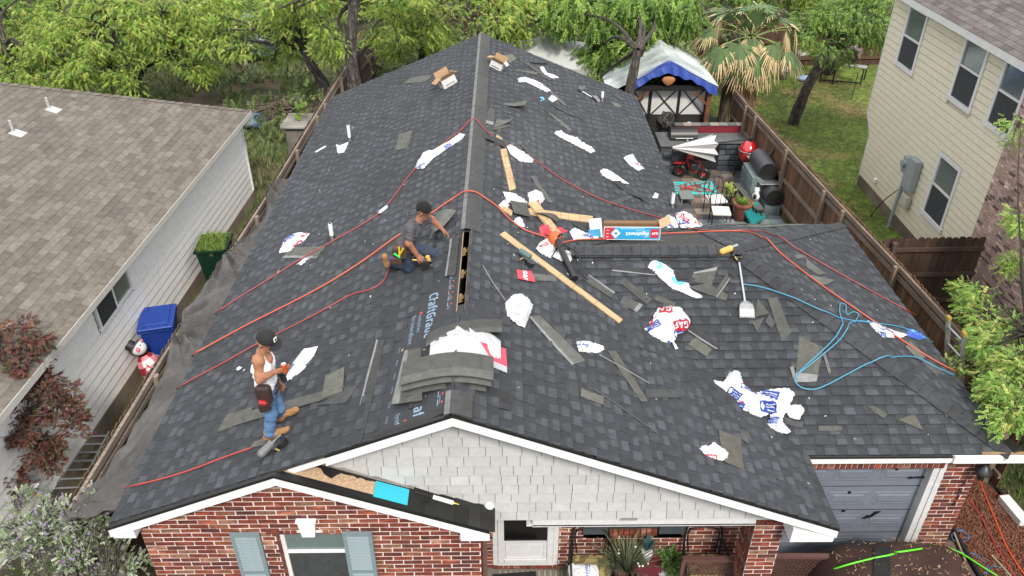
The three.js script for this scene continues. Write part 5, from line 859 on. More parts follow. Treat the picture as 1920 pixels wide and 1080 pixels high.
const pile=thing('covered_heap','dark camouflage bundle heaped on a chair behind the gas grill','bundle',V(5.35,0,-16.3));{const g=new THREE.SphereGeometry(0.36,30,20),p=g.attributes.position;for(let i=0;i < p.count;i++){const n=0.8 + 0.5 * fbm(p.getX(i)* 9 + 7,p.getZ(i)* 9 + p.getY(i)* 9,3);p.setXYZ(i,p.getX(i)* n,p.getY(i)* n * 1.1 + 0.95,p.getZ(i)* n);}g.computeVertexNormals();mesh('bundle',boxUV(g),mat(lin(0.07,0.07,0.06),{map:tex(128,(u,v)=>{const a=fbm(u * 8,v * 8,3,8,5);return a > 0.55?0.9:a > 0.45?0.45:0.15;},true,3)}),pile);mesh('chair_legs',[rod([-0.2,0.03,-0.2],[-0.2,0.7,-0.2],0.02),rod([0.2,0.03,-0.2],[0.2,0.7,-0.2],0.02),rod([-0.2,0.03,0.2],[-0.2,0.7,0.2],0.02),rod([0.2,0.03,0.2],[0.2,0.7,0.2],0.02),box(0.5,0.04,0.5,0,0.68,0)],MT.ironBlack,pile);}
{const tb=thing('side_table','light metal table with scattered dishes beside the camouflage bundle','table',V(5.9,0,-15.95));mesh('top',rbox(0.6,0.03,0.5,0.01,0,0.92,0),mat(lin(0.3,0.3,0.29),{map:T.blotch}),tb);for(const[x,z]of[[-0.26,-0.2],[0.26,-0.2],[-0.26,0.2],[0.26,0.2]])mesh('leg',rod([x,0.03,z],[x,0.91,z],0.015),MT.steel,tb);for(const[x,z]of[[-0.1,0.05],[0.12,-0.05],[0.15,0.14]])mesh('dish',lathe([[0,0],[0.05,0.0],[0.08,0.03],[0.075,0.03],[0.04,0.008],[0,0.008]],14).translate(x,0.937,z),MT.white,tb);}
{const t=thing('patio_umbrella','striped white patio umbrella lying half folded against the counter','umbrella'),a=V(5.14,1.05,-13.98),b=V(6.28,1.02,-14.0),e=V(7.3,1.12,-14.35),ax=b.clone().sub(a).normalize(),up=V(0,1,0),sd=ax.clone().cross(up).normalize(),mb=new MB(),n=16;const P=(q,k)=>{const an=k / n * Math.PI * 2,R=0.03 + 0.42 * q *(k % 2?0.72:1),p=a.clone().lerp(b,q *(k % 2?0.95:1.02));return p.addScaledVector(up,Math.sin(an)* R * 0.85).addScaledVector(sd,Math.cos(an)* R);};
for(let k=0;k < n;k++)for(let s=0;s < 4;s++)mb.quad(P(s / 4,k),P((s + 1)/ 4,k),P((s + 1)/ 4,k + 1),P(s / 4,k + 1),k % 4===1?lin(0.36,0.36,0.36):lin(0.66,0.65,0.62));mesh('canopy',mb.geo(),MT.vc,t);mesh('pole',rod(a.clone().addScaledVector(ax,-0.06),e,0.02),MT.ironBlack,t);mesh('tip',sph(0.035,a.x - 0.06,a.y,a.z),MT.black,t);for(let k=0;k < 8;k++)mesh('rib',rod(a,P(1,k * 2),0.006),MT.steel,t);}
{const t=thing('mini_bike','red mini bike with black tyres parked on the patio','motorbike'),A=V(5.5,0.19 + y0,-14.3),B=V(6.12,0.19 + y0,-14.05),red=mat(lin(0.42,0.012,0.015),{roughness:0.3,phys:true,clearcoat:0.6}),dir=B.clone().sub(A).normalize();
for(const p of[A,B]){const w=mesh('wheel',new THREE.TorusGeometry(0.13,0.06,10,24).rotateY(Math.atan2(-dir.z,dir.x)).translate(p.x,p.y,p.z),MT.blackPlastic,t);mesh('rim',new THREE.TorusGeometry(0.06,0.02,8,16).rotateY(Math.atan2(-dir.z,dir.x)).translate(p.x,p.y,p.z),red,w);}
const L=(s,y,k=0)=> A.clone().lerp(B,s).add(V(-dir.z * k,y,dir.x * k));
mesh('frame',[rod(L(0.22,0.4),L(0.45,0.02),0.022),rod(L(0.45,0.02),L(0.95,0.05),0.022),rod(L(0.22,0.42),L(0.85,0.34),0.022),rod(L(0.85,0.34),L(1.0,0),0.02),rod(L(0.5,0.04),L(0.6,0.36),0.018)],red,t);
mesh('fuel_tank',rbox(0.24,0.14,0.16,0.06,L(0.4,0.46).x,L(0.4,0.46).y,L(0.4,0.46).z,0,-0.35,0),red,t);mesh('seat',rbox(0.38,0.07,0.17,0.03,L(0.8,0.45).x,L(0.8,0.45).y,L(0.8,0.45).z,0,-0.35,0),MT.black,t);
mesh('engine',[rbox(0.2,0.2,0.18,0.03,L(0.55,0.18).x,L(0.55,0.18).y,L(0.55,0.18).z)],mat(lin(0.03),{roughness:0.4,metalness:0.3}),t);mesh('fork',[rod(L(0,0,0.1),L(0.2,0.55,0.08),0.018),rod(L(0,0,-0.1),L(0.2,0.55,-0.08),0.018)],MT.ironBlack,t);
mesh('handlebar',tubeOf([L(0.26,0.72,0.26),L(0.2,0.66,0.12),L(0.2,0.58,0),L(0.2,0.66,-0.12),L(0.26,0.72,-0.26)],0.014),MT.ironBlack,t);mesh('fender',rbox(0.3,0.03,0.14,0.012,L(-0.05,0.25).x,L(0,0.23).y,L(-0.05,0.25).z,0,-0.35,0.1),red,t);}
{const p=V(7.32,y0,-14.2),t=thing('kamado_grill','glossy red egg-shaped ceramic grill on a black stand','grill',p),red=mat(lin(0.4,0.008,0.012),{roughness:0.18,phys:true,clearcoat:1,clearcoatRoughness:0.05});mesh('lid',lathe([[0.0,1.12],[0.1,1.1],[0.2,1.02],[0.26,0.9],[0.265,0.86]],26),red,t);mesh('bowl',lathe([[0.265,0.84],[0.25,0.68],[0.19,0.55],[0.1,0.5],[0,0.5]],26),red,t);mesh('band',new THREE.TorusGeometry(0.268,0.014,8,30).rotateX(Math.PI / 2).translate(0,0.85,0),MT.steel,t);mesh('chimney',cyl(0.06,0.05,0.09,0,1.14,0),MT.ironBlack,t);for(const a of[0.6,2.2,3.8,5.4])mesh('leg',rod([Math.cos(a)* 0.2,0.6,Math.sin(a)* 0.2],[Math.cos(a)* 0.3,0,Math.sin(a)* 0.3],0.016),MT.ironBlack,t);mesh('side_shelf',rbox(0.34,0.03,0.2,0.008,0.05,0.78,0.36),mat(lin(0.36,0.36,0.35),{map:T.woodH}),t);mesh('handle',rod([-0.1,0.9,0.29],[0.1,0.9,0.29],0.014),MT.ironBlack,t);}
{const t=thing('barrel_smoker','grey offset smoker barrels on a pale grey cabinet cart by the fence','smoker',V(7.2,y0,-12.6)),gm=mat(lin(0.2,0.25,0.26),{map:T.blotch,roughness:0.6}),dm=mat(lin(0.055,0.055,0.06),{roughness:0.45,map:T.fine});mesh('cabinet',rbox(0.42,0.85,0.95,0.01,-0.05,0.44,-0.25),gm,t);for(const z of[-0.48,-0.02]){const d=mesh('cabinet_door',rbox(0.02,0.7,0.42,0.008,-0.275,0.44,z),gm,t);mesh('knob',sph(0.018,-0.29,0.55,z + 0.12),MT.steel,d);}
mesh('barrel',cyl(0.24,0.24,0.95,0.12,1.02,-0.25,24,Math.PI / 2),dm,t);mesh('barrel_end',cyl(0.23,0.23,0.01,0.12,1.02,0.232,24,Math.PI / 2),MT.black,t);mesh('shelf',rbox(0.5,0.03,0.3,0.006,0.15,0.76,0.28),MT.steel,t);mesh('firebox',cyl(0.23,0.23,0.5,0.25,0.5,0.42,24,Math.PI / 2),dm,t);mesh('firebox_end',cyl(0.22,0.22,0.012,0.25,0.5,0.676,24,Math.PI / 2),MT.black,t);mesh('chimney',cyl(0.04,0.04,0.35,0.34,1.2,-0.5,12,0,-0.5),dm,t);mesh('pedestal',box(0.4,0.28,0.5,0.25,0.14,0.42),gm,t);}
{const a=V(6.8,0.42,-13.0),b=V(7.0,0.42,-11.5),t=thing('plank_bench','narrow grey plank bench beside the offset smoker','bench'),m=mat(lin(0.1,0.1,0.095),{map:T.woodV});mesh('seat',bar(a,b,0.2,0.05),m,t);mesh('back_rail',bar(a.clone().add(V(-0.14,0.03,0)),b.clone().add(V(-0.14,0.03,0)),0.05,0.05),m,t);for(const q of[0.05,0.95])for(const s of[-0.07,0.07]){const p=a.clone().lerp(b,q);mesh('leg',bar([p.x + s,y0,p.z],[p.x + s,0.4,p.z],0.05),m,t);}}
{const p=V(6.58,y0,-11.75),t=thing('terracotta_pot','large terracotta pot with small green plants beside the teal cushion','plant pot',p);mesh('pot',lathe([[0,0],[0.16,0],[0.24,0.42],[0.27,0.42],[0.27,0.5],[0.23,0.5],[0.22,0.42],[0,0.4]],26),mat(lin(0.32,0.1,0.06),{map:T.blotch,roughness:0.8}),t);sprays('plant',t,Array.from({length:40},()=>({p:V(rr(-0.15,0.15,r),0.42,rr(-0.15,0.15,r)),out:V(rr(-1,1,r),1,rr(-1,1,r))})),'broad',0.13,GREEN_M,r,-0.3);mesh('hook',tubeOf([[0.05,0.42,0],[0.08,0.7,0],[0.0,0.8,0.02]],0.005),MT.steel,t);}
{const t=thing('yellow_plant','yellow-green potted plant behind the wire patio chairs','plant',V(6.42,y0,-12.5));mesh('pot',lathe([[0,0],[0.1,0],[0.13,0.22],[0.11,0.22],[0.08,0.02],[0,0.02]],18),MT.black,t);sprays('leaves',t,Array.from({length:46},()=>({p:V(rr(-0.1,0.1,r),0.22 + rr(0,0.25,r),rr(-0.1,0.1,r)),out:V(rr(-1,1,r),0.8,rr(-1,1,r))})),'broad',0.17,[[0.3,0.36,0.04],[0.38,0.4,0.08],[0.2,0.28,0.03]],r,-0.2);}
{const t=thing('teal_cushion','teal cushion propped against the terracotta pot','cushion',V(6.88,0.2,-11.6),0.4);mesh('cushion',rbox(0.5,0.5,0.12,0.05,0,0.06,0,-0.7,0,0.25),mat(lin(0.005,0.2,0.2),{roughness:0.95,map:T.fine}),t);mesh('piping',rbox(0.52,0.04,0.05,0.02,0,0.07,0.0,-0.7,0,0.25),mat(lin(0.004,0.15,0.15)),t);}
{const t=thing('dark_crate','black plastic crate between the yellow plant and terracotta pot','crate',V(6.62,y0,-12.15));mesh('shell',[box(0.6,0.3,0.03,0,0.16,0.2),box(0.6,0.3,0.03,0,0.16,-0.2),box(0.03,0.3,0.4,0.29,0.16,0),box(0.03,0.3,0.4,-0.29,0.16,0),box(0.6,0.02,0.4,0,0.02,0)],MT.blackPlastic,t);mesh('rim',[rbox(0.66,0.03,0.05,0.01,0,0.32,0.22),rbox(0.66,0.03,0.05,0.01,0,0.32,-0.22)],MT.blackPlastic,t);}
const chair=(label,pos,turn)=>{const t=thing('wire_chair',label,'chair',pos,turn,'wire patio chairs'),ir=MT.ironBlack;mesh('seat',rbox(0.46,0.07,0.44,0.03,0,0.44,0),mat(lin(0.72,0.7,0.66),{roughness:0.95,map:T.fine}),t);for(const[x,z]of[[-0.22,-0.2],[0.22,-0.2],[-0.22,0.2],[0.22,0.2]])mesh('leg',rod([x,0,z * 1.15],[x,0.42,z],0.012),ir,t);mesh('back',[tubeOf([[-0.23,0.42,-0.22],[-0.25,0.75,-0.28],[-0.12,0.93,-0.3],[0.12,0.93,-0.3],[0.25,0.75,-0.28],[0.23,0.42,-0.22]],0.012,30),...[-0.12,0,0.12].map((x)=> rod([x,0.42,-0.22],[x,0.92,-0.3],0.007))],ir,t);for(const s of[-1,1])mesh('arm',tubeOf([[s * 0.25,0.66,-0.26],[s * 0.28,0.64,0],[s * 0.27,0.55,0.2],[s * 0.23,0.42,0.2]],0.012,16),ir,t);mesh('seat_frame',[rod([-0.23,0.41,-0.21],[0.23,0.41,-0.21],0.01),rod([-0.23,0.41,0.21],[0.23,0.41,0.21],0.01)],ir,t);};
chair('black wire chair with a white cushion nearer the turquoise rug',V(5.98,y0,-12.0),0.15);chair('black wire chair with a white cushion beside the terracotta pot',V(5.95,y0,-11.35),-0.1);
{const t=thing('garden_ornament','small white and black garden figure on the plank bench','ornament',V(7.0,0.445,-12.05));mesh('figure',lathe([[0,0],[0.09,0],[0.1,0.1],[0.05,0.2],[0.07,0.26],[0.05,0.33],[0,0.35]],16),MT.white,t);mesh('patch',[sph(0.05,-0.04,0.1,0.06,1,1.4,1),sph(0.03,0,0.33,0)],MT.black,t);}
{const t=thing('grey_stool','low grey-green plastic stool by the roof edge on the pavers','stool',V(5.36,y0,-12.7));mesh('top',rbox(0.36,0.04,0.5,0.02,0,0.22,0),mat(lin(0.19,0.22,0.2),{map:T.fine}),t);for(const[x,z]of[[-0.14,-0.2],[0.14,-0.2],[-0.14,0.2],[0.14,0.2]])mesh('leg',rbox(0.04,0.2,0.04,0.01,x,0.1,z),mat(lin(0.19,0.22,0.2),{map:T.fine}),t);}
{const lamp=onX(1554,377,7.9);const t=thing('fence_thermometer','round white thermometer dial fixed to the brown fence post','thermometer',V(7.88,1.55,-10.0),Math.PI / 2 + 0.3);mesh('case',cyl(0.13,0.13,0.05,0,0,0,24,Math.PI / 2),mat(lin(0.5,0.55,0.58)),t);mesh('dial',cyl(0.11,0.11,0.006,0,0,-0.03,24,Math.PI / 2),mat(lin(0.6,0.5,0.2)),t);}
{const t=thing('water_heater_drum','grey drum standing behind the brown fence near the cream house','drum',V(8.55,0,-8.3));mesh('drum',lathe([[0,0],[0.26,0],[0.26,0.8],[0.24,0.83],[0,0.85]],22),mat(lin(0.4,0.42,0.42),{map:T.fine,roughness:0.5}),t);mesh('hoop',new THREE.TorusGeometry(0.262,0.012,6,24).rotateX(Math.PI / 2).translate(0,0.4,0),MT.steel,t);}
}
{
const t=thing('gazebo','gazebo with a pale corrugated roof, blue tarp edge and white cloth walls','gazebo'),xf=[4.05,5.22,6.5],zF=-15.75,zB=-18.3,yE=2.2,yP=2.82,metal=0;
for(const s of[0,2]){const n=11;for(let k=0;k < n;k++){const z0=lerp(zF,zB,k / n),z1=lerp(zF,zB,(k + 1)/ n),mb=new MB(),E=V(xf[s]+(s?0.15:-0.55),yE -(s?0.05:0.24),0),P=V(xf[1],yP,0);for(let q=0;q < 6;q++){const za=lerp(z0,z1,q / 6),zb=lerp(z0,z1,(q + 1)/ 6),ha=0.022 *(q % 2),hb=0.022 *((q + 1)% 2),f=rr(0.85,1.1);mb.quad(V(E.x,E.y + ha,za),V(P.x,P.y + ha,za),V(P.x,P.y + hb,zb),V(E.x,E.y + hb,zb),lin(f));}mesh('roof_sheet',mb.geo(),mat(lin(0.62,0.68,0.66),{map:T.blotch,roughness:0.5,vertexColors:true}),t);}}
const bt=mat(lin(0.02,0.06,0.32),{roughness:0.5,map:T.fine}),vb=new MB();const top=(x)=> x < xf[1]?lerp(yE,yP,(x - xf[0])/(xf[1]- xf[0])):lerp(yP,yE - 0.02,(x - xf[1])/(xf[2]- xf[1]));for(let k=0;k < 24;k++){const a=lerp(xf[0]+ 0.2,xf[2]+ 0.12,k / 24),b=lerp(xf[0]+ 0.2,xf[2]+ 0.12,(k + 1)/ 24),d=(x)=> 0.2 + 0.05 * Math.sin(x * 5)+ 0.03 * Math.sin(x * 17);vb.quad(V(a,top(a)+ 0.02,zF + 0.02),V(b,top(b)+ 0.02,zF + 0.02),V(b,top(b)- d(b),zF + 0.08 + 0.03 * Math.sin(b * 19)),V(a,top(a)- d(a),zF + 0.08 + 0.03 * Math.sin(a * 19)),WHITE);vb.quad(V(a,top(a)+ 0.035,zF + 0.02),V(b,top(b)+ 0.035,zF + 0.02),V(b,top(b)+ 0.03,zF - 0.22),V(a,top(a)+ 0.03,zF - 0.22),WHITE);}mesh('tarp_valance',vb.geo(),bt,t);
const wd=mat(lin(0.2,0.08,0.035),{map:T.woodV});for(const x of[4.2,6.45])for(const z of[zF - 0.1,zB + 0.15])mesh('post',bar([x,0,z],[x,2.15,z],0.12),wd,t);
mesh('tie_beam',bar([4.2,2.08,zF - 0.1],[6.45,2.08,zF - 0.1],0.1,0.14),MT.ironBlack,t);for(const[x0,x1]of[[4.2,4.7],[6.45,5.95]])mesh('knee_brace',bar([x0,1.55,zF - 0.1],[x1,2.02,zF - 0.1],0.07),wd,t);
const zw=zF - 0.35,cl=mat(lin(0.62,0.62,0.6),{map:T.fine,roughness:0.95});[[4.25,4.75],[4.85,5.6],[5.68,6.4]].forEach(([a,b])=>{mesh('cloth_wall',box(b - a,0.8,0.02,(a + b)/ 2,1.6,zw),cl,t);mesh('cross_strut',[bar([a + 0.02,1.22,zw + 0.03],[b - 0.02,1.98,zw + 0.03],0.03),bar([a + 0.02,1.98,zw + 0.034],[b - 0.02,1.22,zw + 0.034],0.03)],MT.ironBlack,t);});
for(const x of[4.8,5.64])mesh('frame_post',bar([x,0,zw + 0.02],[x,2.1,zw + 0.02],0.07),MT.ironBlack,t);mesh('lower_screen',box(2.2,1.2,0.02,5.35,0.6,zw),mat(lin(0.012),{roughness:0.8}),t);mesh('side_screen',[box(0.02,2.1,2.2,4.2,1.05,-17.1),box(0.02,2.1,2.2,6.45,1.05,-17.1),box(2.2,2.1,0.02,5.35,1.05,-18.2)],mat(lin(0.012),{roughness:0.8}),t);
mesh('gable_crest',lathe([[0,0.1],[0.14,0.08],[0.2,0],[0.12,-0.12],[0,-0.18]],16).scale(1,1,0.35).translate(5.2,2.36,zF + 0.03),mat(lin(0.3,0.13,0.05)),t);
}
{
const t=thing('canopy_tent','off-white pop-up canopy tent behind the far right roof edge','tent'),cx=1.95,cz=-18.9,h=1.4,yE=2.1,yP=2.75,mb=new MB(),n=8;const c=[[-h,h],[h,h],[h,-h],[-h,-h]];
for(let s=0;s < 4;s++){const a=c[s],b=c[(s + 1)% 4];const P=(u,v)=>{const x=lerp(lerp(a[0],b[0],u),0,v),z=lerp(lerp(a[1],b[1],u),0,v);return V(cx + x,lerp(yE,yP,Math.pow(v,1.15))- 0.05 * Math.sin(Math.PI * u)*(1 - v),cz + z);};for(let i=0;i < n;i++)for(let j=0;j < n;j++)mb.quad(P(i / n,j / n),P((i + 1)/ n,j / n),P((i + 1)/ n,(j + 1)/ n),P(i / n,(j + 1)/ n),WHITE);}
mesh('roof_cloth',mergeVertices(mb.geo(),1e-3),mat(lin(0.5,0.51,0.49),{map:T.fine,roughness:0.8}),t);
for(let s=0;s < 4;s++){const a=c[s],b=c[(s + 1)% 4],m=new MB();m.quad(V(cx + a[0]* 1.003,yE,cz + a[1]* 1.003),V(cx + b[0]* 1.003,yE,cz + b[1]* 1.003),V(cx + b[0]* 1.01,yE - 0.26,cz + b[1]* 1.01),V(cx + a[0]* 1.01,yE - 0.26,cz + a[1]* 1.01),WHITE);mesh('valance',m.geo(),mat(lin(0.4,0.41,0.39),{map:T.fine}),t);mesh('leg',bar([cx + a[0]* 0.97,0,cz + a[1]* 0.97],[cx + a[0]* 0.97,yE,cz + a[1]* 0.97],0.04),MT.steel,t);}
}
{
const t=thing('barrel_pit','rusty double-barrel barbecue pit on a black frame before the dark fence','grill',V(13.0,0,-22.7),-0.55),rust=mat(lin(0.1,0.045,0.035),{map:T.blotch,roughness:0.8}),dk=mat(lin(0.025,0.012,0.01),{map:T.blotch});
mesh('cooking_barrel',cyl(0.3,0.3,0.75,-0.28,0.62,0.35,24,Math.PI / 2),rust,t);mesh('barrel_end',cyl(0.29,0.29,0.02,-0.28,0.62,0.735,24,Math.PI / 2),dk,t);mesh('smoke_barrel',cyl(0.26,0.26,0.7,0.3,0.95,-0.25,24,Math.PI / 2),mat(lin(0.26,0.19,0.18),{map:T.blotch}),t);mesh('barrel_end',cyl(0.25,0.25,0.02,0.3,0.95,0.11,24,Math.PI / 2),dk,t);mesh('chimney',cyl(0.05,0.05,0.3,0.45,1.3,-0.4),dk,t);
mesh('shelf',[box(0.75,0.03,0.32,0.55,0.66,0.15)],mat(lin(0.42,0.4,0.38),{map:T.blotch}),t);for(const[x,z]of[[-0.5,0.65],[-0.05,0.65],[0.85,0.25],[0.85,-0.5],[-0.5,-0.3]])mesh('leg',bar([x,0,z],[x,0.62,z],0.05),dk,t);mesh('brace',[bar([-0.5,0.1,0.65],[0.85,0.1,0.25],0.04)],dk,t);
const pl=thing('thin_pole','thin dark metal pole standing in the lawn','pole',V(12.75,0,-20.6));mesh('pole',cyl(0.012,0.012,0.95,0,0.475,0),MT.ironBlack,pl);mesh('cap',sph(0.02,0,0.95,0),MT.ironBlack,pl);
const bk=thing('metal_bucket','small grey bucket on the grass under the palm fronds','bucket',V(...at3(1467,148,0)));mesh('bucket',lathe([[0,0],[0.14,0],[0.2,0.34],[0.19,0.34],[0.13,0.02],[0,0.02]],18),MT.steel,bk);mesh('handle',tubeOf([[-0.19,0.33,0],[0,0.4,0.12],[0.19,0.33,0]],0.008),MT.steel,bk);
const wk=thing('work_table','pale table with boards stacked behind the barrel pit','table',V(12.0,0,-23.4));mesh('top',box(0.9,0.05,0.6,0,0.8,0),mat(lin(0.5,0.48,0.44),{map:T.woodH}),wk);mesh('board',box(0.7,0.06,0.2,0.1,0.86,-0.1,0,0.2,0),MT.lumber,wk);for(const[x,z]of[[-0.4,-0.25],[0.4,-0.25],[-0.4,0.25],[0.4,0.25]])mesh('leg',bar([x,0,z],[x,0.78,z],0.05),mat(lin(0.1,0.07,0.05)),wk);
const bg=thing('blue_sack','blue and white plastic sack lying by the slanting tree','sack',V(11.75,0,-22.6));const g=new THREE.SphereGeometry(0.22,18,12),p=g.attributes.position;for(let i=0;i < p.count;i++){const n=0.7 + 0.6 * fbm(p.getX(i)* 8 + 3,p.getZ(i)* 8 + 5,3);p.setXYZ(i,p.getX(i)* n * 1.4,0.1 + p.getY(i)* n * 0.5,p.getZ(i)* n);}g.computeVertexNormals();mesh('sack',g,mat(lin(0.2,0.32,0.55),{roughness:0.5}),bg);mesh('tie',sph(0.05,0.3,0.12,0),MT.white,bg);
}
// ---------- front: porch things, covered car, mulch bed ----------
{
const pv=struct('driveway',box(3.4,0.02,8,5.6,0.0,2.4),mat(lin(0.2,0.13,0.11),{map:T.blotch}));void pv;
const mb=new MB();mb.poly([V(7.35,0.03,3),V(7.35,0.03,-1.9),V(7.5,0.03,-3.2),V(8.2,0.03,-3.1),V(8.5,0.03,-2.2),V(8.7,0.03,3)].reverse(),WHITE);struct('mulch_bed',mb.geo(),mat(lin(0.2,0.1,0.065),{map:T.mulch,roughness:1}));
const r=rngOf(230),chips=[];const cg=new THREE.BoxGeometry(0.05,0.006,0.01),im=new THREE.InstancedMesh(cg,mat(lin(1),{roughness:0.95}),7000),c=new THREE.Color();for(let i=0;i < 7000;i++){const z=rr(-3.1,1.4,r),x=rr(7.36,z < -2?8.3:8.6,r);M4.compose(V(x,0.034 + rr(0,0.02,r),z),Q.setFromEuler(new THREE.Euler(rr(-0.4,0.4,r),rr(0,6,r),rr(-0.4,0.4,r))),V(rr(0.5,1.4,r),1,rr(0.6,1.5,r)));im.setMatrixAt(i,M4);const f=rr(0.5,1.5,r);c.setRGB(0.15 * f,0.065 * f,0.038 * f);im.setColorAt(i,c);}im.name='wood_chips';tag(im,'reddish bark mulch chips beside the garage pier','mulch',null,'stuff');scene.add(im);
tag(mesh('bed_edging',tubeOf([[7.33,0.05,2],[7.33,0.05,-0.5],[7.34,0.05,-1.9]],0.035,20),MT.blackPlastic),'black plastic edging between the drive and the mulch bed','edging');tag(mesh('bed_edging',tubeOf([[8.75,0.04,2],[8.6,0.05,-1.4],[8.45,0.04,-2.6]],0.03,20),MT.blackPlastic),'black plastic edging on the grass side of the mulch bed','edging');
const wb=V(...at3(1895,970,0.0));const t=thing('white_block','white painted wooden block lying on the mulch','block',V(8.42,0.03,-2.1),0.12);mesh('block',rbox(0.17,0.12,0.52,0.008,0,0.065,0),MT.white,t);mesh('raw_end',box(0.16,0.11,0.006,0,0.065,-0.263),MT.lumber,t);
const cv=thing('covered_car','car under a dark brown cover strewn with wood scraps before the garage','car'),W=1.12,nU=60,nV=44,pos=[],idx=[],uv=[];
for(let i=0;i <=nU;i++)for(let j=0;j <=nV;j++){const a=lerp(-1,1,i / nU),z=lerp(-1.15,3.2,j / nV),k=clamp((z + 1.15)/ 0.5,0,1),e=Math.sin(k * Math.PI / 2),ht=lerp(1.02,1.3,clamp((z + 0.9)/ 1.2,0,1))* Math.pow(e,0.55),wz=W * lerp(0.72,1,Math.pow(e,0.7)),s=Math.sign(a)* Math.pow(Math.abs(a),0.85),cr=Math.pow(Math.max(0,1 - Math.pow(Math.abs(a),4)),0.5),n=0.02 * Math.sin(a * 9 + z * 7)+ 0.05 *(fbm(a * 3 + 5,z * 3 + 5,3)- 0.5);pos.push(5.72 + s * wz,Math.max(0.02,ht * cr + n * cr),z);uv.push(s * W,z);}
for(let i=0;i < nU;i++)for(let j=0;j < nV;j++){const a=i *(nV + 1)+ j,b=a + nV + 1;idx.push(a,a + 1,b,b,a + 1,b + 1);}
const g=new THREE.BufferGeometry();g.setAttribute('position',new THREE.Float32BufferAttribute(pos,3));g.setAttribute('uv',new THREE.Float32BufferAttribute(uv,2));g.setIndex(idx);g.computeVertexNormals();mesh('cover',g,mat(lin(0.075,0.03,0.022),{map:T.blotch,roughness:0.7}),cv);
for(const[x,z]of[[4.95,0.4],[6.5,0.4],[4.95,2.6],[6.5,2.6]])mesh('tyre',cyl(0.3,0.3,0.2,x,0.3,z,18,0,Math.PI / 2),MT.blackPlastic,cv);
const coverY=(x,z)=>{let best=0,bd=9;for(let i=0;i < pos.length;i +=3){const d=Math.hypot(pos[i]- x,pos[i + 2]- z);if(d < bd){bd=d;best=pos[i + 1];}}return best;};
const im2=new THREE.InstancedMesh(new THREE.BoxGeometry(0.045,0.004,0.008),mat(lin(1),{roughness:0.9}),420);for(let i=0;i < 420;i++){const x=rr(4.9,6.6,r),z=rr(-0.9,1.2,r);M4.compose(V(x,coverY(x,z)+ 0.012,z),Q.setFromEuler(new THREE.Euler(rr(-0.3,0.3,r),rr(0,6,r),rr(-0.3,0.3,r))),V(rr(0.4,1.3,r),1,rr(0.4,1.4,r)));im2.setMatrixAt(i,M4);const f=rr(0.5,1.1,r);c.setRGB(0.3 * f,0.2 * f,0.11 * f);im2.setColorAt(i,c);}im2.name='wood_scraps';tag(im2,'pale wood splinters scattered on the brown car cover','scraps',null,'stuff');scene.add(im2);
const pk=thing('black_board','black shingle strip lying across the brown car cover','board');{const a=V(5.52,0,-0.62),b=V(5.24,0,-0.02),P=(q,s)=>{const p=a.clone().lerp(b,q).add(V(s * 0.09,0,s * 0.03));p.y=coverY(p.x,p.z)+ 0.03;return p;};const m=new MB();for(let k=0;k < 6;k++){m.quad(P(k / 6,-1),P(k / 6,1),P((k + 1)/ 6,1),P((k + 1)/ 6,-1),lin(0.016));m.quad(P(k / 6,1),P((k + 1)/ 6,1),P((k + 1)/ 6,1).add(V(0,-0.025,0)),P(k / 6,1).add(V(0,-0.025,0)),lin(0.016));m.quad(P(k / 6,-1),P((k + 1)/ 6,-1),P((k + 1)/ 6,-1).add(V(0,-0.025,0)),P(k / 6,-1).add(V(0,-0.025,0)),lin(0.016));}mesh('strip',m.geo(),MT.shingle,pk);}
tag(mesh('garden_hose',tubeOf([[1548,1072],[1585,1060],[1640,1046],[1670,1040],[1682,1028],[1676,1024],[1682,1035],[1720,1030],[1770,1025],[1800,1036],[1835,1058],[1870,1080]].map(([px,py])=>{let p=onY(px,py,0.6);for(let k=0;k < 14;k++)p=onY(px,py,Math.max(0.05,Math.abs(p.x - 5.72)< 1.12&&p.z > -1.1?coverY(p.x,p.z):0.05)+ 0.035);return p;}),0.013,120,6),mat(lin(0.1,0.55,0.02),{roughness:0.45})),'bright green garden hose looped over the brown car cover','hose');
const gp=(px,py,y=0.05)=> onY(px,py,y);
tag(mesh('air_hose',tubeOf([[1836,900],[1850,935],[1866,975],[1885,1020],[1905,1055],[1930,1090]].map(([a,b])=> gp(a,b)),0.012,60),mat(lin(0.6,0.07,0.015),{roughness:0.5})),'orange air hose running over the mulch from the lantern','hose');
tag(mesh('air_hose',tubeOf([[1816,935],[1835,962],[1860,1010],[1880,1045],[1905,1085]].map(([a,b])=> gp(a,b)),0.012,60),mat(lin(0.35,0.03,0.03),{roughness:0.5})),'dark red air hose running over the mulch beside the pier','hose');
tag(mesh('coiled_hose',tubeOf([[1783,1005],[1800,995],[1815,1003],[1808,1015],[1788,1013],[1785,1000],[1803,994],[1818,1006],[1805,1018],[1800,1034],[1830,1040],[1850,1060],[1848,1078],[1860,1062],[1880,1066],[1892,1085]].map(([a,b])=> gp(a,b,0.04)),0.01,160,6),mat(lin(0.04,0.13,0.3),{roughness:0.5})),'coiled blue hose on the drive beside the brick pier','hose');
for(const[p,q,lb]of[[[1789,1000],[1810,1052],'round pale stick leaning by the coiled blue hose'],[[1860,1042],[1897,1082],'grey wooden stake lying on the mulch by the dark red hose']]){const a=gp(...p,0.07),b=gp(...q,0.04),k=thing('wooden_stick',lb,'stick');mesh('stick',rod(a,b,0.018),mat(lin(0.45,0.33,0.2),{map:T.woodV}),k);mesh('cut_end',sph(0.018,a.x,a.y,a.z),MT.lumber,k);}
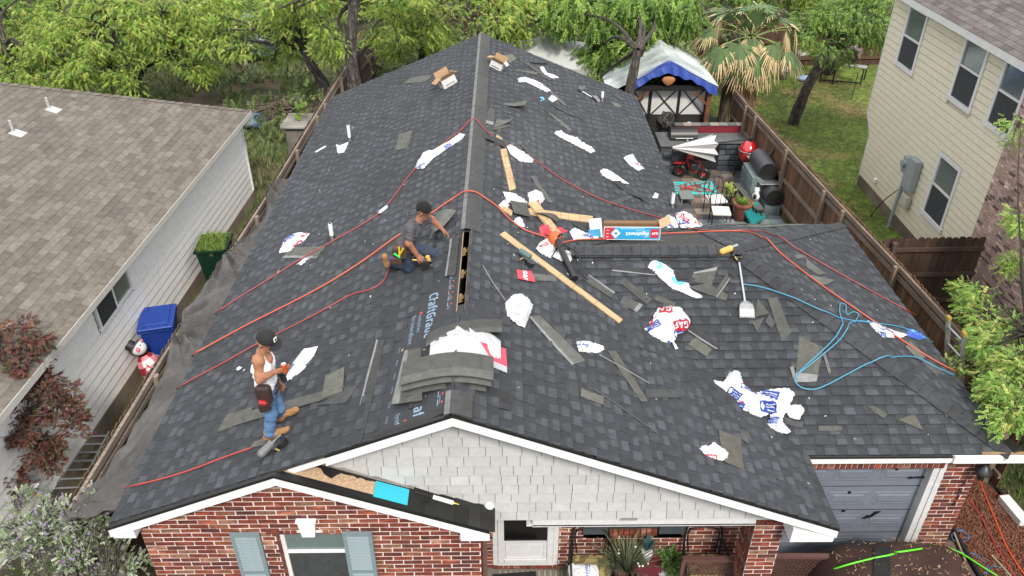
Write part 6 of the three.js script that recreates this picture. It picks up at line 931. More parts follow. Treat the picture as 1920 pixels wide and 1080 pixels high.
const PY=0.1;const pchair=(label,x,z)=>{const o=thing('porch_chair',label,'chair',V(x,PY,z),0,'black metal porch chairs'),ir=MT.ironBlack;mesh('back_frame',[tubeOf([[-0.25,0.4,-0.18],[-0.25,0.8,-0.25],[-0.2,0.92,-0.27],[0.2,0.92,-0.27],[0.25,0.8,-0.25],[0.25,0.4,-0.18]],0.016,40),tubeOf([[-0.19,0.45,-0.19],[-0.19,0.84,-0.25],[0.19,0.84,-0.25],[0.19,0.45,-0.19]],0.012,30)],ir,o);mesh('seat_cushion',rbox(0.5,0.08,0.48,0.03,0,0.42,0.08),mat(lin(0.42,0.38,0.3),{map:tex(128,(u,v)=>{const a=fbm(u * 8,v * 8,3,8,14);return a > 0.52?[0.85,0.8,0.62]:a > 0.47?[0.5,0.14,0.12]:[0.6,0.57,0.42];},true,2),roughness:1}),o);for(const s of[-1,1]){mesh('arm',tubeOf([[s * 0.26,0.66,-0.22],[s * 0.3,0.66,0.0],[s * 0.3,0.62,0.25],[s * 0.3,0.35,0.32],[s * 0.29,0.0,0.3]],0.016,26),ir,o);mesh('leg',rod([s * 0.25,0.42,-0.18],[s * 0.29,0,-0.28],0.016),ir,o);}mesh('seat_frame',[rod([-0.28,0.38,0.3],[0.28,0.38,0.3],0.014),rod([-0.26,0.38,-0.16],[0.26,0.38,-0.16],0.014)],ir,o);};
pchair('black metal porch chair holding the white shopping bag',1.72,-0.82);pchair('black metal porch chair behind the brown mesh bench',3.28,-0.82);
{const o=thing('shopping_bag','white plastic bag printed Academy lying on a porch chair','bag',V(1.62,0.5,-0.62)),cv2=document.createElement('canvas');cv2.width=256;cv2.height=256;const c2=cv2.getContext('2d');c2.fillStyle='#f2f4f6';c2.fillRect(0,0,256,256);c2.save();c2.translate(140,130);c2.rotate(-Math.PI / 2 + 0.05);c2.fillStyle='#2b3f9a';c2.font='bold 48px sans-serif';c2.textAlign='center';c2.fillText('Academy',0,14);c2.fillRect(-96,24,192,5);c2.restore();const tx=new THREE.CanvasTexture(cv2);tx.colorSpace=THREE.SRGBColorSpace;const N=26,ps=[],ix=[],uvs=[];for(let i=0;i <=N;i++)for(let j=0;j <=N;j++){const u=i / N,v=j / N,x=(u - 0.5)* 0.42,z=(0.5 - v)* 0.42,e=Math.pow(Math.sin(Math.PI * u)* Math.sin(Math.PI * v),0.45);ps.push(x *(1 - 0.1 * e),0.14 * e + 0.03 * fbm(u * 7,v * 7,3),z);uvs.push(u,v);}for(let i=0;i < N;i++)for(let j=0;j < N;j++){const a=i *(N + 1)+ j,b=a + N + 1;ix.push(a,b,a + 1,b,b + 1,a + 1);}const bg=new THREE.BufferGeometry();bg.setAttribute('position',new THREE.Float32BufferAttribute(ps,3));bg.setAttribute('uv',new THREE.Float32BufferAttribute(uvs,2));bg.setIndex(ix);bg.computeVertexNormals();mesh('bag',bg,mat(lin(0.95),{map:tx,roughness:0.45}),o);mesh('bag_handle',tubeOf([[-0.15,0.06,-0.2],[-0.22,0.12,-0.1],[-0.2,0.05,0.05]],0.012,16),MT.white,o);}
{const o=thing('spiky_grass','pot of long spiky ornamental grass on the porch','plant',V(2.22,PY,-0.85)),m=new MB();for(let i=0;i < 260;i++){const a=rr(0,6.28,r),l=rr(0.3,0.75,r),b=rr(0.15,0.9,r),w=0.006,d=V(Math.cos(a),0,Math.sin(a)),s=V(-d.z,0,d.x).multiplyScalar(w),P=(q)=> V(d.x * b * l * q,0.25 + l *(q - 0.45 * b * q * q),d.z * b * l * q),f=rr(0.6,1.2,r),col=lin(0.13 * f,0.16 * f,0.08 * f);for(let k=0;k < 4;k++)m.quad(P(k / 4).sub(s),P(k / 4).add(s),P((k + 1)/ 4).add(s.clone().multiplyScalar(0.7)),P((k + 1)/ 4).sub(s.clone().multiplyScalar(0.7)),col);}mesh('blades',m.geo(),mat(lin(1),{vertexColors:true,roughness:0.8}),o);mesh('pot',lathe([[0,0],[0.13,0],[0.18,0.28],[0.15,0.28],[0.12,0.03],[0,0.03]],20),mat(lin(0.3,0.13,0.09),{map:T.blotch}),o);for(let k=0;k < 7;k++)mesh('bead',sph(0.014,rr(-0.3,0.3,r),rr(0.5,0.8,r),rr(-0.1,0.3,r)),MT.white,o);}
{const o=thing('fern_pot','bright green fern in a white pot against the porch bricks','plant',V(2.83,PY,-0.88));mesh('pot',lathe([[0,0],[0.12,0],[0.17,0.24],[0.15,0.24],[0.1,0.02],[0,0.02]],20),MT.white,o);sprays('fronds',o,Array.from({length:70},()=>({p:V(rr(-0.08,0.08,r),0.22 + rr(0,0.15,r),rr(-0.08,0.08,r)),out:V(rr(-1,1,r),0.9,rr(-1,1,r))})),'fine',0.22,[[0.06,0.14,0.02],[0.09,0.18,0.025]],r,-0.2);}
{const o=thing('blue_plant','blue-green succulent in a pale vase on a dark red stand','plant',V(2.5,PY,-0.95));mesh('stand',rbox(0.42,0.4,0.25,0.01,0,0.2,0),mat(lin(0.12,0.01,0.02),{map:T.fine}),o);mesh('vase',lathe([[0,0],[0.06,0],[0.085,0.14],[0.07,0.18],[0,0.16]],16).translate(0,0.4,0),mat(lin(0.5,0.5,0.5)),o);const m=new MB();for(let k=0;k < 14;k++){const a=k * 2.4,d=V(Math.cos(a)* 0.3,1,Math.sin(a)* 0.3).normalize(),s=V(-Math.sin(a),0,Math.cos(a)).multiplyScalar(0.03),b=V(0,0.55,0),t2=b.clone().addScaledVector(d,rr(0.2,0.32,r)),md=b.clone().lerp(t2,0.5).add(V(Math.cos(a)* 0.03,0,Math.sin(a)* 0.03));m.quad(b,md.clone().add(s),t2,md.clone().sub(s),lin(0.04,0.1,0.11));}mesh('leaves',m.geo(),mat(lin(1),{vertexColors:true,roughness:0.7}),o);}
{const o=thing('door_mat','dark rubber mat on striped grey boards before the front door','mat');mesh('rubber',rbox(0.62,0.02,0.5,0.006,0.68,PY + 0.03,-0.75,0,0.08,0),mat(lin(0.014),{roughness:0.9,map:T.gran}),o);const b=thing('striped_mat','ribbed taupe runner mat under the dark rubber mat','mat');for(let k=0;k < 26;k++)mesh('rib',rbox(0.033,0.012,0.75,0.003,0.42 + k * 0.04,PY + 0.008,-0.68),mat(lin(...(k % 2?[0.32,0.29,0.23]:[0.2,0.18,0.14])),{map:T.fine}),b);}
{const o=thing('round_lamp','round dark lantern standing beside the porch chair','lantern',V(2.0,PY,-0.62));mesh('case',lathe([[0,0],[0.1,0],[0.11,0.2],[0.09,0.24],[0,0.25]],18),MT.ironBlack,o);mesh('lens',cyl(0.05,0.05,0.01,0,0.255,0,4),mat(lin(0.12),{roughness:0.3}),o);}
const benchBack=(label,a,b,zf)=>{const o=thing('mesh_bench',label,'bench',null,0,'brown expanded-metal benches'),br=mat(lin(0.12,0.06,0.05),{roughness:0.5,map:T.fine}),yT=0.9,yB=0.45;const A=V(a,0,zf),B=V(b,0,zf + 0.02);const P=(q,y,k=0)=> A.clone().lerp(B,q).add(V(0,y,k));mesh('top_rail',bar(P(0,yT),P(1,yT),0.07,0.04),br,o);mesh('bottom_rail',bar(P(0,yB),P(1,yB),0.04),br,o);for(const q of[0.015,0.985])mesh('leg',bar(P(q,0.1),P(q,yT - 0.02),0.05),br,o);const L=b - a,g=[];for(let s=-yT;s < L;s +=0.055){for(const dir of[1,-1]){const h=yT - yB;const q0=s,q1=s + h * 0.9;const clampQ=(q,y,q2,y2)=>{const lo=clamp(0,Math.min(q,q2),Math.max(q,q2));return lo;};let p0=[dir > 0?q0:q1,yB],p1=[dir > 0?q1:q0,yT];const cut=(p,o2)=>{if(p[0]< 0)return[0,p[1]+(o2[1]- p[1])*(0 - p[0])/(o2[0]- p[0])];if(p[0]> L)return[L,p[1]+(o2[1]- p[1])*(L - p[0])/(o2[0]- p[0])];return p;};if(Math.max(q0,q1)<=0||Math.min(q0,q1)>=L)continue;const c0=cut(p0,p1),c1=cut(p1,p0);g.push(bar(P(c0[0]/ L,c0[1],dir * 0.003),P(c1[0]/ L,c1[1],dir * 0.003),0.009,0.009));}}stuff(mesh('mesh_panel',g,br,o));mesh('seat',box(L - 0.1,0.03,0.45,(a + b)/ 2,0.4,zf + 0.3),br,o);mesh('throw',rbox(L * 0.6,0.05,0.4,0.02,(a + b)/ 2 - 0.05,0.44,zf + 0.3),mat(lin(0.45,0.4,0.36),{map:T.blotch}),o);};
benchBack('brown mesh bench with a patterned throw before the porch',2.9,3.92,-0.62);benchBack('brown mesh bench in front of the brick column and garage door',3.96,5.0,-0.66);
{const a=V(...at3(1578,1050,0.5));const o=thing('wood_plank','brown wooden post end leaning on the brown car cover','post');mesh('post',bar(a,V(...at3(1596,1085,0.3)),0.07,0.1),mat(lin(0.16,0.08,0.065),{map:T.woodV}),o);mesh('cap',bar(a.clone().add(V(0,0.005,0)),a.clone().add(V(0,0.012,0.02)),0.08,0.11),mat(lin(0.3,0.22,0.2)),o);}
}
// ---------- work on the roof ----------
const OLIVE=[0.15,0.15,0.125],DARKS=[0.04,0.042,0.045],GREYS=[0.085,0.088,0.088],PALE=[0.24,0.24,0.22];
function plateGrid(P,n,m,th,c,cEdge){
const mb=new MB(),up=(i,j)=> P(i / n,j / m),lo=(i,j)=>{const p=up(i,j).clone();p.y -=th;return p;};
for(let i=0;i < n;i++)for(let j=0;j < m;j++){const col=cEdge&&(j===0)?cEdge:c;mb.quad(up(i,j),up(i + 1,j),up(i + 1,j + 1),up(i,j + 1),col);mb.quad(lo(i,j + 1),lo(i + 1,j + 1),lo(i + 1,j),lo(i,j),c);}
for(let i=0;i < n;i++)for(const j of[0,m])mb.quad(up(i,j),up(i + 1,j),lo(i + 1,j),lo(i,j),c);
for(let j=0;j < m;j++)for(const i of[0,n])mb.quad(up(i,j),up(i,j + 1),lo(i,j + 1),lo(i,j),c);
return mb.geo();
}
function scrap(label,q,tone=OLIVE,o={}){
const pts=q.map(([x,y])=> onRoof(x,y,0.018)),r=rngOf(q[0][0]* 31 + q[0][1]),f=rr(0.85,1.15,r),c=lin(tone[0]* f,tone[1]* f,tone[2]* f),lift=o.lift||0,th=0.005,mid=pts.reduce((a,b)=> a.add(b),V(0,0,0)).multiplyScalar(1 / pts.length),N=roofN(mid.x,mid.z);
let g;
if(pts.length===4){const ph=rr(0,6,r);g=plateGrid((s,t)=>{const a=pts[0].clone().lerp(pts[1],s),b=pts[3].clone().lerp(pts[2],s),p=a.lerp(b,t);const e=2 * Math.abs(s - 0.5);return p.addScaledVector(N,0.006 +(o.z||0)+ 0.006 * Math.sin(s * 5 + ph)* Math.sin(t * 4 + ph)+ rr(0.002,0.014,r)* 0.2 + lift * s * s +(o.both||0)* e * e +(o.arch||0)* Math.sin(Math.PI * s));},8,o.strip===false?2:5,th,c,o.strip?lin(0.3,0.3,0.3):null);}
else{const mb=new MB(),top=pts.map((p,i)=> p.clone().addScaledVector(N,0.008 +(o.z||0)+(i===0?lift:0))),bot=top.map((p)=> p.clone().addScaledVector(N,-th));mb.poly(top,c);mb.poly(bot.slice().reverse(),c);top.forEach((p,i)=>{const j=(i + 1)% top.length;mb.quad(bot[i],bot[j],top[j],p,c);});g=mb.geo();}
return tag(mesh('shingle_scrap',g,MT.shingle),label,'shingle scrap',o.group||'loose shingle scraps');
}
const FAR='far end of the roof',S_=scrap;
[
['long olive scrap on the left slope beside the open brown carton',[[758,159],[800,154],[812,142],[770,147]]],
['square olive scrap on the left slope above the long white wrapper',[[742,285],[765,278],[775,247],[750,252]]],
['flat olive scrap beside the crumpled wrapper near the left eave',[[530,486],[593,486],[612,465],[550,465]],OLIVE,{strip:1}],
['slanted olive scrap left end beneath the standing man',[[409,812],[456,796],[477,765],[427,780]],OLIVE,{strip:0}],
['long grey shingle strip running behind the standing man',[[456,797],[641,743],[648,727],[464,775]],[0.12,0.12,0.105],{z:0.008,strip:0}],
['square olive scrap topping the strip behind the standing man',[[606,752],[645,738],[649,693],[613,708]],[0.16,0.16,0.135],{z:0.015}],
['dark scrap poking out below the strip behind the standing man',[[597,762],[650,758],[675,722],[630,742]],GREYS],
['short olive scrap under the nail gun at the standing man',[[470,843],[497,836],[503,822],[479,830]]],
['shingle held up by the kneeling man',[[808,466],[834,436],[860,403],[822,411]],[0.17,0.175,0.15],{both:0.03,arch:0.09,z:0.03}],
['dark shingle lying under the one held by the kneeling man',[[812,470],[838,438],[862,412],[846,412]],DARKS],
['olive square scrap by the white carton near the far ridge',[[938,107],[955,120],[968,112],[960,102]]],
['bent olive strip beyond the white carton near the far ridge',[[962,106],[985,118],[1000,132],[975,114]],[0.12,0.12,0.1]],
['narrow olive strip above the blue and white wrapper',[[965,134],[1004,141],[1008,138],[972,132]]],
['thin curved dark strip beside the far blue wrapper',[[982,120],[1030,153],[1035,150],[990,118]],GREYS],
['olive sliver beside the far torn white wrapper',[[1026,171],[1056,199],[1062,199],[1034,173]]],
['narrow olive strip below the thin black cord',[[1023,210],[1066,247],[1073,246],[1030,212]],[0.17,0.17,0.145]],
['curled olive shingle right of the ridge caps',[[941,198],[980,208],[983,200],[945,194]],[0.16,0.16,0.14],{lift:0.13}],
['upright-lying dark shingle with a pale edge beside the ridge caps',[[909,234],[924,236],[928,208],[916,205]],GREYS,{strip:1}],
['grey shingle folded beside the red hose at the ridge',[[925,241],[950,236],[958,230],[930,226]],[0.13,0.13,0.115],{lift:0.06}],
['olive sliver under the folded grey shingle by the ridge',[[921,247],[957,238],[948,234],[928,240]],OLIVE],
['long dark ridge strip bent across the upright lumber',[[897,258],[953,285],[952,273],[900,250]],DARKS,{arch:0.04}],
['dark strip beside the white wrapper on the red hose',[[972,272],[996,298],[1005,297],[980,272]],GREYS],
['olive strip above the white and red wrappers',[[993,333],[1027,382],[1036,382],[1001,332]],[0.12,0.12,0.11]],
['small olive tab by the far hand shovel',[[1082,168],[1093,170],[1098,164],[1087,162]]],
['small olive tab past the far vent pipe',[[1145,192],[1152,201],[1166,202],[1155,194]],[0.17,0.17,0.15]],
['dark tab at the far right roof edge',[[1151,180],[1163,190],[1170,188],[1158,179]],GREYS],
['long dark strip curling below the pale torn wrapper',[[1146,345],[1200,378],[1213,382],[1160,345]],DARKS,{lift:0.0,both:0.05}],
['grey strip crossing the red hose near the carton',[[1135,383],[1150,386],[1187,372],[1178,368]],GREYS],
['grey square shingle under the white bag among the lumber',[[953,383],[961,407],[992,413],[983,387]],[0.1,0.1,0.092],{z:0.05}],
['curved grey shingle lying over the lumber',[[991,405],[1040,421],[1047,417],[1015,405]],[0.1,0.1,0.09],{arch:0.05,z:0.04}],
['dark shingle lying left of the blue carton',[[1071,421],[1095,437],[1112,432],[1086,419]],DARKS],
['grey scrap sticking out of the red printed square',[[996,516],[1003,528],[1043,530],[1040,518]],[0.13,0.13,0.125],{strip:0}],
['grey shingle with a white dashed edge below the leaf blower',[[1103,517],[1153,550],[1143,561],[1095,527]],[0.1,0.1,0.09],{strip:1}],
['dark shingle slanting between the leaf blower and white strip',[[1160,530],[1212,573],[1223,563],[1171,523]],[0.085,0.085,0.078]],
['folded pair of grey tabs below the slanting dark shingle',[[1193,588],[1205,573],[1170,557],[1160,570]],[0.09,0.09,0.08],{strip:1}],
['small grey shingle with a white end beside the large bag',[[1225,563],[1262,579],[1267,570],[1232,555]],[0.1,0.1,0.09]],
['long dark strip left of the torn white strip',[[1147,510],[1228,518],[1230,508],[1147,498]],DARKS,{strip:1}],
['square grey shingle right of the torn white strip',[[1301,512],[1345,502],[1334,537],[1292,526]],[0.09,0.09,0.082],{strip:1}],
['short upright shingle with a dashed edge near the steel shovel',[[1343,561],[1368,526],[1362,516],[1334,555]],[0.09,0.09,0.082],{strip:1,z:0.014}],
['grey shingle crossing under the short upright one',[[1291,541],[1361,566],[1364,555],[1326,532]],[0.09,0.09,0.08],{z:0.005}],
['dark tab touching the torn white strip',[[1268,511],[1304,514],[1304,526],[1270,524]],DARKS],
['triangular dark scrap beside the shovel handle',[[1365,514],[1378,524],[1384,497]],DARKS],
['pointed grey scrap beside the shovel blade',[[1413,596],[1441,589],[1420,561]],[0.09,0.09,0.08]],
['inverted triangular scrap below the shovel blade',[[1409,605],[1419,624],[1432,597]],[0.1,0.1,0.09]],
['small four-sided scrap between the shovel and the long strip',[[1434,605],[1445,617],[1451,610],[1442,590]],GREYS],
['long grey shingle right of the shovel blade',[[1438,562],[1466,642],[1482,626],[1457,558]],[0.09,0.09,0.08]],
['large olive square under the looped blue hose',[[1490,718],[1530,717],[1543,653],[1497,632]],[0.11,0.11,0.092],{strip:1}],
['dark strip left of the square under the blue hose',[[1480,690],[1489,720],[1494,715],[1487,688]],PALE],
['dark strip right of the square under the blue hose',[[1541,664],[1553,702],[1557,700],[1546,660]],PALE],
['olive scrap between the two hoses on the hip slope',[[1510,487],[1510,503],[1533,517],[1547,515]],[0.13,0.13,0.115]],
['broken olive scrap lying on the orange hose',[[1513,517],[1533,533],[1547,536],[1563,527]],[0.15,0.15,0.13]],
['small pale tab high on the hip slope',[[1488,480],[1493,488],[1511,484],[1500,478]],[0.15,0.15,0.14]],
['olive scrap below the white and blue wrapper by the hip',[[1695,653],[1723,678],[1734,670],[1704,641]],[0.15,0.15,0.13]],
['grey scrap overlapping the hip caps by the orange hose',[[1723,677],[1750,704],[1771,703],[1743,680]],GREYS],
['small grey scrap above the garage with a frayed end',[[1625,763],[1655,786],[1663,778],[1638,762]],[0.12,0.12,0.1]],
['triangular olive scrap above the garage eave',[[1682,788],[1730,808],[1712,778]],[0.13,0.125,0.1]],
['narrow olive scrap against the hip caps above the garage',[[1758,750],[1772,784],[1784,777],[1764,751]],[0.12,0.12,0.1]],
['straight grey tab above the garage soldier bricks',[[1533,800],[1578,800],[1578,809],[1534,809]],[0.13,0.13,0.12]],
['dark tab beneath the large red and blue wrapper',[[1465,783],[1480,799],[1503,804],[1506,793]],GREYS],
['olive shingle beside the small red and white wrapper',[[1345,808],[1387,823],[1393,884],[1355,867]],[0.14,0.13,0.105],{strip:0}],
['dark corner tab above the olive shingle near the gable',[[1385,808],[1388,824],[1402,836],[1402,811]],GREYS],
['long pale-backed shingle slanting down from the white sack',[[990,597],[1070,687],[1096,678],[1010,593]],[0.14,0.14,0.125],{strip:1}],
['short tab beneath the long pale-backed shingle',[[1035,615],[1052,640],[1060,632],[1052,614]],GREYS],
['slanting olive shingle below the clear bottle wrapper',[[1137,660],[1200,756],[1213,754],[1153,660]],[0.13,0.13,0.11],{strip:0}],
['olive tab with pale ends beside the thin dark stick',[[1087,745],[1130,762],[1131,747],[1088,730]],[0.17,0.165,0.14]],
['straight dark tab above the gable fascia',[[1207,733],[1213,748],[1277,748],[1277,733]],GREYS],
['olive tab below the large bag with blue print',[[1289,647],[1324,670],[1334,657],[1304,634]],[0.12,0.12,0.1],{strip:0}],
['dark strip with a dashed edge below the large bag',[[1288,622],[1343,657],[1352,647],[1298,613]],DARKS,{strip:1}],
['small dark tab by the valley above the bottle wrapper',[[1182,638],[1205,660],[1206,650],[1190,637]],GREYS],
].forEach((a)=> S_(...a));
{
const r=rngOf(301);for(let k=0;k < 16;k++){const x=rr(1345,1480,r),y=rr(419,426,r),w=rr(20,46,r);scrap('thin olive offcut in the scattered row behind the wing ridge',[[x,y],[x + w,y + rr(-1,1.5,r)],[x + w + 3,y + 2.2],[x + 2,y + 2.6]],[0.19,0.19,0.165],{group:'offcuts behind the wing ridge'});}
}
for(const[lb,q]of[['grey starter strip with a pale line along the front underlayment edge',[[654,853],[682,846],[704,735],[681,741]]],['grey starter strip with a pale line, farther from the gable',[[681,741],[704,735],[723,641],[707,639]]],['starter strip lying on the underlayment beside the ridge slot',[[836,521],[855,517],[863,444],[845,451]]]]){const g=q;scrap(lb,[g[0],g[3],g[2],g[1]],[0.075,0.075,0.073],{strip:1,group:'starter strips by the ridge'});}
scrap('dark starter strip along the front rake beside the peak',[[686,838],[845,772],[822,768],[692,822]],[0.04,0.04,0.04],{group:'starter strips by the ridge'});
{
const over=(label,x0,x1,z0,z1,h,tone,name='draped_shingle',bend=1,skew=0)=>{const t=tag(mesh(name,plateGrid((s,q)=>{const x=lerp(x0,x1,s),z=lerp(z0,z1,q)+ skew * s;const ra=Math.sqrt(x * x + 0.16),y=YR - M *(ra - 0.12)* bend;return V(x,y + h -(1 - bend)* 0,z);},18,3,0.012,lin(...tone),lin(tone[0]* 1.5,tone[1]* 1.5,tone[2]* 1.5)),MT.shingle),label,'shingle','shingles draped over the ridge');return t;};
const zf=onRoof(845,745).z,P=(px,py)=> onRoof(px,py);
over('topmost shingle bent over the ridge beside the red wrapper',-0.62,0.42,P(850,700).z + 0.1,P(850,668).z,0.16,[0.098,0.098,0.088]);
over('middle shingle of the stack bent over the ridge',-0.6,0.4,P(850,700).z + 0.17,P(850,668).z + 0.1,0.125,[0.088,0.088,0.08]);
over('lowest shingle of the stack bent over the ridge',-0.55,0.34,P(850,700).z + 0.22,P(850,668).z + 0.12,0.08,[0.07,0.07,0.064]);
over('dark starter strip under the bent stack with a dashed line',-0.5,0.6,zf - 0.02,zf - 0.3,0.03,[0.03,0.03,0.032]);
const rx=[P(735,765),P(793,757),P(790,662),P(760,668)];
tag(mesh('draped_shingle',plateGrid((s,q)=> rx[0].clone().lerp(rx[3],s).lerp(rx[1].clone().lerp(rx[2],s),q).add(V(0,0.045 + 0.03 * s,0)),6,4,0.012,lin(0.105,0.105,0.094),lin(0.26,0.26,0.25)),MT.shingle),'olive shingle with a white dashed edge lying left of the bent stack','shingle','shingles draped over the ridge');
const zc=P(860,622).z;for(let k=0;k < 4;k++)over(['upper','second','third','lowest'][k]+ ' cap strip of the dark stack straddling the open ridge slot',-0.38 + k * 0.02,0.52 - k * 0.04,zc + 0.24 - k * 0.15,zc - 0.02 - k * 0.15,0.14 - k * 0.02,k?[0.042,0.044,0.048]:[0.075,0.075,0.07],'cap_strip',1,-0.34);
}
// ---- crumpled wrappers ----
const CW={w:lin(0.5,0.5,0.51),b:lin(0.045,0.09,0.38),r:lin(0.6,0.03,0.05),g:lin(0.32,0.34,0.36),c:lin(0.1,0.45,0.65),k:lin(0.05)};
const wrapMat=mat(lin(1),{vertexColors:true,roughness:0.38});
function printTex(seed,red,heavy=7,rep=1.5){
const cv=document.createElement('canvas');cv.width=cv.height=512;const c=cv.getContext('2d'),r=rngOf(seed);c.fillStyle='#ffffff';c.fillRect(0,0,512,512);
for(let k=0;k < heavy;k++){c.save();c.translate(rr(0,512,r),rr(0,512,r));c.rotate(rr(-0.4,0.4,r));const w=rr(70,170,r),h=rr(24,70,r),rd=red&&k % 2;c.fillStyle=rd?'#cf2436':'#2c4fae';c.fillRect(-w / 2,-h / 2,w,h);c.fillStyle='#ffffff';if(rd){c.font=`bold ${Math.round(h * 0.8)}px sans-serif`;c.fillText('GAF',-w * 0.4,h * 0.3);}else{for(let q=0;q < 3;q++)c.fillRect(-w * 0.42,-h * 0.34 + q * h * 0.24,w * rr(0.4,0.8,r),h * 0.07);c.beginPath();c.moveTo(w * 0.2,0);c.lineTo(w * 0.34,-h * 0.4);c.lineTo(w * 0.48,0);c.lineTo(w * 0.34,h * 0.4);c.fill();}c.restore();}
c.fillStyle='#5c78c4';for(let k=0;k < 40;k++)c.fillRect(rr(0,480,r),Math.round(rr(0,60,r))* 8,rr(10,50,r),4);
const t=new THREE.CanvasTexture(cv);t.colorSpace=THREE.SRGBColorSpace;t.wrapS=t.wrapT=THREE.RepeatWrapping;t.repeat.set(rep,rep);return t;
}
const printB=mat(lin(0.52,0.52,0.53),{map:printTex(5,false),roughness:0.38}),printR=mat(lin(0.52,0.52,0.53),{map:printTex(8,true),roughness:0.38}),printH=mat(lin(0.52,0.52,0.53),{map:printTex(12,true,15,0.85),roughness:0.38});
function wrapper(label,poly,mix='w',h=0.06,o={}){
const pts=poly.map(([x,y])=> onRoof(x,y,0.01)),O=pts.reduce((a,b)=> a.clone().add(b),V(0,0,0)).multiplyScalar(1 / pts.length),N=roofN(O.x,O.z),u=pts[0].clone().sub(O).projectOnPlane(N).normalize(),v=N.clone().cross(u),seed=poly[0][0]* 13 + poly[0][1],r=rngOf(seed);
const q=pts.map((p)=>{const d=p.clone().sub(O);return[d.dot(u),d.dot(v)];}),xs=q.map((p)=> p[0]),ys=q.map((p)=> p[1]),x0=Math.min(...xs),x1=Math.max(...xs),y0=Math.min(...ys),y1=Math.max(...ys),cell=Math.max(0.014,Math.min(0.026,Math.sqrt((x1 - x0)*(y1 - y0))/ 22));
const printed=/[br]/.test(mix.slice(1)),ox=rr(0,1,r),oy=rr(0,1,r);const spots=[];for(const ch of printed?'':mix.slice(1))for(let k=0;k <(o.n||4);k++){const e=pick(q,r),s=rr(0.1,0.9,r);spots.push([e[0]* s,e[1]* s,rr(0.05,0.16,r)* Math.max(x1 - x0,y1 - y0)* 0.5,ch,rr(0,3,r),rr(0.25,0.9,r)]);}
const edge=(x,y)=>{let b=9,bp=null;for(let i=0;i < q.length;i++){const a=q[i],c=q[(i + 1)% q.length],dx=c[0]- a[0],dy=c[1]- a[1],t=clamp(((x - a[0])* dx +(y - a[1])* dy)/(dx * dx + dy * dy||1e-9),0,1),px=a[0]+ dx * t,py=a[1]+ dy * t,d=Math.hypot(px - x,py - y);if(d < b){b=d;bp=[px,py];}}return[b,bp];};
const nx=Math.ceil((x1 - x0)/ cell)+ 1,ny=Math.ceil((y1 - y0)/ cell)+ 1,id=new Map(),pos=[],col=[],idx=[],uv=[];
const vert=(i,j)=>{const k=i * 4096 + j;if(id.has(k))return id.get(k);let x=x0 + i * cell,y=y0 + j * cell;const[d,bp]=edge(x,y),ins=inPoly(x,y,q);if(!ins||d < cell * 0.55){x=bp[0]+ rr(-0.006,0.006,r);y=bp[1]+ rr(-0.006,0.006,r);}const e=ins?Math.min(1,d / 0.07):0;
const rid=Math.abs(fbm(x * 9 + seed,y * 9,3)- 0.5)* 2,rid2=Math.abs(fbm(x * 21 + seed,y * 21 + 7,2)- 0.5)* 2;const z=0.006 + h * 0.72 *(e *(0.35 + 0.65 * fbm(x * 4 + seed,y * 4,2))*(1 - 0.55 * rid)+ 0.5 * rid2 *(0.3 + e)+ 0.22 * r()* e);const p=at({O,u,v,n:N},x,y,z);pos.push(p.x,p.y,p.z);
let c=CW[mix[0]];for(const s of spots){const dx=x - s[0],dy=y - s[1],wp=0.04 *(fbm(x * 14 + 3,y * 14 + seed,2)- 0.5);if(Math.abs(dx * Math.cos(s[4])+ dy * Math.sin(s[4]))+ wp < s[2]* 1.3&&Math.abs(dy * Math.cos(s[4])- dx * Math.sin(s[4]))+ wp < s[2]* s[5])c=CW[s[3]];}const f=1;col.push(c.r * f,c.g * f,c.b * f);uv.push(x + ox,y + oy);id.set(k,pos.length / 3 - 1);return id.get(k);};
for(let i=0;i < nx;i++)for(let j=0;j < ny;j++){const cx=x0 +(i + 0.5)* cell,cy=y0 +(j + 0.5)* cell;if(!inPoly(cx,cy,q))continue;const a=vert(i,j),b=vert(i + 1,j),c=vert(i + 1,j + 1),d=vert(i,j + 1);idx.push(a,b,c,a,c,d);}
const g=new THREE.BufferGeometry();g.setAttribute('position',new THREE.Float32BufferAttribute(pos,3));g.setAttribute('color',new THREE.Float32BufferAttribute(col,3));g.setAttribute('uv',new THREE.Float32BufferAttribute(uv,2));g.setIndex(idx);const gf=toCreasedNormals(g,0.5);
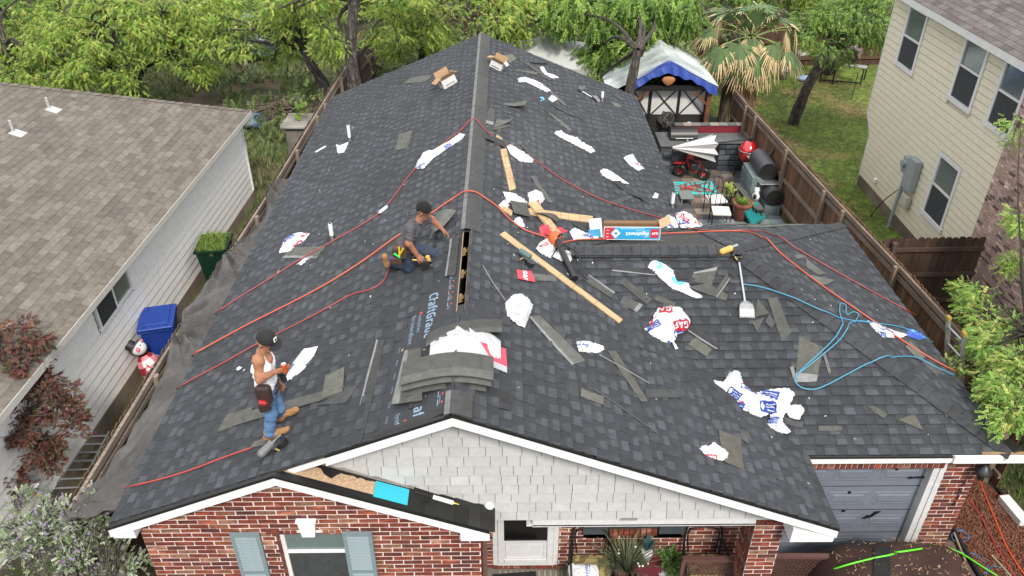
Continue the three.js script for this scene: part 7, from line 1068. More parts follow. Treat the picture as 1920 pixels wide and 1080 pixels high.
return tag(mesh('plastic_wrapper',gf,printed?(/b.*r|r.*r/.test(mix)?printH:/r/.test(mix)?printR:printB):wrapMat),label,o.cat||'wrapper','torn plastic wrappers');
}
[
['crumpled white wrapper with blue and red print near the left eave',[[524,476],[528,462],[537,450],[560,437],[583,439],[570,455],[555,462],[545,474]],'wbr',0.07],
['small white plastic piece touching the thin red hose',[[557,497],[572,484],[582,486],[566,499]],'w',0.03],
['white torn plastic below the left vent pipe',[[630,271],[640,274],[655,267],[652,275],[646,287],[634,289]],'wg',0.05],
['long white and blue wrapper on the left slope with a red end',[[779,318],[783,305],[795,287],[815,283],[845,265],[866,252],[873,253],[868,262],[835,283],[812,300],[795,318]],'wbb',0.07],
['white sliver of plastic near the far left eave',[[590,286],[610,274],[613,276],[594,287]],'w',0.02],
['small blue and white scrap behind the standing man',[[443,692],[452,687],[457,690],[448,699]],'wb',0.03],
['white wrapper printed with blue beside the standing man',[[533,717],[545,690],[570,656],[598,650],[590,668],[572,693],[548,713]],'wbb',0.03,{n:4}],
['white wrapper caught on the red hose right of the ridge',[[947,276],[955,272],[972,283],[1001,301],[996,307],[975,305],[957,291]],'wg',0.08],
['torn white wrapper stretched across the far right slope',[[970,149],[978,146],[990,149],[1010,156],[1033,172],[1024,174],[1000,162],[985,155],[972,156]],'wgb',0.07],
['white wrapper with blue print near the far right edge',[[1011,127],[1019,125],[1025,138],[1040,143],[1049,147],[1036,148],[1020,142]],'wb',0.05],
['little torn white rag on an olive sliver',[[1027,187],[1034,179],[1046,187],[1036,193]],'wg',0.05],
['small blue scrap of film on the far right slope',[[1011,184],[1017,182],[1021,188],[1014,191]],'c',0.015],
['rolled white foam strip lying alone on the right slope',[[1038,252],[1042,247],[1050,249],[1110,279],[1116,285],[1108,289],[1046,257]],'w',0.09],
['white wrapper with blue print near the right eave',[[1168,297],[1177,292],[1186,290],[1194,304],[1208,317],[1196,322],[1180,311]],'wbr',0.06],
['pale torn wrapper above the dark curled strip',[[1124,322],[1131,317],[1146,324],[1165,337],[1181,347],[1155,344],[1129,331]],'wg',0.06],
['tiny white wad near the right eave',[[1222,372],[1228,362],[1235,366],[1231,374]],'w',0.05],
['white bag with blue lettering on the crossed lumber',[[942,361],[963,365],[988,380],[985,388],[970,385],[950,382]],'wb',0.08],
['small white rag left of the crossed lumber',[[934,386],[945,376],[955,386],[950,392],[938,391]],'wg',0.06],
['red and white wrapper at the crossing of the lumber',[[988,364],[998,360],[1012,365],[1021,374],[1014,386],[1010,397],[1001,395],[992,380]],'wrr',0.1],
['small pink and white wad beside the orange hose',[[962,417],[969,408],[979,413],[984,428],[972,426]],'wr',0.07],
['bright red plastic crumpled on the lumber',[[1009,430],[1020,420],[1030,430],[1047,428],[1066,436],[1040,441],[1014,443]],'r',0.09],
['white wrapper with deep blue print before the blue carton',[[1067,436],[1077,428],[1086,434],[1105,443],[1131,446],[1110,451],[1075,452]],'wbb',0.07],
['grey-white plastic wrapped round the leaf blower',[[1003,470],[1010,458],[1022,449],[1037,441],[1046,452],[1040,470],[1032,486],[1018,480]],'wgr',0.1],
['white sack behind the leaf blower tube',[[1034,484],[1046,468],[1076,479],[1066,498],[1048,491]],'wg',0.1],
['white torn sack at the head of the pale-backed shingle',[[945,572],[958,557],[968,553],[998,574],[994,588],[988,605],[982,618],[965,608],[950,595]],'wg',0.12],
['clear bottle-shaped wrapper with blue ends below the sack',[[1079,643],[1092,640],[1130,650],[1132,658],[1120,664],[1084,661]],'wbg',0.08],
['large white bag with blue and red print in the valley',[[1199,613],[1215,612],[1232,582],[1252,578],[1275,580],[1293,604],[1290,620],[1270,632],[1262,645],[1245,645],[1215,634]],'wbr',0.14],
['white tail of plastic hanging below the large bag',[[1256,636],[1262,634],[1270,656],[1265,658]],'w',0.03],
['torn white strip of wrapping across the wing slope',[[1214,502],[1220,492],[1228,488],[1248,498],[1262,508],[1268,528],[1290,532],[1296,545],[1318,557],[1308,562],[1280,550],[1258,541],[1232,518]],'wc',0.05],
['big crumpled wrapper with red and blue print above the garage',[[1324,713],[1340,714],[1355,720],[1366,700],[1385,697],[1392,720],[1410,740],[1440,733],[1478,730],[1489,742],[1478,762],[1500,762],[1508,772],[1496,790],[1480,786],[1470,776],[1465,790],[1481,812],[1472,817],[1440,803],[1436,796],[1446,778],[1425,784],[1390,776],[1378,760],[1372,745]],'wbrbr',0.13],
['small red and white wrapper beside the olive shingle near the gable',[[1308,845],[1316,836],[1328,838],[1338,830],[1352,842],[1368,853],[1358,866],[1340,864],[1325,857]],'wrb',0.08],
['white wrapper with red print across the hip',[[1624,602],[1648,611],[1672,620],[1701,629],[1690,635],[1655,635],[1640,622]],'wrb',0.05],
['deep blue scrap of wrapper near the right eave',[[1699,617],[1716,622],[1738,636],[1722,639],[1700,632]],'bc',0.06],
['heap of white and blue wrapping behind the carton at the eave',[[1265,402],[1280,398],[1296,408],[1318,424],[1290,424],[1270,420]],'wbr',0.1],
['white wrapping bunched at the right end of the carton',[[1243,412],[1250,405],[1266,412],[1272,428],[1250,430]],'wgr',0.08],
['flat white wrapping trailing towards the patio',[[1272,424],[1300,420],[1325,425],[1300,429],[1275,430]],'w',0.04],
].forEach((a)=> wrapper(...a));
{
const zA=onRoof(860,668).z,zB=onRoof(860,612).z,t=thing('shingle_bag','torn white bag with a red printed panel under the bent shingles','bag'),n=22,m=10,mb=[],pos=[],idx=[],r=rngOf(9);
for(let i=0;i <=n;i++)for(let j=0;j <=m;j++){const x=lerp(-0.32,0.5,i / n),q=j / m,e=1 - 0.35 * Math.pow(Math.abs(i / n - 0.5)* 2,3),z=lerp(zA,lerp(zA,zB - 0.06,e),q)+ rr(-0.02,0.02,r)*(j===m?1:0),y=YR - M *(Math.sqrt(x * x + 0.1)- 0.1)+ 0.05 + 0.08 * Math.sin(Math.PI *(0.15 + 0.7 *(1 - q)))+ 0.05 *(fbm(i * 0.6,j * 0.6,3)- 0.5)+ 0.03 * Math.abs(fbm(i * 1.3,j * 1.3,2)- 0.5);pos.push(x,y,z);}
for(let i=0;i < n;i++)for(let j=0;j < m;j++){const a=i *(m + 1)+ j,b=a + m + 1;idx.push(a,b,a + 1,b,b + 1,a + 1);}
const g=new THREE.BufferGeometry();g.setAttribute('position',new THREE.Float32BufferAttribute(pos,3));g.setIndex(idx);g.computeVertexNormals();mesh('film',boxUV(toCreasedNormals(g,0.3)),mat(lin(0.36),{roughness:0.4}),t);
const cv=document.createElement('canvas');cv.width=256;cv.height=256;const c=cv.getContext('2d');c.fillStyle='#d8344a';c.fillRect(0,0,256,256);c.fillStyle='#f5f2f2';c.font='bold 150px sans-serif';c.save();c.translate(128,128);c.rotate(Math.PI / 2);c.textAlign='center';c.fillText('G',0,55);c.restore();const tx=new THREE.CanvasTexture(cv);tx.colorSpace=THREE.SRGBColorSpace;
const pr=[onRoof(900,655),onRoof(948,668),onRoof(950,702),onRoof(922,690)],pb=new MB(),uvs=[[0,1],[1,1],[1,0],[0,0]],hh=pr.map((p)=> p.clone().add(V(0,0.1,0)));pb.quad(hh[0],hh[3],hh[2],hh[1],WHITE,(q)=> uvs[hh.findIndex((w)=> w.distanceTo(q)< 1e-6)]||[0,0]);mesh('printed_panel',pb.geo(),mat(lin(1),{map:tx,roughness:0.4}),t);
const sb=new MB();for(let i=0;i < 4;i++){const j=(i + 1)% 4;sb.quad(hh[i],hh[j],V(hh[j].x,hh[j].y - 0.09,hh[j].z),V(hh[i].x,hh[i].y - 0.09,hh[i].z),lin(0.6,0.62,0.64));}mesh('bundle_side',sb.geo(),wrapMat,t);
}
{
const cv=document.createElement('canvas');cv.width=128;cv.height=96;const c=cv.getContext('2d');c.fillStyle='#c9303c';c.fillRect(0,0,128,96);c.fillStyle='#f4eeee';c.font='bold 46px sans-serif';c.save();c.translate(64,48);c.rotate(Math.PI / 2 + 0.2);c.textAlign='center';c.fillText('GAF',0,16);c.restore();const tx=new THREE.CanvasTexture(cv);tx.colorSpace=THREE.SRGBColorSpace;
const p=[[967,510],[995,512],[1003,533],[970,526]].map(([a,b])=> onRoof(a,b,0.02)),n=6,pos=[],uv=[],idx=[];for(let i=0;i <=n;i++)for(let j=0;j <=n;j++){const q=p[0].clone().lerp(p[1],i / n).lerp(p[3].clone().lerp(p[2],i / n),j / n);q.y +=0.012 + 0.02 *(fbm(i * 0.8,j * 0.8,2));pos.push(q.x,q.y,q.z);uv.push(i / n,1 - j / n);}for(let i=0;i < n;i++)for(let j=0;j < n;j++){const a=i *(n + 1)+ j,b=a + n + 1;idx.push(a,a + 1,b,b,a + 1,b + 1);}
const g=new THREE.BufferGeometry();g.setAttribute('position',new THREE.Float32BufferAttribute(pos,3));g.setAttribute('uv',new THREE.Float32BufferAttribute(uv,2));g.setIndex(idx);g.computeVertexNormals();tag(mesh('plastic_wrapper',g,mat(lin(1),{map:tx,roughness:0.45})),'flat red square of wrapper with white letters','wrapper','torn plastic wrappers');
}
// ---- lumber ----
function plank(label,q,th=0.035,z=0){const p=q.map(([a,b])=> onRoof(a,b,0.02)),mid=p[0].clone().add(p[2]).multiplyScalar(0.5),N=roofN(mid.x,mid.z),top=p.map((v)=> v.addScaledVector(N,th * 0.6 + z)),bot=top.map((v)=> v.clone().addScaledVector(N,-th)),mb=new MB(),d=p[1].clone().sub(p[0]).normalize(),sd=N.clone().cross(d),uv=(w)=>[w.clone().sub(p[0]).dot(d),w.clone().sub(p[0]).dot(sd)];mb.poly(top,WHITE,uv);for(let i=0;i < 4;i++){const j=(i + 1)% 4;mb.quad(bot[i],bot[j],top[j],top[i],WHITE,uv);}const t=thing('lumber_board',label,'board',null,0,'pale lumber boards on the roof');mesh('board',mb.geo(),MT.lumber,t);for(const s of[0.25,0.5,0.62,0.8]){const a=top[0].clone().lerp(top[1],s).addScaledVector(N,0.0015),b=top[3].clone().lerp(top[2],s).addScaledVector(N,0.0015);mesh('mark',rod(a,b,0.0025,0.0025,4),mat(lin(0.18,0.1,0.05)),t);}}
plank('long pale board slanting down the right slope',[[936,442],[1160,608],[1166,602],[945,437]],0.018);
plank('pale board running up towards the red hose',[[954,360],[937,283],[948,281],[966,357]],0.03);
plank('short pale board end at the ridge under the red hose',[[926,270],[930,256],[941,262],[938,276]],0.03);
plank('pale board lying across towards the blue carton',[[985,404],[1110,420],[1110,408],[987,393]],0.02);
plank('pale board crossing under the red plastic',[[988,386],[1044,456],[1054,451],[1004,383]],0.035,0.03);
plank('short pale board under the white rag',[[936,392],[958,407],[960,399],[944,389]],0.03);
// ---- cartons ----
{
const A=onRoof(1130,450),B=onZ(1238,445,A.z + 0.02),y0=A.y - 0.01,d=B.clone().sub(A);d.y=0;const L=d.length();d.normalize();const t=thing('ridge_vent_carton','long blue open carton for ridge vent with a red corner logo','carton',V(A.x,y0,A.z),Math.atan2(-d.z,d.x));
const cv=document.createElement('canvas');cv.width=1024;cv.height=256;const c=cv.getContext('2d');c.fillStyle='#e9edf0';c.fillRect(0,0,1024,256);c.fillStyle='#2f9ccb';c.fillRect(14,14,996,228);c.save();c.translate(1024,256);c.rotate(Math.PI); c.fillStyle='#c3323c';c.fillRect(36,44,150,168);c.fillStyle='#fff';c.font='bold 62px sans-serif';c.fillText('GAF',46,150);c.font='bold 80px sans-serif';c.fillText('RigidVent3',210,150);c.font='30px sans-serif';c.fillText('Cobra',215,76);c.font='18px sans-serif';c.fillText('Exhaust Vent for Roof Ridge',215,185);c.fillRect(300,214,420,6);c.fillStyle='#fff';c.beginPath();c.moveTo(720,128);c.lineTo(800,40);c.lineTo(880,128);c.lineTo(800,216);c.fill();c.fillStyle='#c3323c';c.beginPath();c.moveTo(812,14);c.lineTo(1010,14);c.lineTo(1010,242);c.lineTo(812,242);c.lineTo(900,128);c.fill();c.fillStyle='#2b6f95';c.beginPath();c.arc(800,128,26,0,7);c.fill();c.fillStyle='#fff';c.fillRect(930,60,40,10);c.fillRect(930,120,40,10);c.fillRect(930,180,40,10);c.restore();
const tx=new THREE.CanvasTexture(cv);tx.colorSpace=THREE.SRGBColorSpace;const H=0.25,D=0.13,kraft=mat(lin(0.2,0.115,0.06),{roughness:0.95,map:T.fine}),prt=mat(lin(1),{map:tx,roughness:0.55});
const fr=new THREE.PlaneGeometry(L,H);fr.translate(L / 2,H / 2,0);mesh('printed_side',fr,prt,t);mesh('inner_wall',[box(L,H,0.006,L / 2,H / 2,-0.006)],kraft,t);
mesh('back_wall',box(L,H - 0.01,0.006,L / 2,H / 2,-D),kraft,t);for(const ex of[0.003,L - 0.003])mesh('end_wall',box(0.006,H,D,ex,H / 2,-D / 2),kraft,t);mesh('bottom',box(L,0.006,D,L / 2,0.003,-D / 2),kraft,t);
mesh('flap',box(L * 0.96,0.006,0.1,L / 2,H - 0.03,-D - 0.05,0.5),kraft,t);const lf=mesh('flap',rbox(0.2,0.36,0.006,0.002,-0.13,H * 0.9,0.01,0,0.0,0.14),mat(lin(0.7,0.72,0.74),{roughness:0.6}),t);mesh('flap_print',box(0.19,0.16,0.002,-0.145,H * 0.9 - 0.1,0.0145,0,0,0.14),mat(lin(0.06,0.32,0.55),{roughness:0.55}),lf);
mesh('flap',box(0.2,0.006,0.22,L + 0.06,H + 0.06,-D / 2,0.2,0,0.6),mat(lin(0.45,0.29,0.16),{roughness:0.9}),t);
}
function smallBox(label,px,py,turn,s,printed){const p=onRoof(px,py,0),N=roofN(p.x,p.z),t=thing('small_carton',label,'carton',p,0,'small open cartons on the roof');t.quaternion.setFromUnitVectors(V(0,1,0),N).multiply(new THREE.Quaternion().setFromAxisAngle(V(0,1,0),turn));const wh=mat(lin(0.66,0.64,0.63),{roughness:0.8,map:T.fine}),kr=mat(lin(0.42,0.26,0.14),{roughness:0.9,map:T.fine}),h=0.2 * s,w=0.34 * s,d=0.26 * s;for(const[g,m]of[[box(w,h,0.006,0,h / 2,d / 2),wh],[box(w,h,0.006,0,h / 2,-d / 2),wh],[box(0.006,h,d,w / 2,h / 2,0),wh],[box(0.006,h,d,-w / 2,h / 2,0),wh],[box(w,0.006,d,0,0.01,0),kr]])mesh('side',g,m,t);mesh('lining',[box(w - 0.02,h - 0.01,0.003,0,h / 2,d / 2 - 0.006),box(w - 0.02,h - 0.01,0.003,0,h / 2,-d / 2 + 0.006),box(0.003,h - 0.01,d - 0.02,w / 2 - 0.006,h / 2,0),box(0.003,h - 0.01,d - 0.02,-w / 2 + 0.006,h / 2,0)],kr,t);mesh('flap',box(w,0.005,0.16 * s,0,h + 0.05 * s,d / 2 + 0.05 * s,-0.8),kr,t);mesh('flap',box(w,0.16 * s,0.005,0,h + 0.08 * s,-d / 2 - 0.015,-0.15),kr,t);mesh('flap',box(0.16 * s,0.005,d,-w / 2 - 0.07 * s,h + 0.02,0,0,0,0.3),kr,t);mesh('flap',box(0.12 * s,0.005,d,w / 2 + 0.05 * s,h + 0.03,0,0,0,-0.5),printed?wh:kr,t);mesh('print_line',box(w * 0.7,0.015,0.002,0,h * 0.3,d / 2 + 0.005),MT.black,t);}
smallBox('open white and brown carton on the left slope near the far end',842,160,0.5,1.0);smallBox('open white carton close beside the far ridge caps',930,128,-0.3,0.85,true);
// ---- vent pipes, caulk tubes, small stuff ----
[['white vent pipe on the left slope above the torn plastic',656,264,0.36],['white vent pipe on the left slope above the olive scrap',623,449,0.3],['white vent pipe near the far right roof edge',1129,189,0.24],['white vent pipe behind the blue carton at the right eave',1260,388,0.3]].forEach(([lb,px,py,h])=>{const p=onRoof(px,py,0),t=thing('vent_pipe',lb,'vent pipe',p,0,'roof vent pipes');mesh('pipe',cyl(0.034,0.034,h,0,h / 2,0,14),MT.white,t);mesh('collar',lathe([[0.03,0.07],[0.05,0.05],[0.09,0.0],[0.1,0.0],[0.055,0.06],[0.04,0.085]],16),MT.blackPlastic,t);mesh('bore',cyl(0.026,0.026,0.004,0,h,0,14),MT.black,t);});
function tube(label,a,b,col){const p=onRoof(...a,0.035),q=onRoof(...b,0.035),t=thing('sealant_tube',label,'sealant tube',null,0,'sealant tubes');mesh('cartridge',rod(p,q,0.026,0.026,12),mat(lin(...col),{roughness:0.4}),t);const d=q.clone().sub(p).normalize();mesh('nozzle',rod(q,q.clone().addScaledVector(d,0.07),0.012,0.004,8),MT.white,t);mesh('cap_end',rod(p,p.clone().addScaledVector(d,-0.02),0.028,0.028,12),mat(lin(0.04,0.2,0.35)),t);}
tube('white and blue sealant tube lying on the thin red hose',[727,391],[713,402],[0.7,0.72,0.74]);
tube('yellow-tipped sealant tube standing by the carton end',[1257,421],[1253,408],[0.65,0.6,0.45]);
{
const t=thing('caulking_gun','black caulking gun with a white tube on the small front slope','caulking gun'),a=V(...(()=>{const p=onZ(812,935,-0.1);return[p.x,p.y + 0.03,p.z];})()),b=onZ(850,945,-0.08);b.y +=0.02;mesh('cartridge',rod(a,b,0.025,0.025,12),MT.white,t);const d=b.clone().sub(a).normalize();mesh('nozzle',rod(b,b.clone().addScaledVector(d,0.07),0.012,0.004,8),mat(lin(0.5,0.4,0.05)),t);mesh('plunger',rod(a,a.clone().addScaledVector(d,-0.22),0.007),MT.ironBlack,t);mesh('trigger',[rod(a,a.clone().add(V(-0.05,0.02,0.1)),0.012),rod(a.clone().addScaledVector(d,-0.05),a.clone().add(V(-0.12,0.02,0.09)),0.01)],MT.ironBlack,t);mesh('cradle',[rod(a.clone().add(V(0,-0.02,0.02)),b.clone().add(V(0,-0.02,0.02)),0.006)],MT.ironBlack,t);
const pv=thing('wall_vent','small white vent cap on the grey gable above the little slope','vent',V(onZ(917,950,-0.2).x,onZ(917,950,-0.2).y - 0.02,ZG + 0.02));mesh('hood',new THREE.SphereGeometry(0.08,16,10,0,Math.PI * 2,0,Math.PI / 2).rotateX(Math.PI / 2).scale(0.7,1,0.6),MT.white,pv);mesh('flange',cyl(0.06,0.06,0.02,0,0,0,16,Math.PI / 2),MT.white,pv);
}
function stick(name,label,pts,r,m,cat='stick'){return tag(mesh(name,tubeOf(pts.map(([a,b])=> onRoof(a,b,0.02 + r)),r,pts.length * 10,6),m),label,cat);}
stick('thin_stick','thin dark metal trim strip lying above the gable fascia',[[1112,733],[1150,758],[1233,817]],0.008,mat(lin(0.05),{roughness:0.4}));
stick('thin_rod','thin grey rod trailing from the bottle wrapper',[[1122,668],[1165,692],[1216,722]],0.008,mat(lin(0.16,0.16,0.15)));
stick('bent_cord','thin black cord on the far right slope',[[1030,198],[1058,213],[1093,228]],0.011,MT.black,'cord');  // a loose cord lying on the shingles, not a rope
stick('black_bar','black bar lying beyond the far blue wrapper',[[993,119],[1008,121],[1025,121]],0.014,MT.black,'bar');
stick('chalk_line','pale chalk line snapped across the right slope',[[904,500],[925,535],[946,565]],0.003,mat(lin(0.4,0.36,0.3)),'string');
// ---- hoses ----
function hose(label,pts,col,r=0.01){
const c=new THREE.CatmullRomCurve3(pts.map(([a,b,l])=> V(a,b,(l||0)* 1000)),false,'centripetal'),n=pts.length * 5,P=[];for(let i=0;i <=n;i++){const q=c.getPoint(i / n),p=onRoof(q.x,q.y,q.z / 1000 + 0.024 + r);const hip=p.x > WXR?Math.abs(p.x - WXR - Math.abs(p.z - WZ)):p.x > 1.5&&Math.abs(p.z - WZ)< 1.5?Math.abs(p.z - WZ):Math.abs(p.x);p.y +=0.04 * clamp(1.6 - hip / 0.15,0,1);P.push(p);}
return tag(mesh('air_hose',tubeOf(P,r,n * 3,7),mat(lin(...col),{roughness:0.45})),label,'hose','air hoses on the roof');}
const OR=[0.42,0.075,0.035],RD=[0.26,0.032,0.032],BLU=[0.05,0.22,0.34];
hose('thick orange hose over the main ridge from the left eave',[[340,681],[400,648],[470,610],[540,575],[610,538],[680,494],[752,442],[815,400],[850,376],[870,367],[884,366],[905,373],[930,390],[952,412],[980,433],[1020,447],[1050,458]],OR,0.012);
hose('orange hose along the wing ridge and down the hip slope',[[1046,460],[1080,453],[1140,451],[1210,443],[1280,440],[1350,437],[1400,438],[1425,447],[1470,485],[1530,532],[1600,581],[1660,622],[1710,655],[1760,685],[1790,700]],OR,0.012);
hose('thin red hose from the left eave over the ridge by the caps',[[385,605],[440,567],[500,530],[560,492],[620,458],[680,424],[718,398],[745,365],[772,328],[800,300],[835,270],[866,246],[889,229],[903,243],[930,262],[965,283],[1002,303],[1040,331],[1085,357],[1130,378],[1180,395],[1240,412]],RD);
hose('thin red hose crossing the wing ridge to the right eave',[[1240,412],[1290,430],[1340,436],[1400,435],[1440,440],[1480,462],[1540,497],[1600,531],[1660,564],[1725,599]],RD);
hose('dark red hose leading up to the kneeling man',[[296,756],[350,722],[420,684],[490,645],[560,610],[620,578],[660,556],[700,545],[720,532],[730,512],[738,497,0.06],[752,487,0.12],[773,487,0.1]],RD);
hose('red hose near the front left rake to the nail gun',[[192,927],[225,920],[300,903],[360,885],[420,862],[475,843]],[0.34,0.042,0.036]);
hose('blue hose from the shovel across the hip caps',[[1393,535],[1430,541],[1480,560],[1530,585],[1590,603],[1640,609],[1690,617],[1740,640],[1772,655]],BLU,0.009);
hose('blue hose loop over the large olive square',[[1640,608],[1603,605],[1590,610],[1585,624],[1572,640],[1545,664],[1515,688],[1494,705],[1489,715],[1500,728],[1525,732],[1548,724],[1590,702],[1630,682],[1670,673],[1715,673],[1750,690],[1785,706]],BLU,0.009);
hose('second blue hose loop by the hip caps',[[1600,608],[1607,592],[1598,588],[1585,593],[1583,575],[1574,572],[1572,588],[1577,612],[1568,630],[1545,655],[1520,678],[1500,697],[1490,712]],BLU,0.009);
// ---- tools ----
function nailGun(label,px,py,dirPx,body,group){const p=onRoof(px,py,0),e=onRoof(...dirPx,0),N=roofN(p.x,p.z),x=e.clone().sub(p).projectOnPlane(N).normalize(),z=x.clone().cross(N),t=thing('nail_gun',label,'nail gun',p,0,group);t.quaternion.setFromRotationMatrix(new THREE.Matrix4().makeBasis(x,N,z));const bm=mat(lin(...body),{roughness:0.45});mesh('cylinder',[cyl(0.05,0.05,0.16,-0.06,0.08,0.0,16,0,Math.PI / 2),sph(0.05,-0.14,0.08,0)],bm,t);mesh('handle',rbox(0.17,0.045,0.05,0.02,0.02,0.08,0.1,0,0.5,0),MT.blackPlastic,t);mesh('nose',rbox(0.13,0.04,0.04,0.008,0.09,0.06,-0.02),MT.steel,t);mesh('magazine',[cyl(0.07,0.07,0.06,0.08,0.06,0.09,18)],MT.blackPlastic,t);mesh('trigger',rbox(0.02,0.04,0.02,0.005,0.0,0.05,0.06),MT.black,t);mesh('air_fitting',cyl(0.012,0.012,0.06,-0.03,0.09,0.2,8,Math.PI / 2),mat(lin(0.5,0.35,0.1),{metalness:0.6,roughness:0.4}),t);return t;}
nailGun('yellow and black nail gun on the wing ridge end',1367,472,[1400,470],[0.55,0.3,0.06],'nail guns');
nailGun('black and silver nail gun at the standing man\'s boot',515,842,[535,822],[0.12,0.12,0.125],'nail guns');
nailGun('dark green nail gun beside the long pale board',988,490,[1010,505],[0.06,0.11,0.1],'nail guns');
{
const sh=(label,a,b,wide,g)=>{const p=onRoof(...a,0.05),q=onRoof(...b,0.03),d=q.clone().sub(p).normalize(),N=roofN(q.x,q.z),s=d.clone().cross(N).normalize(),t=thing('roofing_shovel',label,'shovel',null,0,'roofing shovels'),hb=p.distanceTo(q),bl=wide * 1.15,neck=p.clone().addScaledVector(d,hb - bl);mesh('handle',rod(p.clone().addScaledVector(d,0.1),neck,0.016,0.018,10),mat(lin(0.42,0.43,0.43),{roughness:0.35,metalness:0.6}),t);mesh('grip',[rod(p.clone().addScaledVector(s,-0.06),p.clone().addScaledVector(s,0.06),0.015),rod(p.clone().addScaledVector(s,-0.055),p.clone().addScaledVector(d,0.11),0.012),rod(p.clone().addScaledVector(s,0.055),p.clone().addScaledVector(d,0.11),0.012)],MT.blackPlastic,t);const mb=new MB(),P=(k,w,h)=> neck.clone().addScaledVector(d,bl * k).addScaledVector(s,w * wide / 2).addScaledVector(N,h),ks=[[0,0.25,0.03],[0.25,0.85,0.045],[0.55,1,0.035],[1,1,0.0]];for(let i=0;i < 3;i++){const[k0,w0,h0]=ks[i],[k1,w1,h1]=ks[i + 1];mb.quad(P(k0,-w0,h0),P(k0,w0,h0),P(k1,w1,h1),P(k1,-w1,h1),WHITE);for(const sg of[-1,1])mb.quad(P(k0,sg * w0,h0),P(k1,sg * w1,h1),P(k1,sg * w1,h1 + 0.02),P(k0,sg * w0,h0 + 0.02),WHITE);}mesh('blade',mb.geo(),mat(lin(0.5,0.51,0.5),{roughness:0.45,metalness:0.4,map:T.blotch}),t);for(let k=0;k < 9;k++){const w=lerp(-0.94,0.94,k / 8);mesh('tooth',bar(P(0.97,w,0.004),P(1.08,w,0.0),wide * 0.06,0.004),MT.steel,t);}};
sh('steel roofing shovel with a black grip on the wing slope',[1383,486],[1400,596],0.22);sh('far roofing shovel with a black grip near the right edge',[1083,171],[1122,192],0.18);
}
{
const t=thing('leaf_blower','black leaf blower tube lying beside the white sack','leaf blower'),a=onRoof(1037,466,0.16),b=onRoof(1072,524,0.06),d=b.clone().sub(a).normalize();mesh('tube',rod(a,b,0.05,0.04,16),MT.blackPlastic,t);mesh('nozzle',rod(b,b.clone().addScaledVector(d,0.05),0.04,0.06,16),MT.blackPlastic,t);mesh('motor',[sph(0.12,a.x - d.x * 0.08,a.y - 0.02,a.z - d.z * 0.08,1,1,1)],mat(lin(0.5,0.09,0.02),{roughness:0.5}),t);mesh('strap',tubeOf([a,a.clone().add(V(0.3,-0.1,0.25)),b.clone().add(V(0.12,0,-0.1)),b.clone().add(V(0.2,-0.03,0.05))],0.012,24),MT.black,t);mesh('grip',tubeOf([a.clone().add(V(0,0.05,0)),a.clone().add(V(0.06,0.14,0.06)),a.clone().addScaledVector(d,0.2).add(V(0,0.06,0))],0.016,16),MT.blackPlastic,t);
}
{
const t=thing('leaning_ladder','aluminium ladder end leaning on the right eave','ladder'),a=onRoof(1740,612,0),up=V(0.0,0,0);const p0=V(7.28,2.75,-3.3),p1=V(7.9,0.05,-3.1),s=V(0.02,0,0.2);for(const k of[-1,1]){mesh('side_rail',bar(p0.clone().addScaledVector(s,k),p1.clone().addScaledVector(s,k),0.03,0.07),MT.steel,t);mesh('end_cap',rbox(0.06,0.07,0.09,0.01,p0.x + s.x * k,p0.y + 0.01,p0.z + s.z * k),mat(lin(0.25,0.17,0.03)),t);}for(let k=0;k < 9;k++){const c=p0.clone().lerp(p1,0.05 + k * 0.11);mesh('rung',rod(c.clone().add(s),c.clone().sub(s),0.018),MT.steel,t);}
}
{
const r=rngOf(320),im=new THREE.InstancedMesh(new THREE.BoxGeometry(0.03,0.004,0.014),mat(lin(1),{roughness:0.7}),160),c=new THREE.Color();for(let i=0;i < 160;i++){let p;do{p=V(rr(-3.6,6.5,r),0,rr(-11,-0.2,r));}while(roofY(p.x,p.z)< 1);p.y=roofY(p.x,p.z)+ 0.018;Q.setFromUnitVectors(V(0,1,0),roofN(p.x,p.z)).multiply(new THREE.Quaternion().setFromAxisAngle(V(0,1,0),rr(0,6,r)));M4.compose(p,Q,V(rr(0.4,1.5,r),1,rr(0.4,1.4,r)));im.setMatrixAt(i,M4);const k=r();c.setRGB(...(k < 0.6?[0.45,0.45,0.46]:k < 0.75?[0.4,0.28,0.15]:[0.12,0.12,0.11]));im.setColorAt(i,c);}im.name='litter_specks';tag(im,'small pale offcuts and specks littering the shingles','litter',null,'stuff');scene.add(im);
}
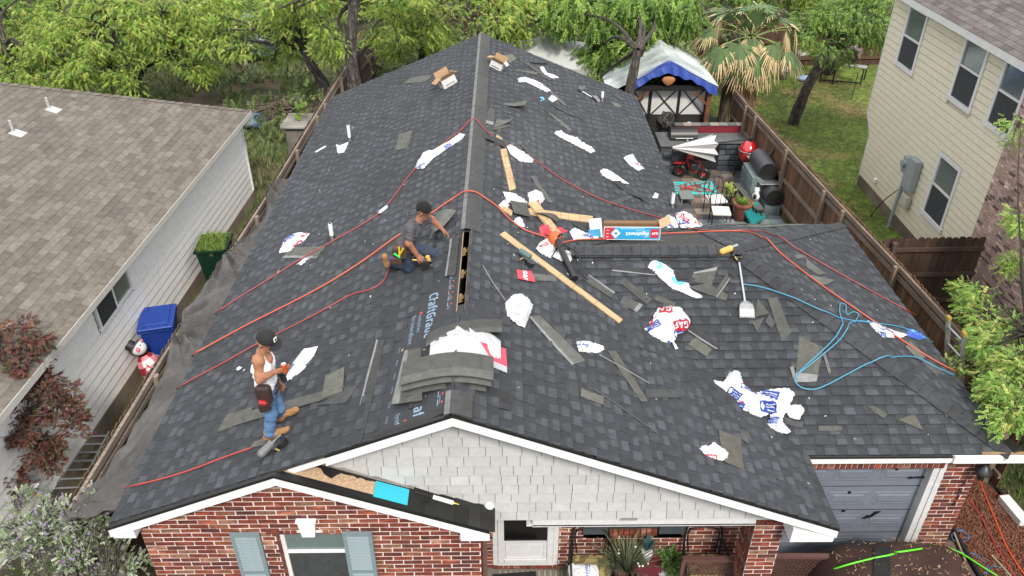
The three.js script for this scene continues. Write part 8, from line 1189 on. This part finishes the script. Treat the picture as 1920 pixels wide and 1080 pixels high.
// ---------- people ----------
function sdfMesh(bones,c,half,res,k=0.025,wr=0){
const mc=new MarchingCubes(res,MT.vc,false,false,60000),f=mc.field,h2=res / 2,toW=(i)=>(i - h2)/ h2 * half,B=bones.map(([a,b,ra,rb,col])=>({a,d:b.clone().sub(a),L:Math.max(1e-8,b.distanceToSquared(a)),ra,rb,col}));
const dist=(x,y,z,o)=>{const px=x - o.a.x,py=y - o.a.y,pz=z - o.a.z,t=clamp((px * o.d.x + py * o.d.y + pz * o.d.z)/ o.L,0,1);return Math.hypot(px - o.d.x * t,py - o.d.y * t,pz - o.d.z * t)- lerp(o.ra,o.rb,t);};
for(let z=0;z < res;z++)for(let y=0;y < res;y++)for(let x=0;x < res;x++){const wx=c.x + toW(x),wy=c.y + toW(y),wz=c.z + toW(z);let m=9;for(const o of B){const d=dist(wx,wy,wz,o);const h=Math.max(k - Math.abs(m - d),0)/ k;m=Math.min(m,d)- h * h * k * 0.25;}if(wr&&Math.abs(m)< 0.04)m +=wr *(Math.abs(fbm(wx * 11 + wy * 5 + 40,wy * 13 - wz * 9 + 40,2)- 0.5)* 2 - 0.4);f[z * res * res + y * res + x]=-m;}
mc.isolation=0;mc.update();const n=mc.count,pos=new Float32Array(n * 3),nor=new Float32Array(n * 3),col=new Float32Array(n * 3);
for(let i=0;i < n;i++){const x=mc.positionArray[3 * i]* half + c.x,y=mc.positionArray[3 * i + 1]* half + c.y,z=mc.positionArray[3 * i + 2]* half + c.z;pos.set([x,y,z],3 * i);nor.set([mc.normalArray[3 * i],mc.normalArray[3 * i + 1],mc.normalArray[3 * i + 2]],3 * i);let bd=9,bc=null;for(const o of B){const d=dist(x,y,z,o);if(d < bd){bd=d;bc=o.col;}}col.set([bc.r,bc.g,bc.b],3 * i);}
const g=new THREE.BufferGeometry();g.setAttribute('position',new THREE.BufferAttribute(pos,3));g.setAttribute('normal',new THREE.BufferAttribute(nor,3));g.setAttribute('color',new THREE.BufferAttribute(col,3));g.setAttribute('uv',new THREE.BufferAttribute(new Float32Array(n * 2).map((_,i)=> pos[(i >> 1)* 3 +(i % 2)]),2));return g;
}
const SKIN=lin(0.3,0.135,0.072),SKIN2=lin(0.24,0.1,0.055),JEAN=lin(0.07,0.14,0.26),NAVY=lin(0.018,0.03,0.055),BOOT=lin(0.26,0.13,0.05),SOLE=lin(0.16,0.08,0.035),TANK=lin(0.74,0.74,0.74),TEE=lin(0.062,0.06,0.066),HAIR=lin(0.006,0.006,0.007);
function headBones(c,f,up,skin){
const s=f.clone().cross(up).normalize(),u=s.clone().cross(f).normalize(),P=(a,b,d)=> c.clone().addScaledVector(f,a).addScaledVector(u,b).addScaledVector(s,d),lip=lin(0.22,0.07,0.055),dk=lin(0.012,0.009,0.008),wh=lin(0.5,0.47,0.45);
const out=[[P(-0.02,0.02,0),P(0.015,0.025,0),0.088,0.08,skin],[P(0.03,-0.05,0),P(0.055,-0.085,0),0.056,0.038,skin],[P(0.0,-0.03,0),P(0.045,-0.03,0),0.068,0.048,skin],[P(0.082,0.0,0),P(0.106,-0.032,0),0.009,0.014,skin],[P(0.083,0.018,-0.035),P(0.083,0.018,0.035),0.011,0.011,skin],[P(0.087,-0.066,-0.018),P(0.087,-0.066,0.018),0.0075,0.0075,lip]];
for(const k of[-1,1]){out.push([P(-0.01,-0.005,k * 0.084),P(-0.015,-0.045,k * 0.082),0.014,0.01,skin]);out.push([P(0.079,0.003,k * 0.031),P(0.079,0.003,k * 0.034),0.011,0.011,wh]);out.push([P(0.0865,0.003,k * 0.032),P(0.0865,0.003,k * 0.033),0.0058,0.0058,dk]);out.push([P(0.083,0.024,k * 0.018),P(0.079,0.025,k * 0.046),0.0052,0.004,dk]);}
return{bones:out,P};
}
function handBones(w,dir,palmN,skin,curl,R=1){
const s=dir.clone().cross(palmN).normalize(),P=(a,b,d)=> w.clone().addScaledVector(dir,a).addScaledVector(s,b).addScaledVector(palmN,d),out=[[P(0,0,0),P(0.05,0,0.004),0.027,0.026,skin],[P(0.02,-0.022,0),P(0.085,-0.03,0.004),0.019,0.014,skin],[P(0.02,0.022,0),P(0.08,0.03,0.004),0.019,0.013,skin],[P(0.03,0,0),P(0.088,0,0.004),0.018,0.014,skin]];
[[-0.03,0.072],[-0.01,0.082],[0.011,0.076],[0.031,0.06]].forEach(([b,L],i)=>{let p=P(0.088,b,0.004),a=0.25 * curl;for(const[q,r0,r1]of[[0.45,0.0098,0.0092],[0.32,0.0092,0.0086],[0.26,0.0086,0.0076]]){const n=p.clone().addScaledVector(dir,Math.cos(a)* L * q).addScaledVector(palmN,Math.sin(a)* L * q);out.push([p,n,r0,r1,skin]);p=n;a +=0.75 * curl;}});
let p=P(0.02,-0.03,0.008),a=P(0.055,-0.055,0.02),b=P(0.082,-0.05,0.02 + 0.03 * curl);out.push([p,a,0.0125,0.0105,skin],[a,b,0.0105,0.0085,skin]);return out;
}
function person(label,parts){const t=thing('person',label,'person');const m=mesh('body',mergeGeometries(parts.map((g)=> g)),mat(lin(1),{vertexColors:true,roughness:0.8}),t);return t;}
{
const FR=onRoof(508,826,0),FLt=onRoof(527,789,0),z=FR.z,pz=(px,py,dz)=> onZ(px,py,z + dz),a=[];
const hipR=pz(500,739,-0.06),hipL=pz(508,737,-0.26),kneeR=pz(508,778,-0.02),ankR=FR.clone().add(V(0,0.1,0)),kneeL=pz(523,765,-0.26),ankL=FLt.clone().add(V(-0.02,0.1,0)),pel=pz(501,731,-0.16),belly=pz(498,712,-0.16),chest=pz(493,685,-0.16),nk=pz(492,661,-0.15),shR=pz(484,675,0.0),shL=pz(502,668,-0.34),elR=pz(486,711,0.06),wrR=pz(518,697,0.04),elL=pz(507,703,-0.4),wrL=pz(514,716,-0.42),hd=pz(498,640,-0.14);
const toe=(f,dx,dz)=> f.clone().add(V(dx,0.05 + M * dx,dz));
a.push([hipR,kneeR,0.088,0.066,JEAN],[kneeR,ankR.clone().add(V(0,0.02,0)),0.066,0.056,JEAN],[hipL,kneeL,0.088,0.066,JEAN],[kneeL,ankL.clone().add(V(0,0.02,0)),0.066,0.056,JEAN],[pel.clone().add(V(0,0,0.07)),pel.clone().add(V(0,0,-0.07)),0.1,0.1,JEAN]);
for(const[k,f]of[[ankR,FR],[ankL,FLt]])a.push([k.clone().add(V(0,0.04,0)),f.clone().add(V(0,0.06,0)),0.054,0.05,BOOT],[f.clone().add(V(-0.04,0.045,0)),toe(f,0.19,-0.05),0.045,0.036,BOOT]);
a.push([belly.clone().add(V(0,-0.03,0.05)),belly.clone().add(V(0,-0.03,-0.05)),0.1,0.1,TANK],[belly.clone().add(V(0,0,0.05)),chest.clone().add(V(0,0,0.06)),0.1,0.112,TANK],[belly.clone().add(V(0,0,-0.05)),chest.clone().add(V(0,0,-0.06)),0.1,0.112,TANK],[chest.clone().add(V(0.0,0.12,0.075)),chest.clone().add(V(0.01,0.03,0.085)),0.066,0.085,TANK],[chest.clone().add(V(0,0.12,-0.075)),chest.clone().add(V(0.01,0.03,-0.085)),0.066,0.085,TANK]);
a.push([shR,chest.clone().add(V(0,0.12,0.1)),0.06,0.045,SKIN],[shL,chest.clone().add(V(0,0.12,-0.1)),0.06,0.045,SKIN],[chest.clone().add(V(0.05,0.1,0)),nk,0.07,0.052,SKIN],[nk,hd.clone().add(V(0,-0.04,0)),0.054,0.05,SKIN],[shR,elR,0.056,0.043,SKIN],[elR,wrR,0.042,0.029,SKIN2],[shL,elL,0.056,0.043,SKIN],[elL,wrL,0.042,0.029,SKIN2]);
const c=V((FR.x + hd.x)/ 2,FR.y + 0.86,z - 0.16),g=[sdfMesh(a,c,0.98,150,0.03,0.02)];
const H=headBones(hd,V(0.88,-0.35,0.25).normalize(),V(0,1,0),SKIN);g.push(sdfMesh(H.bones.concat([[nk,hd.clone().add(V(-0.01,-0.03,0)),0.052,0.05,SKIN]]),hd.clone().add(V(0,-0.02,0)),0.17,64,0.012));
const dR=pz(527,695,0.02).sub(wrR).normalize(),pn=V(0.1,0.25,-0.95).normalize();g.push(sdfMesh(handBones(wrR,dR,pn,SKIN2,1.15),wrR.clone().addScaledVector(dR,0.06),0.14,60,0.006));const dL=V(0.7,-0.5,0.1).normalize();g.push(sdfMesh(handBones(wrL,dL,V(-0.2,0.2,0.9).normalize(),SKIN2,0.8),wrL.clone().addScaledVector(dL,0.06),0.14,56,0.006));
const t=person('person in a black cap, white tank top and jeans standing with a can',g);
const P=H.P,f=V(0.88,-0.35,0.25).normalize(),s=f.clone().cross(V(0,1,0)).normalize(),u=s.clone().cross(f).normalize(),fr=new THREE.Matrix4().makeBasis(f,u,s.clone()).setPosition(hd.clone().addScaledVector(u,0.035));
const cap=new THREE.SphereGeometry(0.108,24,12,0,Math.PI * 2,0,Math.PI / 2).scale(1.02,1.1,0.96);const brim=new THREE.CylinderGeometry(0.095,0.095,0.008,24,1,false,0,Math.PI).scale(0.95,1,1.15).translate(0.09,0.0,0).rotateZ(-0.12);const cm=mesh('cap',[cap,brim].map((q)=> q.applyMatrix4(fr)),mat(lin(0.011),{roughness:0.85,map:T.fine}),t);mesh('cap_patch',box(0.006,0.048,0.052,0.098,0.055,0.0,0,0,0.42).applyMatrix4(fr),MT.white,cm);mesh('cap_emblem',cyl(0.014,0.014,0.004,0.103,0.056,0,14,0,Math.PI / 2 + 0.42).applyMatrix4(fr),MT.black,cm);
const lea=mat(lin(0.05,0.022,0.016),{roughness:0.75,map:T.blotch}),bc=pel.clone().add(V(0.0,0.035,0));mesh('tool_belt',new THREE.TorusGeometry(0.135,0.022,8,28).scale(0.9,1.3,1.6).rotateX(Math.PI / 2).rotateZ(-0.15).translate(bc.x,bc.y,bc.z),lea,t);
const pc=pz(500,748,0.1);const po=mesh('tool_pouch',[rbox(0.17,0.24,0.1,0.04,pc.x - 0.02,pc.y + 0.06,pc.z - 0.01),rbox(0.13,0.13,0.08,0.03,pc.x - 0.03,pc.y - 0.08,pc.z + 0.03,0,0.3,0.1)],lea,t);const tp=pz(492,755,0.16);mesh('tape_measure',rbox(0.09,0.05,0.06,0.02,tp.x,tp.y,tp.z,0,0.4,-0.5),mat(lin(0.36,0.02,0.025),{roughness:0.35}),po);mesh('strap',tubeOf([pc.clone().add(V(-0.1,0.1,0.05)),pc.clone().add(V(-0.02,-0.02,0.1)),pc.clone().add(V(0.08,-0.06,0.03))],0.006,14),lea,po);
const h2=pz(534,703,-0.1);mesh('hammer_loop',[rbox(0.06,0.14,0.05,0.02,h2.x - 0.03,h2.y - 0.02,h2.z,0,0,0.3)],MT.black,t);
const cn=pz(533,690,0.0),can=thing('drink_can','orange drink can held by the standing person','can',V(cn.x,cn.y - 0.06,cn.z));mesh('can',lathe([[0,0],[0.027,0],[0.033,0.01],[0.033,0.11],[0.027,0.12],[0.025,0.117],[0,0.117]],20),mat(lin(0.5,0.1,0.03),{roughness:0.3,metalness:0.3}),can);mesh('lid',cyl(0.026,0.026,0.003,0,0.119,0,18),mat(lin(0.6),{metalness:0.7,roughness:0.3}),can);
}
{
const K=onRoof(772,512,0),z=K.z,pz=(px,py,dz)=> onZ(px,py,z + dz),a=[];
const hipN=pz(757,466,-0.06),hipF=pz(764,462,-0.26),pel=pz(759,461,-0.16),kneeN=onRoof(771,508,0.075),ankN=onRoof(738,502,0.08),kneeF=pz(813,476,-0.3),ankF=onRoof(786,488,0.08),belly=pz(765,447,-0.17),chest=pz(775,430,-0.18),nk=pz(785,414,-0.19),shN=pz(769,428,-0.0),shF=pz(793,414,-0.38),elN=pz(766,456,0.08),wrN=pz(783,480,0.06),elF=pz(809,410,-0.45),wrF=pz(827,428,-0.4),hd=pz(795,396,-0.2);
a.push([hipN,kneeN,0.092,0.075,NAVY],[kneeN,ankN,0.072,0.055,NAVY],[hipF,kneeF,0.092,0.075,NAVY],[kneeF,ankF,0.072,0.055,NAVY],[pel.clone().add(V(0,0,0.08)),pel.clone().add(V(0,0,-0.08)),0.11,0.11,NAVY],[ankN,ankN.clone().add(V(-0.05,0.0,0.03)),0.05,0.05,BOOT],[ankN.clone().add(V(-0.05,0.02,0.03)),ankN.clone().add(V(-0.07,0.15,0.06)),0.046,0.04,BOOT],[ankF,ankF.clone().add(V(-0.1,0.02,-0.02)),0.05,0.045,BOOT]);
a.push([pel.clone().add(V(0,0.05,0.05)),chest.clone().add(V(0,0,0.07)),0.105,0.108,TEE],[pel.clone().add(V(0,0.05,-0.05)),chest.clone().add(V(0,0,-0.07)),0.105,0.108,TEE],[chest,nk.clone().add(V(-0.02,-0.03,0)),0.1,0.06,TEE],[shN,chest,0.07,0.1,TEE],[shF,chest,0.07,0.1,TEE],[shN,shN.clone().lerp(elN,0.6),0.07,0.063,TEE],[shF,shF.clone().lerp(elF,0.55),0.068,0.06,TEE],[nk,hd.clone().add(V(-0.01,-0.03,0)),0.054,0.05,SKIN2],[shN.clone().lerp(elN,0.55),elN,0.047,0.043,SKIN2],[elN,wrN,0.042,0.029,SKIN2],[shF.clone().lerp(elF,0.5),elF,0.047,0.043,SKIN2],[elF,wrF,0.042,0.029,SKIN2]);
const c=V(pel.x + 0.12,pel.y + 0.12,z - 0.18),g=[sdfMesh(a,c,0.66,120,0.035,0.02)];
const f=V(0.85,-0.5,0.12).normalize(),H=headBones(hd,f,V(0,1,0),SKIN2);g.push(sdfMesh(H.bones.concat([[nk,hd.clone().add(V(-0.01,-0.03,0)),0.052,0.05,SKIN2]]),hd.clone().add(V(0,-0.02,0)),0.17,64,0.012));
const dN=V(0.75,-0.55,0.1).normalize();g.push(sdfMesh(handBones(wrN,dN,V(-0.2,-0.7,-0.5).normalize(),SKIN2,1.1),wrN.clone().addScaledVector(dN,0.06),0.14,56,0.006));const dF=V(0.75,-0.6,0.15).normalize();g.push(sdfMesh(handBones(wrF,dF,V(-0.3,-0.8,0.3).normalize(),SKIN2,0.7),wrF.clone().addScaledVector(dF,0.06),0.14,56,0.006));
const t=person('person in a grey polo shirt and dark jeans kneeling by the ridge slot',g),s=f.clone().cross(V(0,1,0)).normalize(),u=s.clone().cross(f).normalize(),fr=new THREE.Matrix4().makeBasis(f,u,s).setPosition(hd.clone().addScaledVector(u,0.03));
const hg=new THREE.SphereGeometry(0.112,26,16,0,Math.PI * 2,0,Math.PI * 0.5).scale(1.0,0.98,0.93),hp=hg.attributes.position;for(let i=0;i < hp.count;i++){const k=1 + 0.09 *(fbm(hp.getX(i)* 40 + 9,hp.getZ(i)* 40 + hp.getY(i)* 30,3)- 0.4);hp.setXYZ(i,hp.getX(i)* k - 0.022,hp.getY(i)* k,hp.getZ(i)* k);}hg.computeVertexNormals();mesh('hair',[hg,sph(0.07,-0.065,-0.01,0,0.8,1,1.1)].map((q)=> q.applyMatrix4(fr)),mat(HAIR,{roughness:1}),t);
mesh('collar',new THREE.TorusGeometry(0.062,0.014,8,20).rotateX(Math.PI / 2).rotateZ(-0.6).translate(nk.x - 0.01,nk.y + 0.0,nk.z),mat(TEE,{roughness:0.9}),t);
const lea=mat(lin(0.1,0.055,0.03),{roughness:0.8,map:T.blotch}),pc=pz(749,471,0.06);mesh('tool_belt',new THREE.TorusGeometry(0.14,0.02,8,26).scale(0.9,1.4,1.5).rotateX(Math.PI / 2).rotateZ(-0.4).translate(pel.x - 0.0,pel.y + 0.03,pel.z),lea,t);const po=mesh('tool_pouch',[rbox(0.2,0.2,0.1,0.04,pc.x,pc.y - 0.02,pc.z),rbox(0.16,0.12,0.09,0.03,pc.x - 0.06,pc.y - 0.13,pc.z + 0.02)],lea,t);const yp=pz(748,463,0.12);mesh('pliers',[rod(yp,yp.clone().add(V(0.0,-0.13,0.02)),0.012),rod(yp.clone().add(V(0.06,-0.02,0)),yp.clone().add(V(-0.01,-0.13,0.02)),0.012)],mat(lin(0.5,0.33,0.01),{roughness:0.4}),po);const gp=pz(743,479,0.14);mesh('green_handle',rod(gp.clone().add(V(-0.03,0.03,0)),gp.clone().add(V(0.05,-0.03,0.01)),0.018,0.012),mat(lin(0.01,0.5,0.08),{roughness:0.4}),po);const tp=pz(735,487,0.1);mesh('tape_roll',new THREE.TorusGeometry(0.035,0.014,8,18).translate(tp.x,tp.y,tp.z),mat(lin(0.05,0.06,0.2)),po);
const gn=thing('nail_gun','yellow-topped nail gun in the kneeling person\'s hand','nail gun',null,0,'nail guns'),gc=pz(795,488,0.06);mesh('body',[rbox(0.2,0.06,0.06,0.02,gc.x + 0.02,gc.y - 0.01,gc.z,0,0,-0.15)],MT.blackPlastic,gn);mesh('cylinder',[cyl(0.028,0.032,0.07,gc.x + 0.06,gc.y + 0.03,gc.z,16,0,0.3),sph(0.028,gc.x + 0.05,gc.y + 0.06,gc.z,1,0.6,1)],mat(lin(0.55,0.3,0.07),{roughness:0.45}),gn);mesh('nose',rbox(0.04,0.09,0.035,0.008,gc.x + 0.1,gc.y - 0.05,gc.z),MT.steel,gn);mesh('magazine',cyl(0.055,0.055,0.05,gc.x + 0.02,gc.y - 0.05,gc.z + 0.05,16,Math.PI / 2),MT.blackPlastic,gn);mesh('air_fitting',rod([gc.x - 0.16,gc.y + 0.01,gc.z],[gc.x - 0.08,gc.y,gc.z],0.012),mat(lin(0.5,0.35,0.1),{metalness:0.6,roughness:0.4}),gn);
}
scene.traverse((o)=>{if(o.isMesh)o.castShadow=o.receiveShadow=true;});
renderer.render(scene,camera);
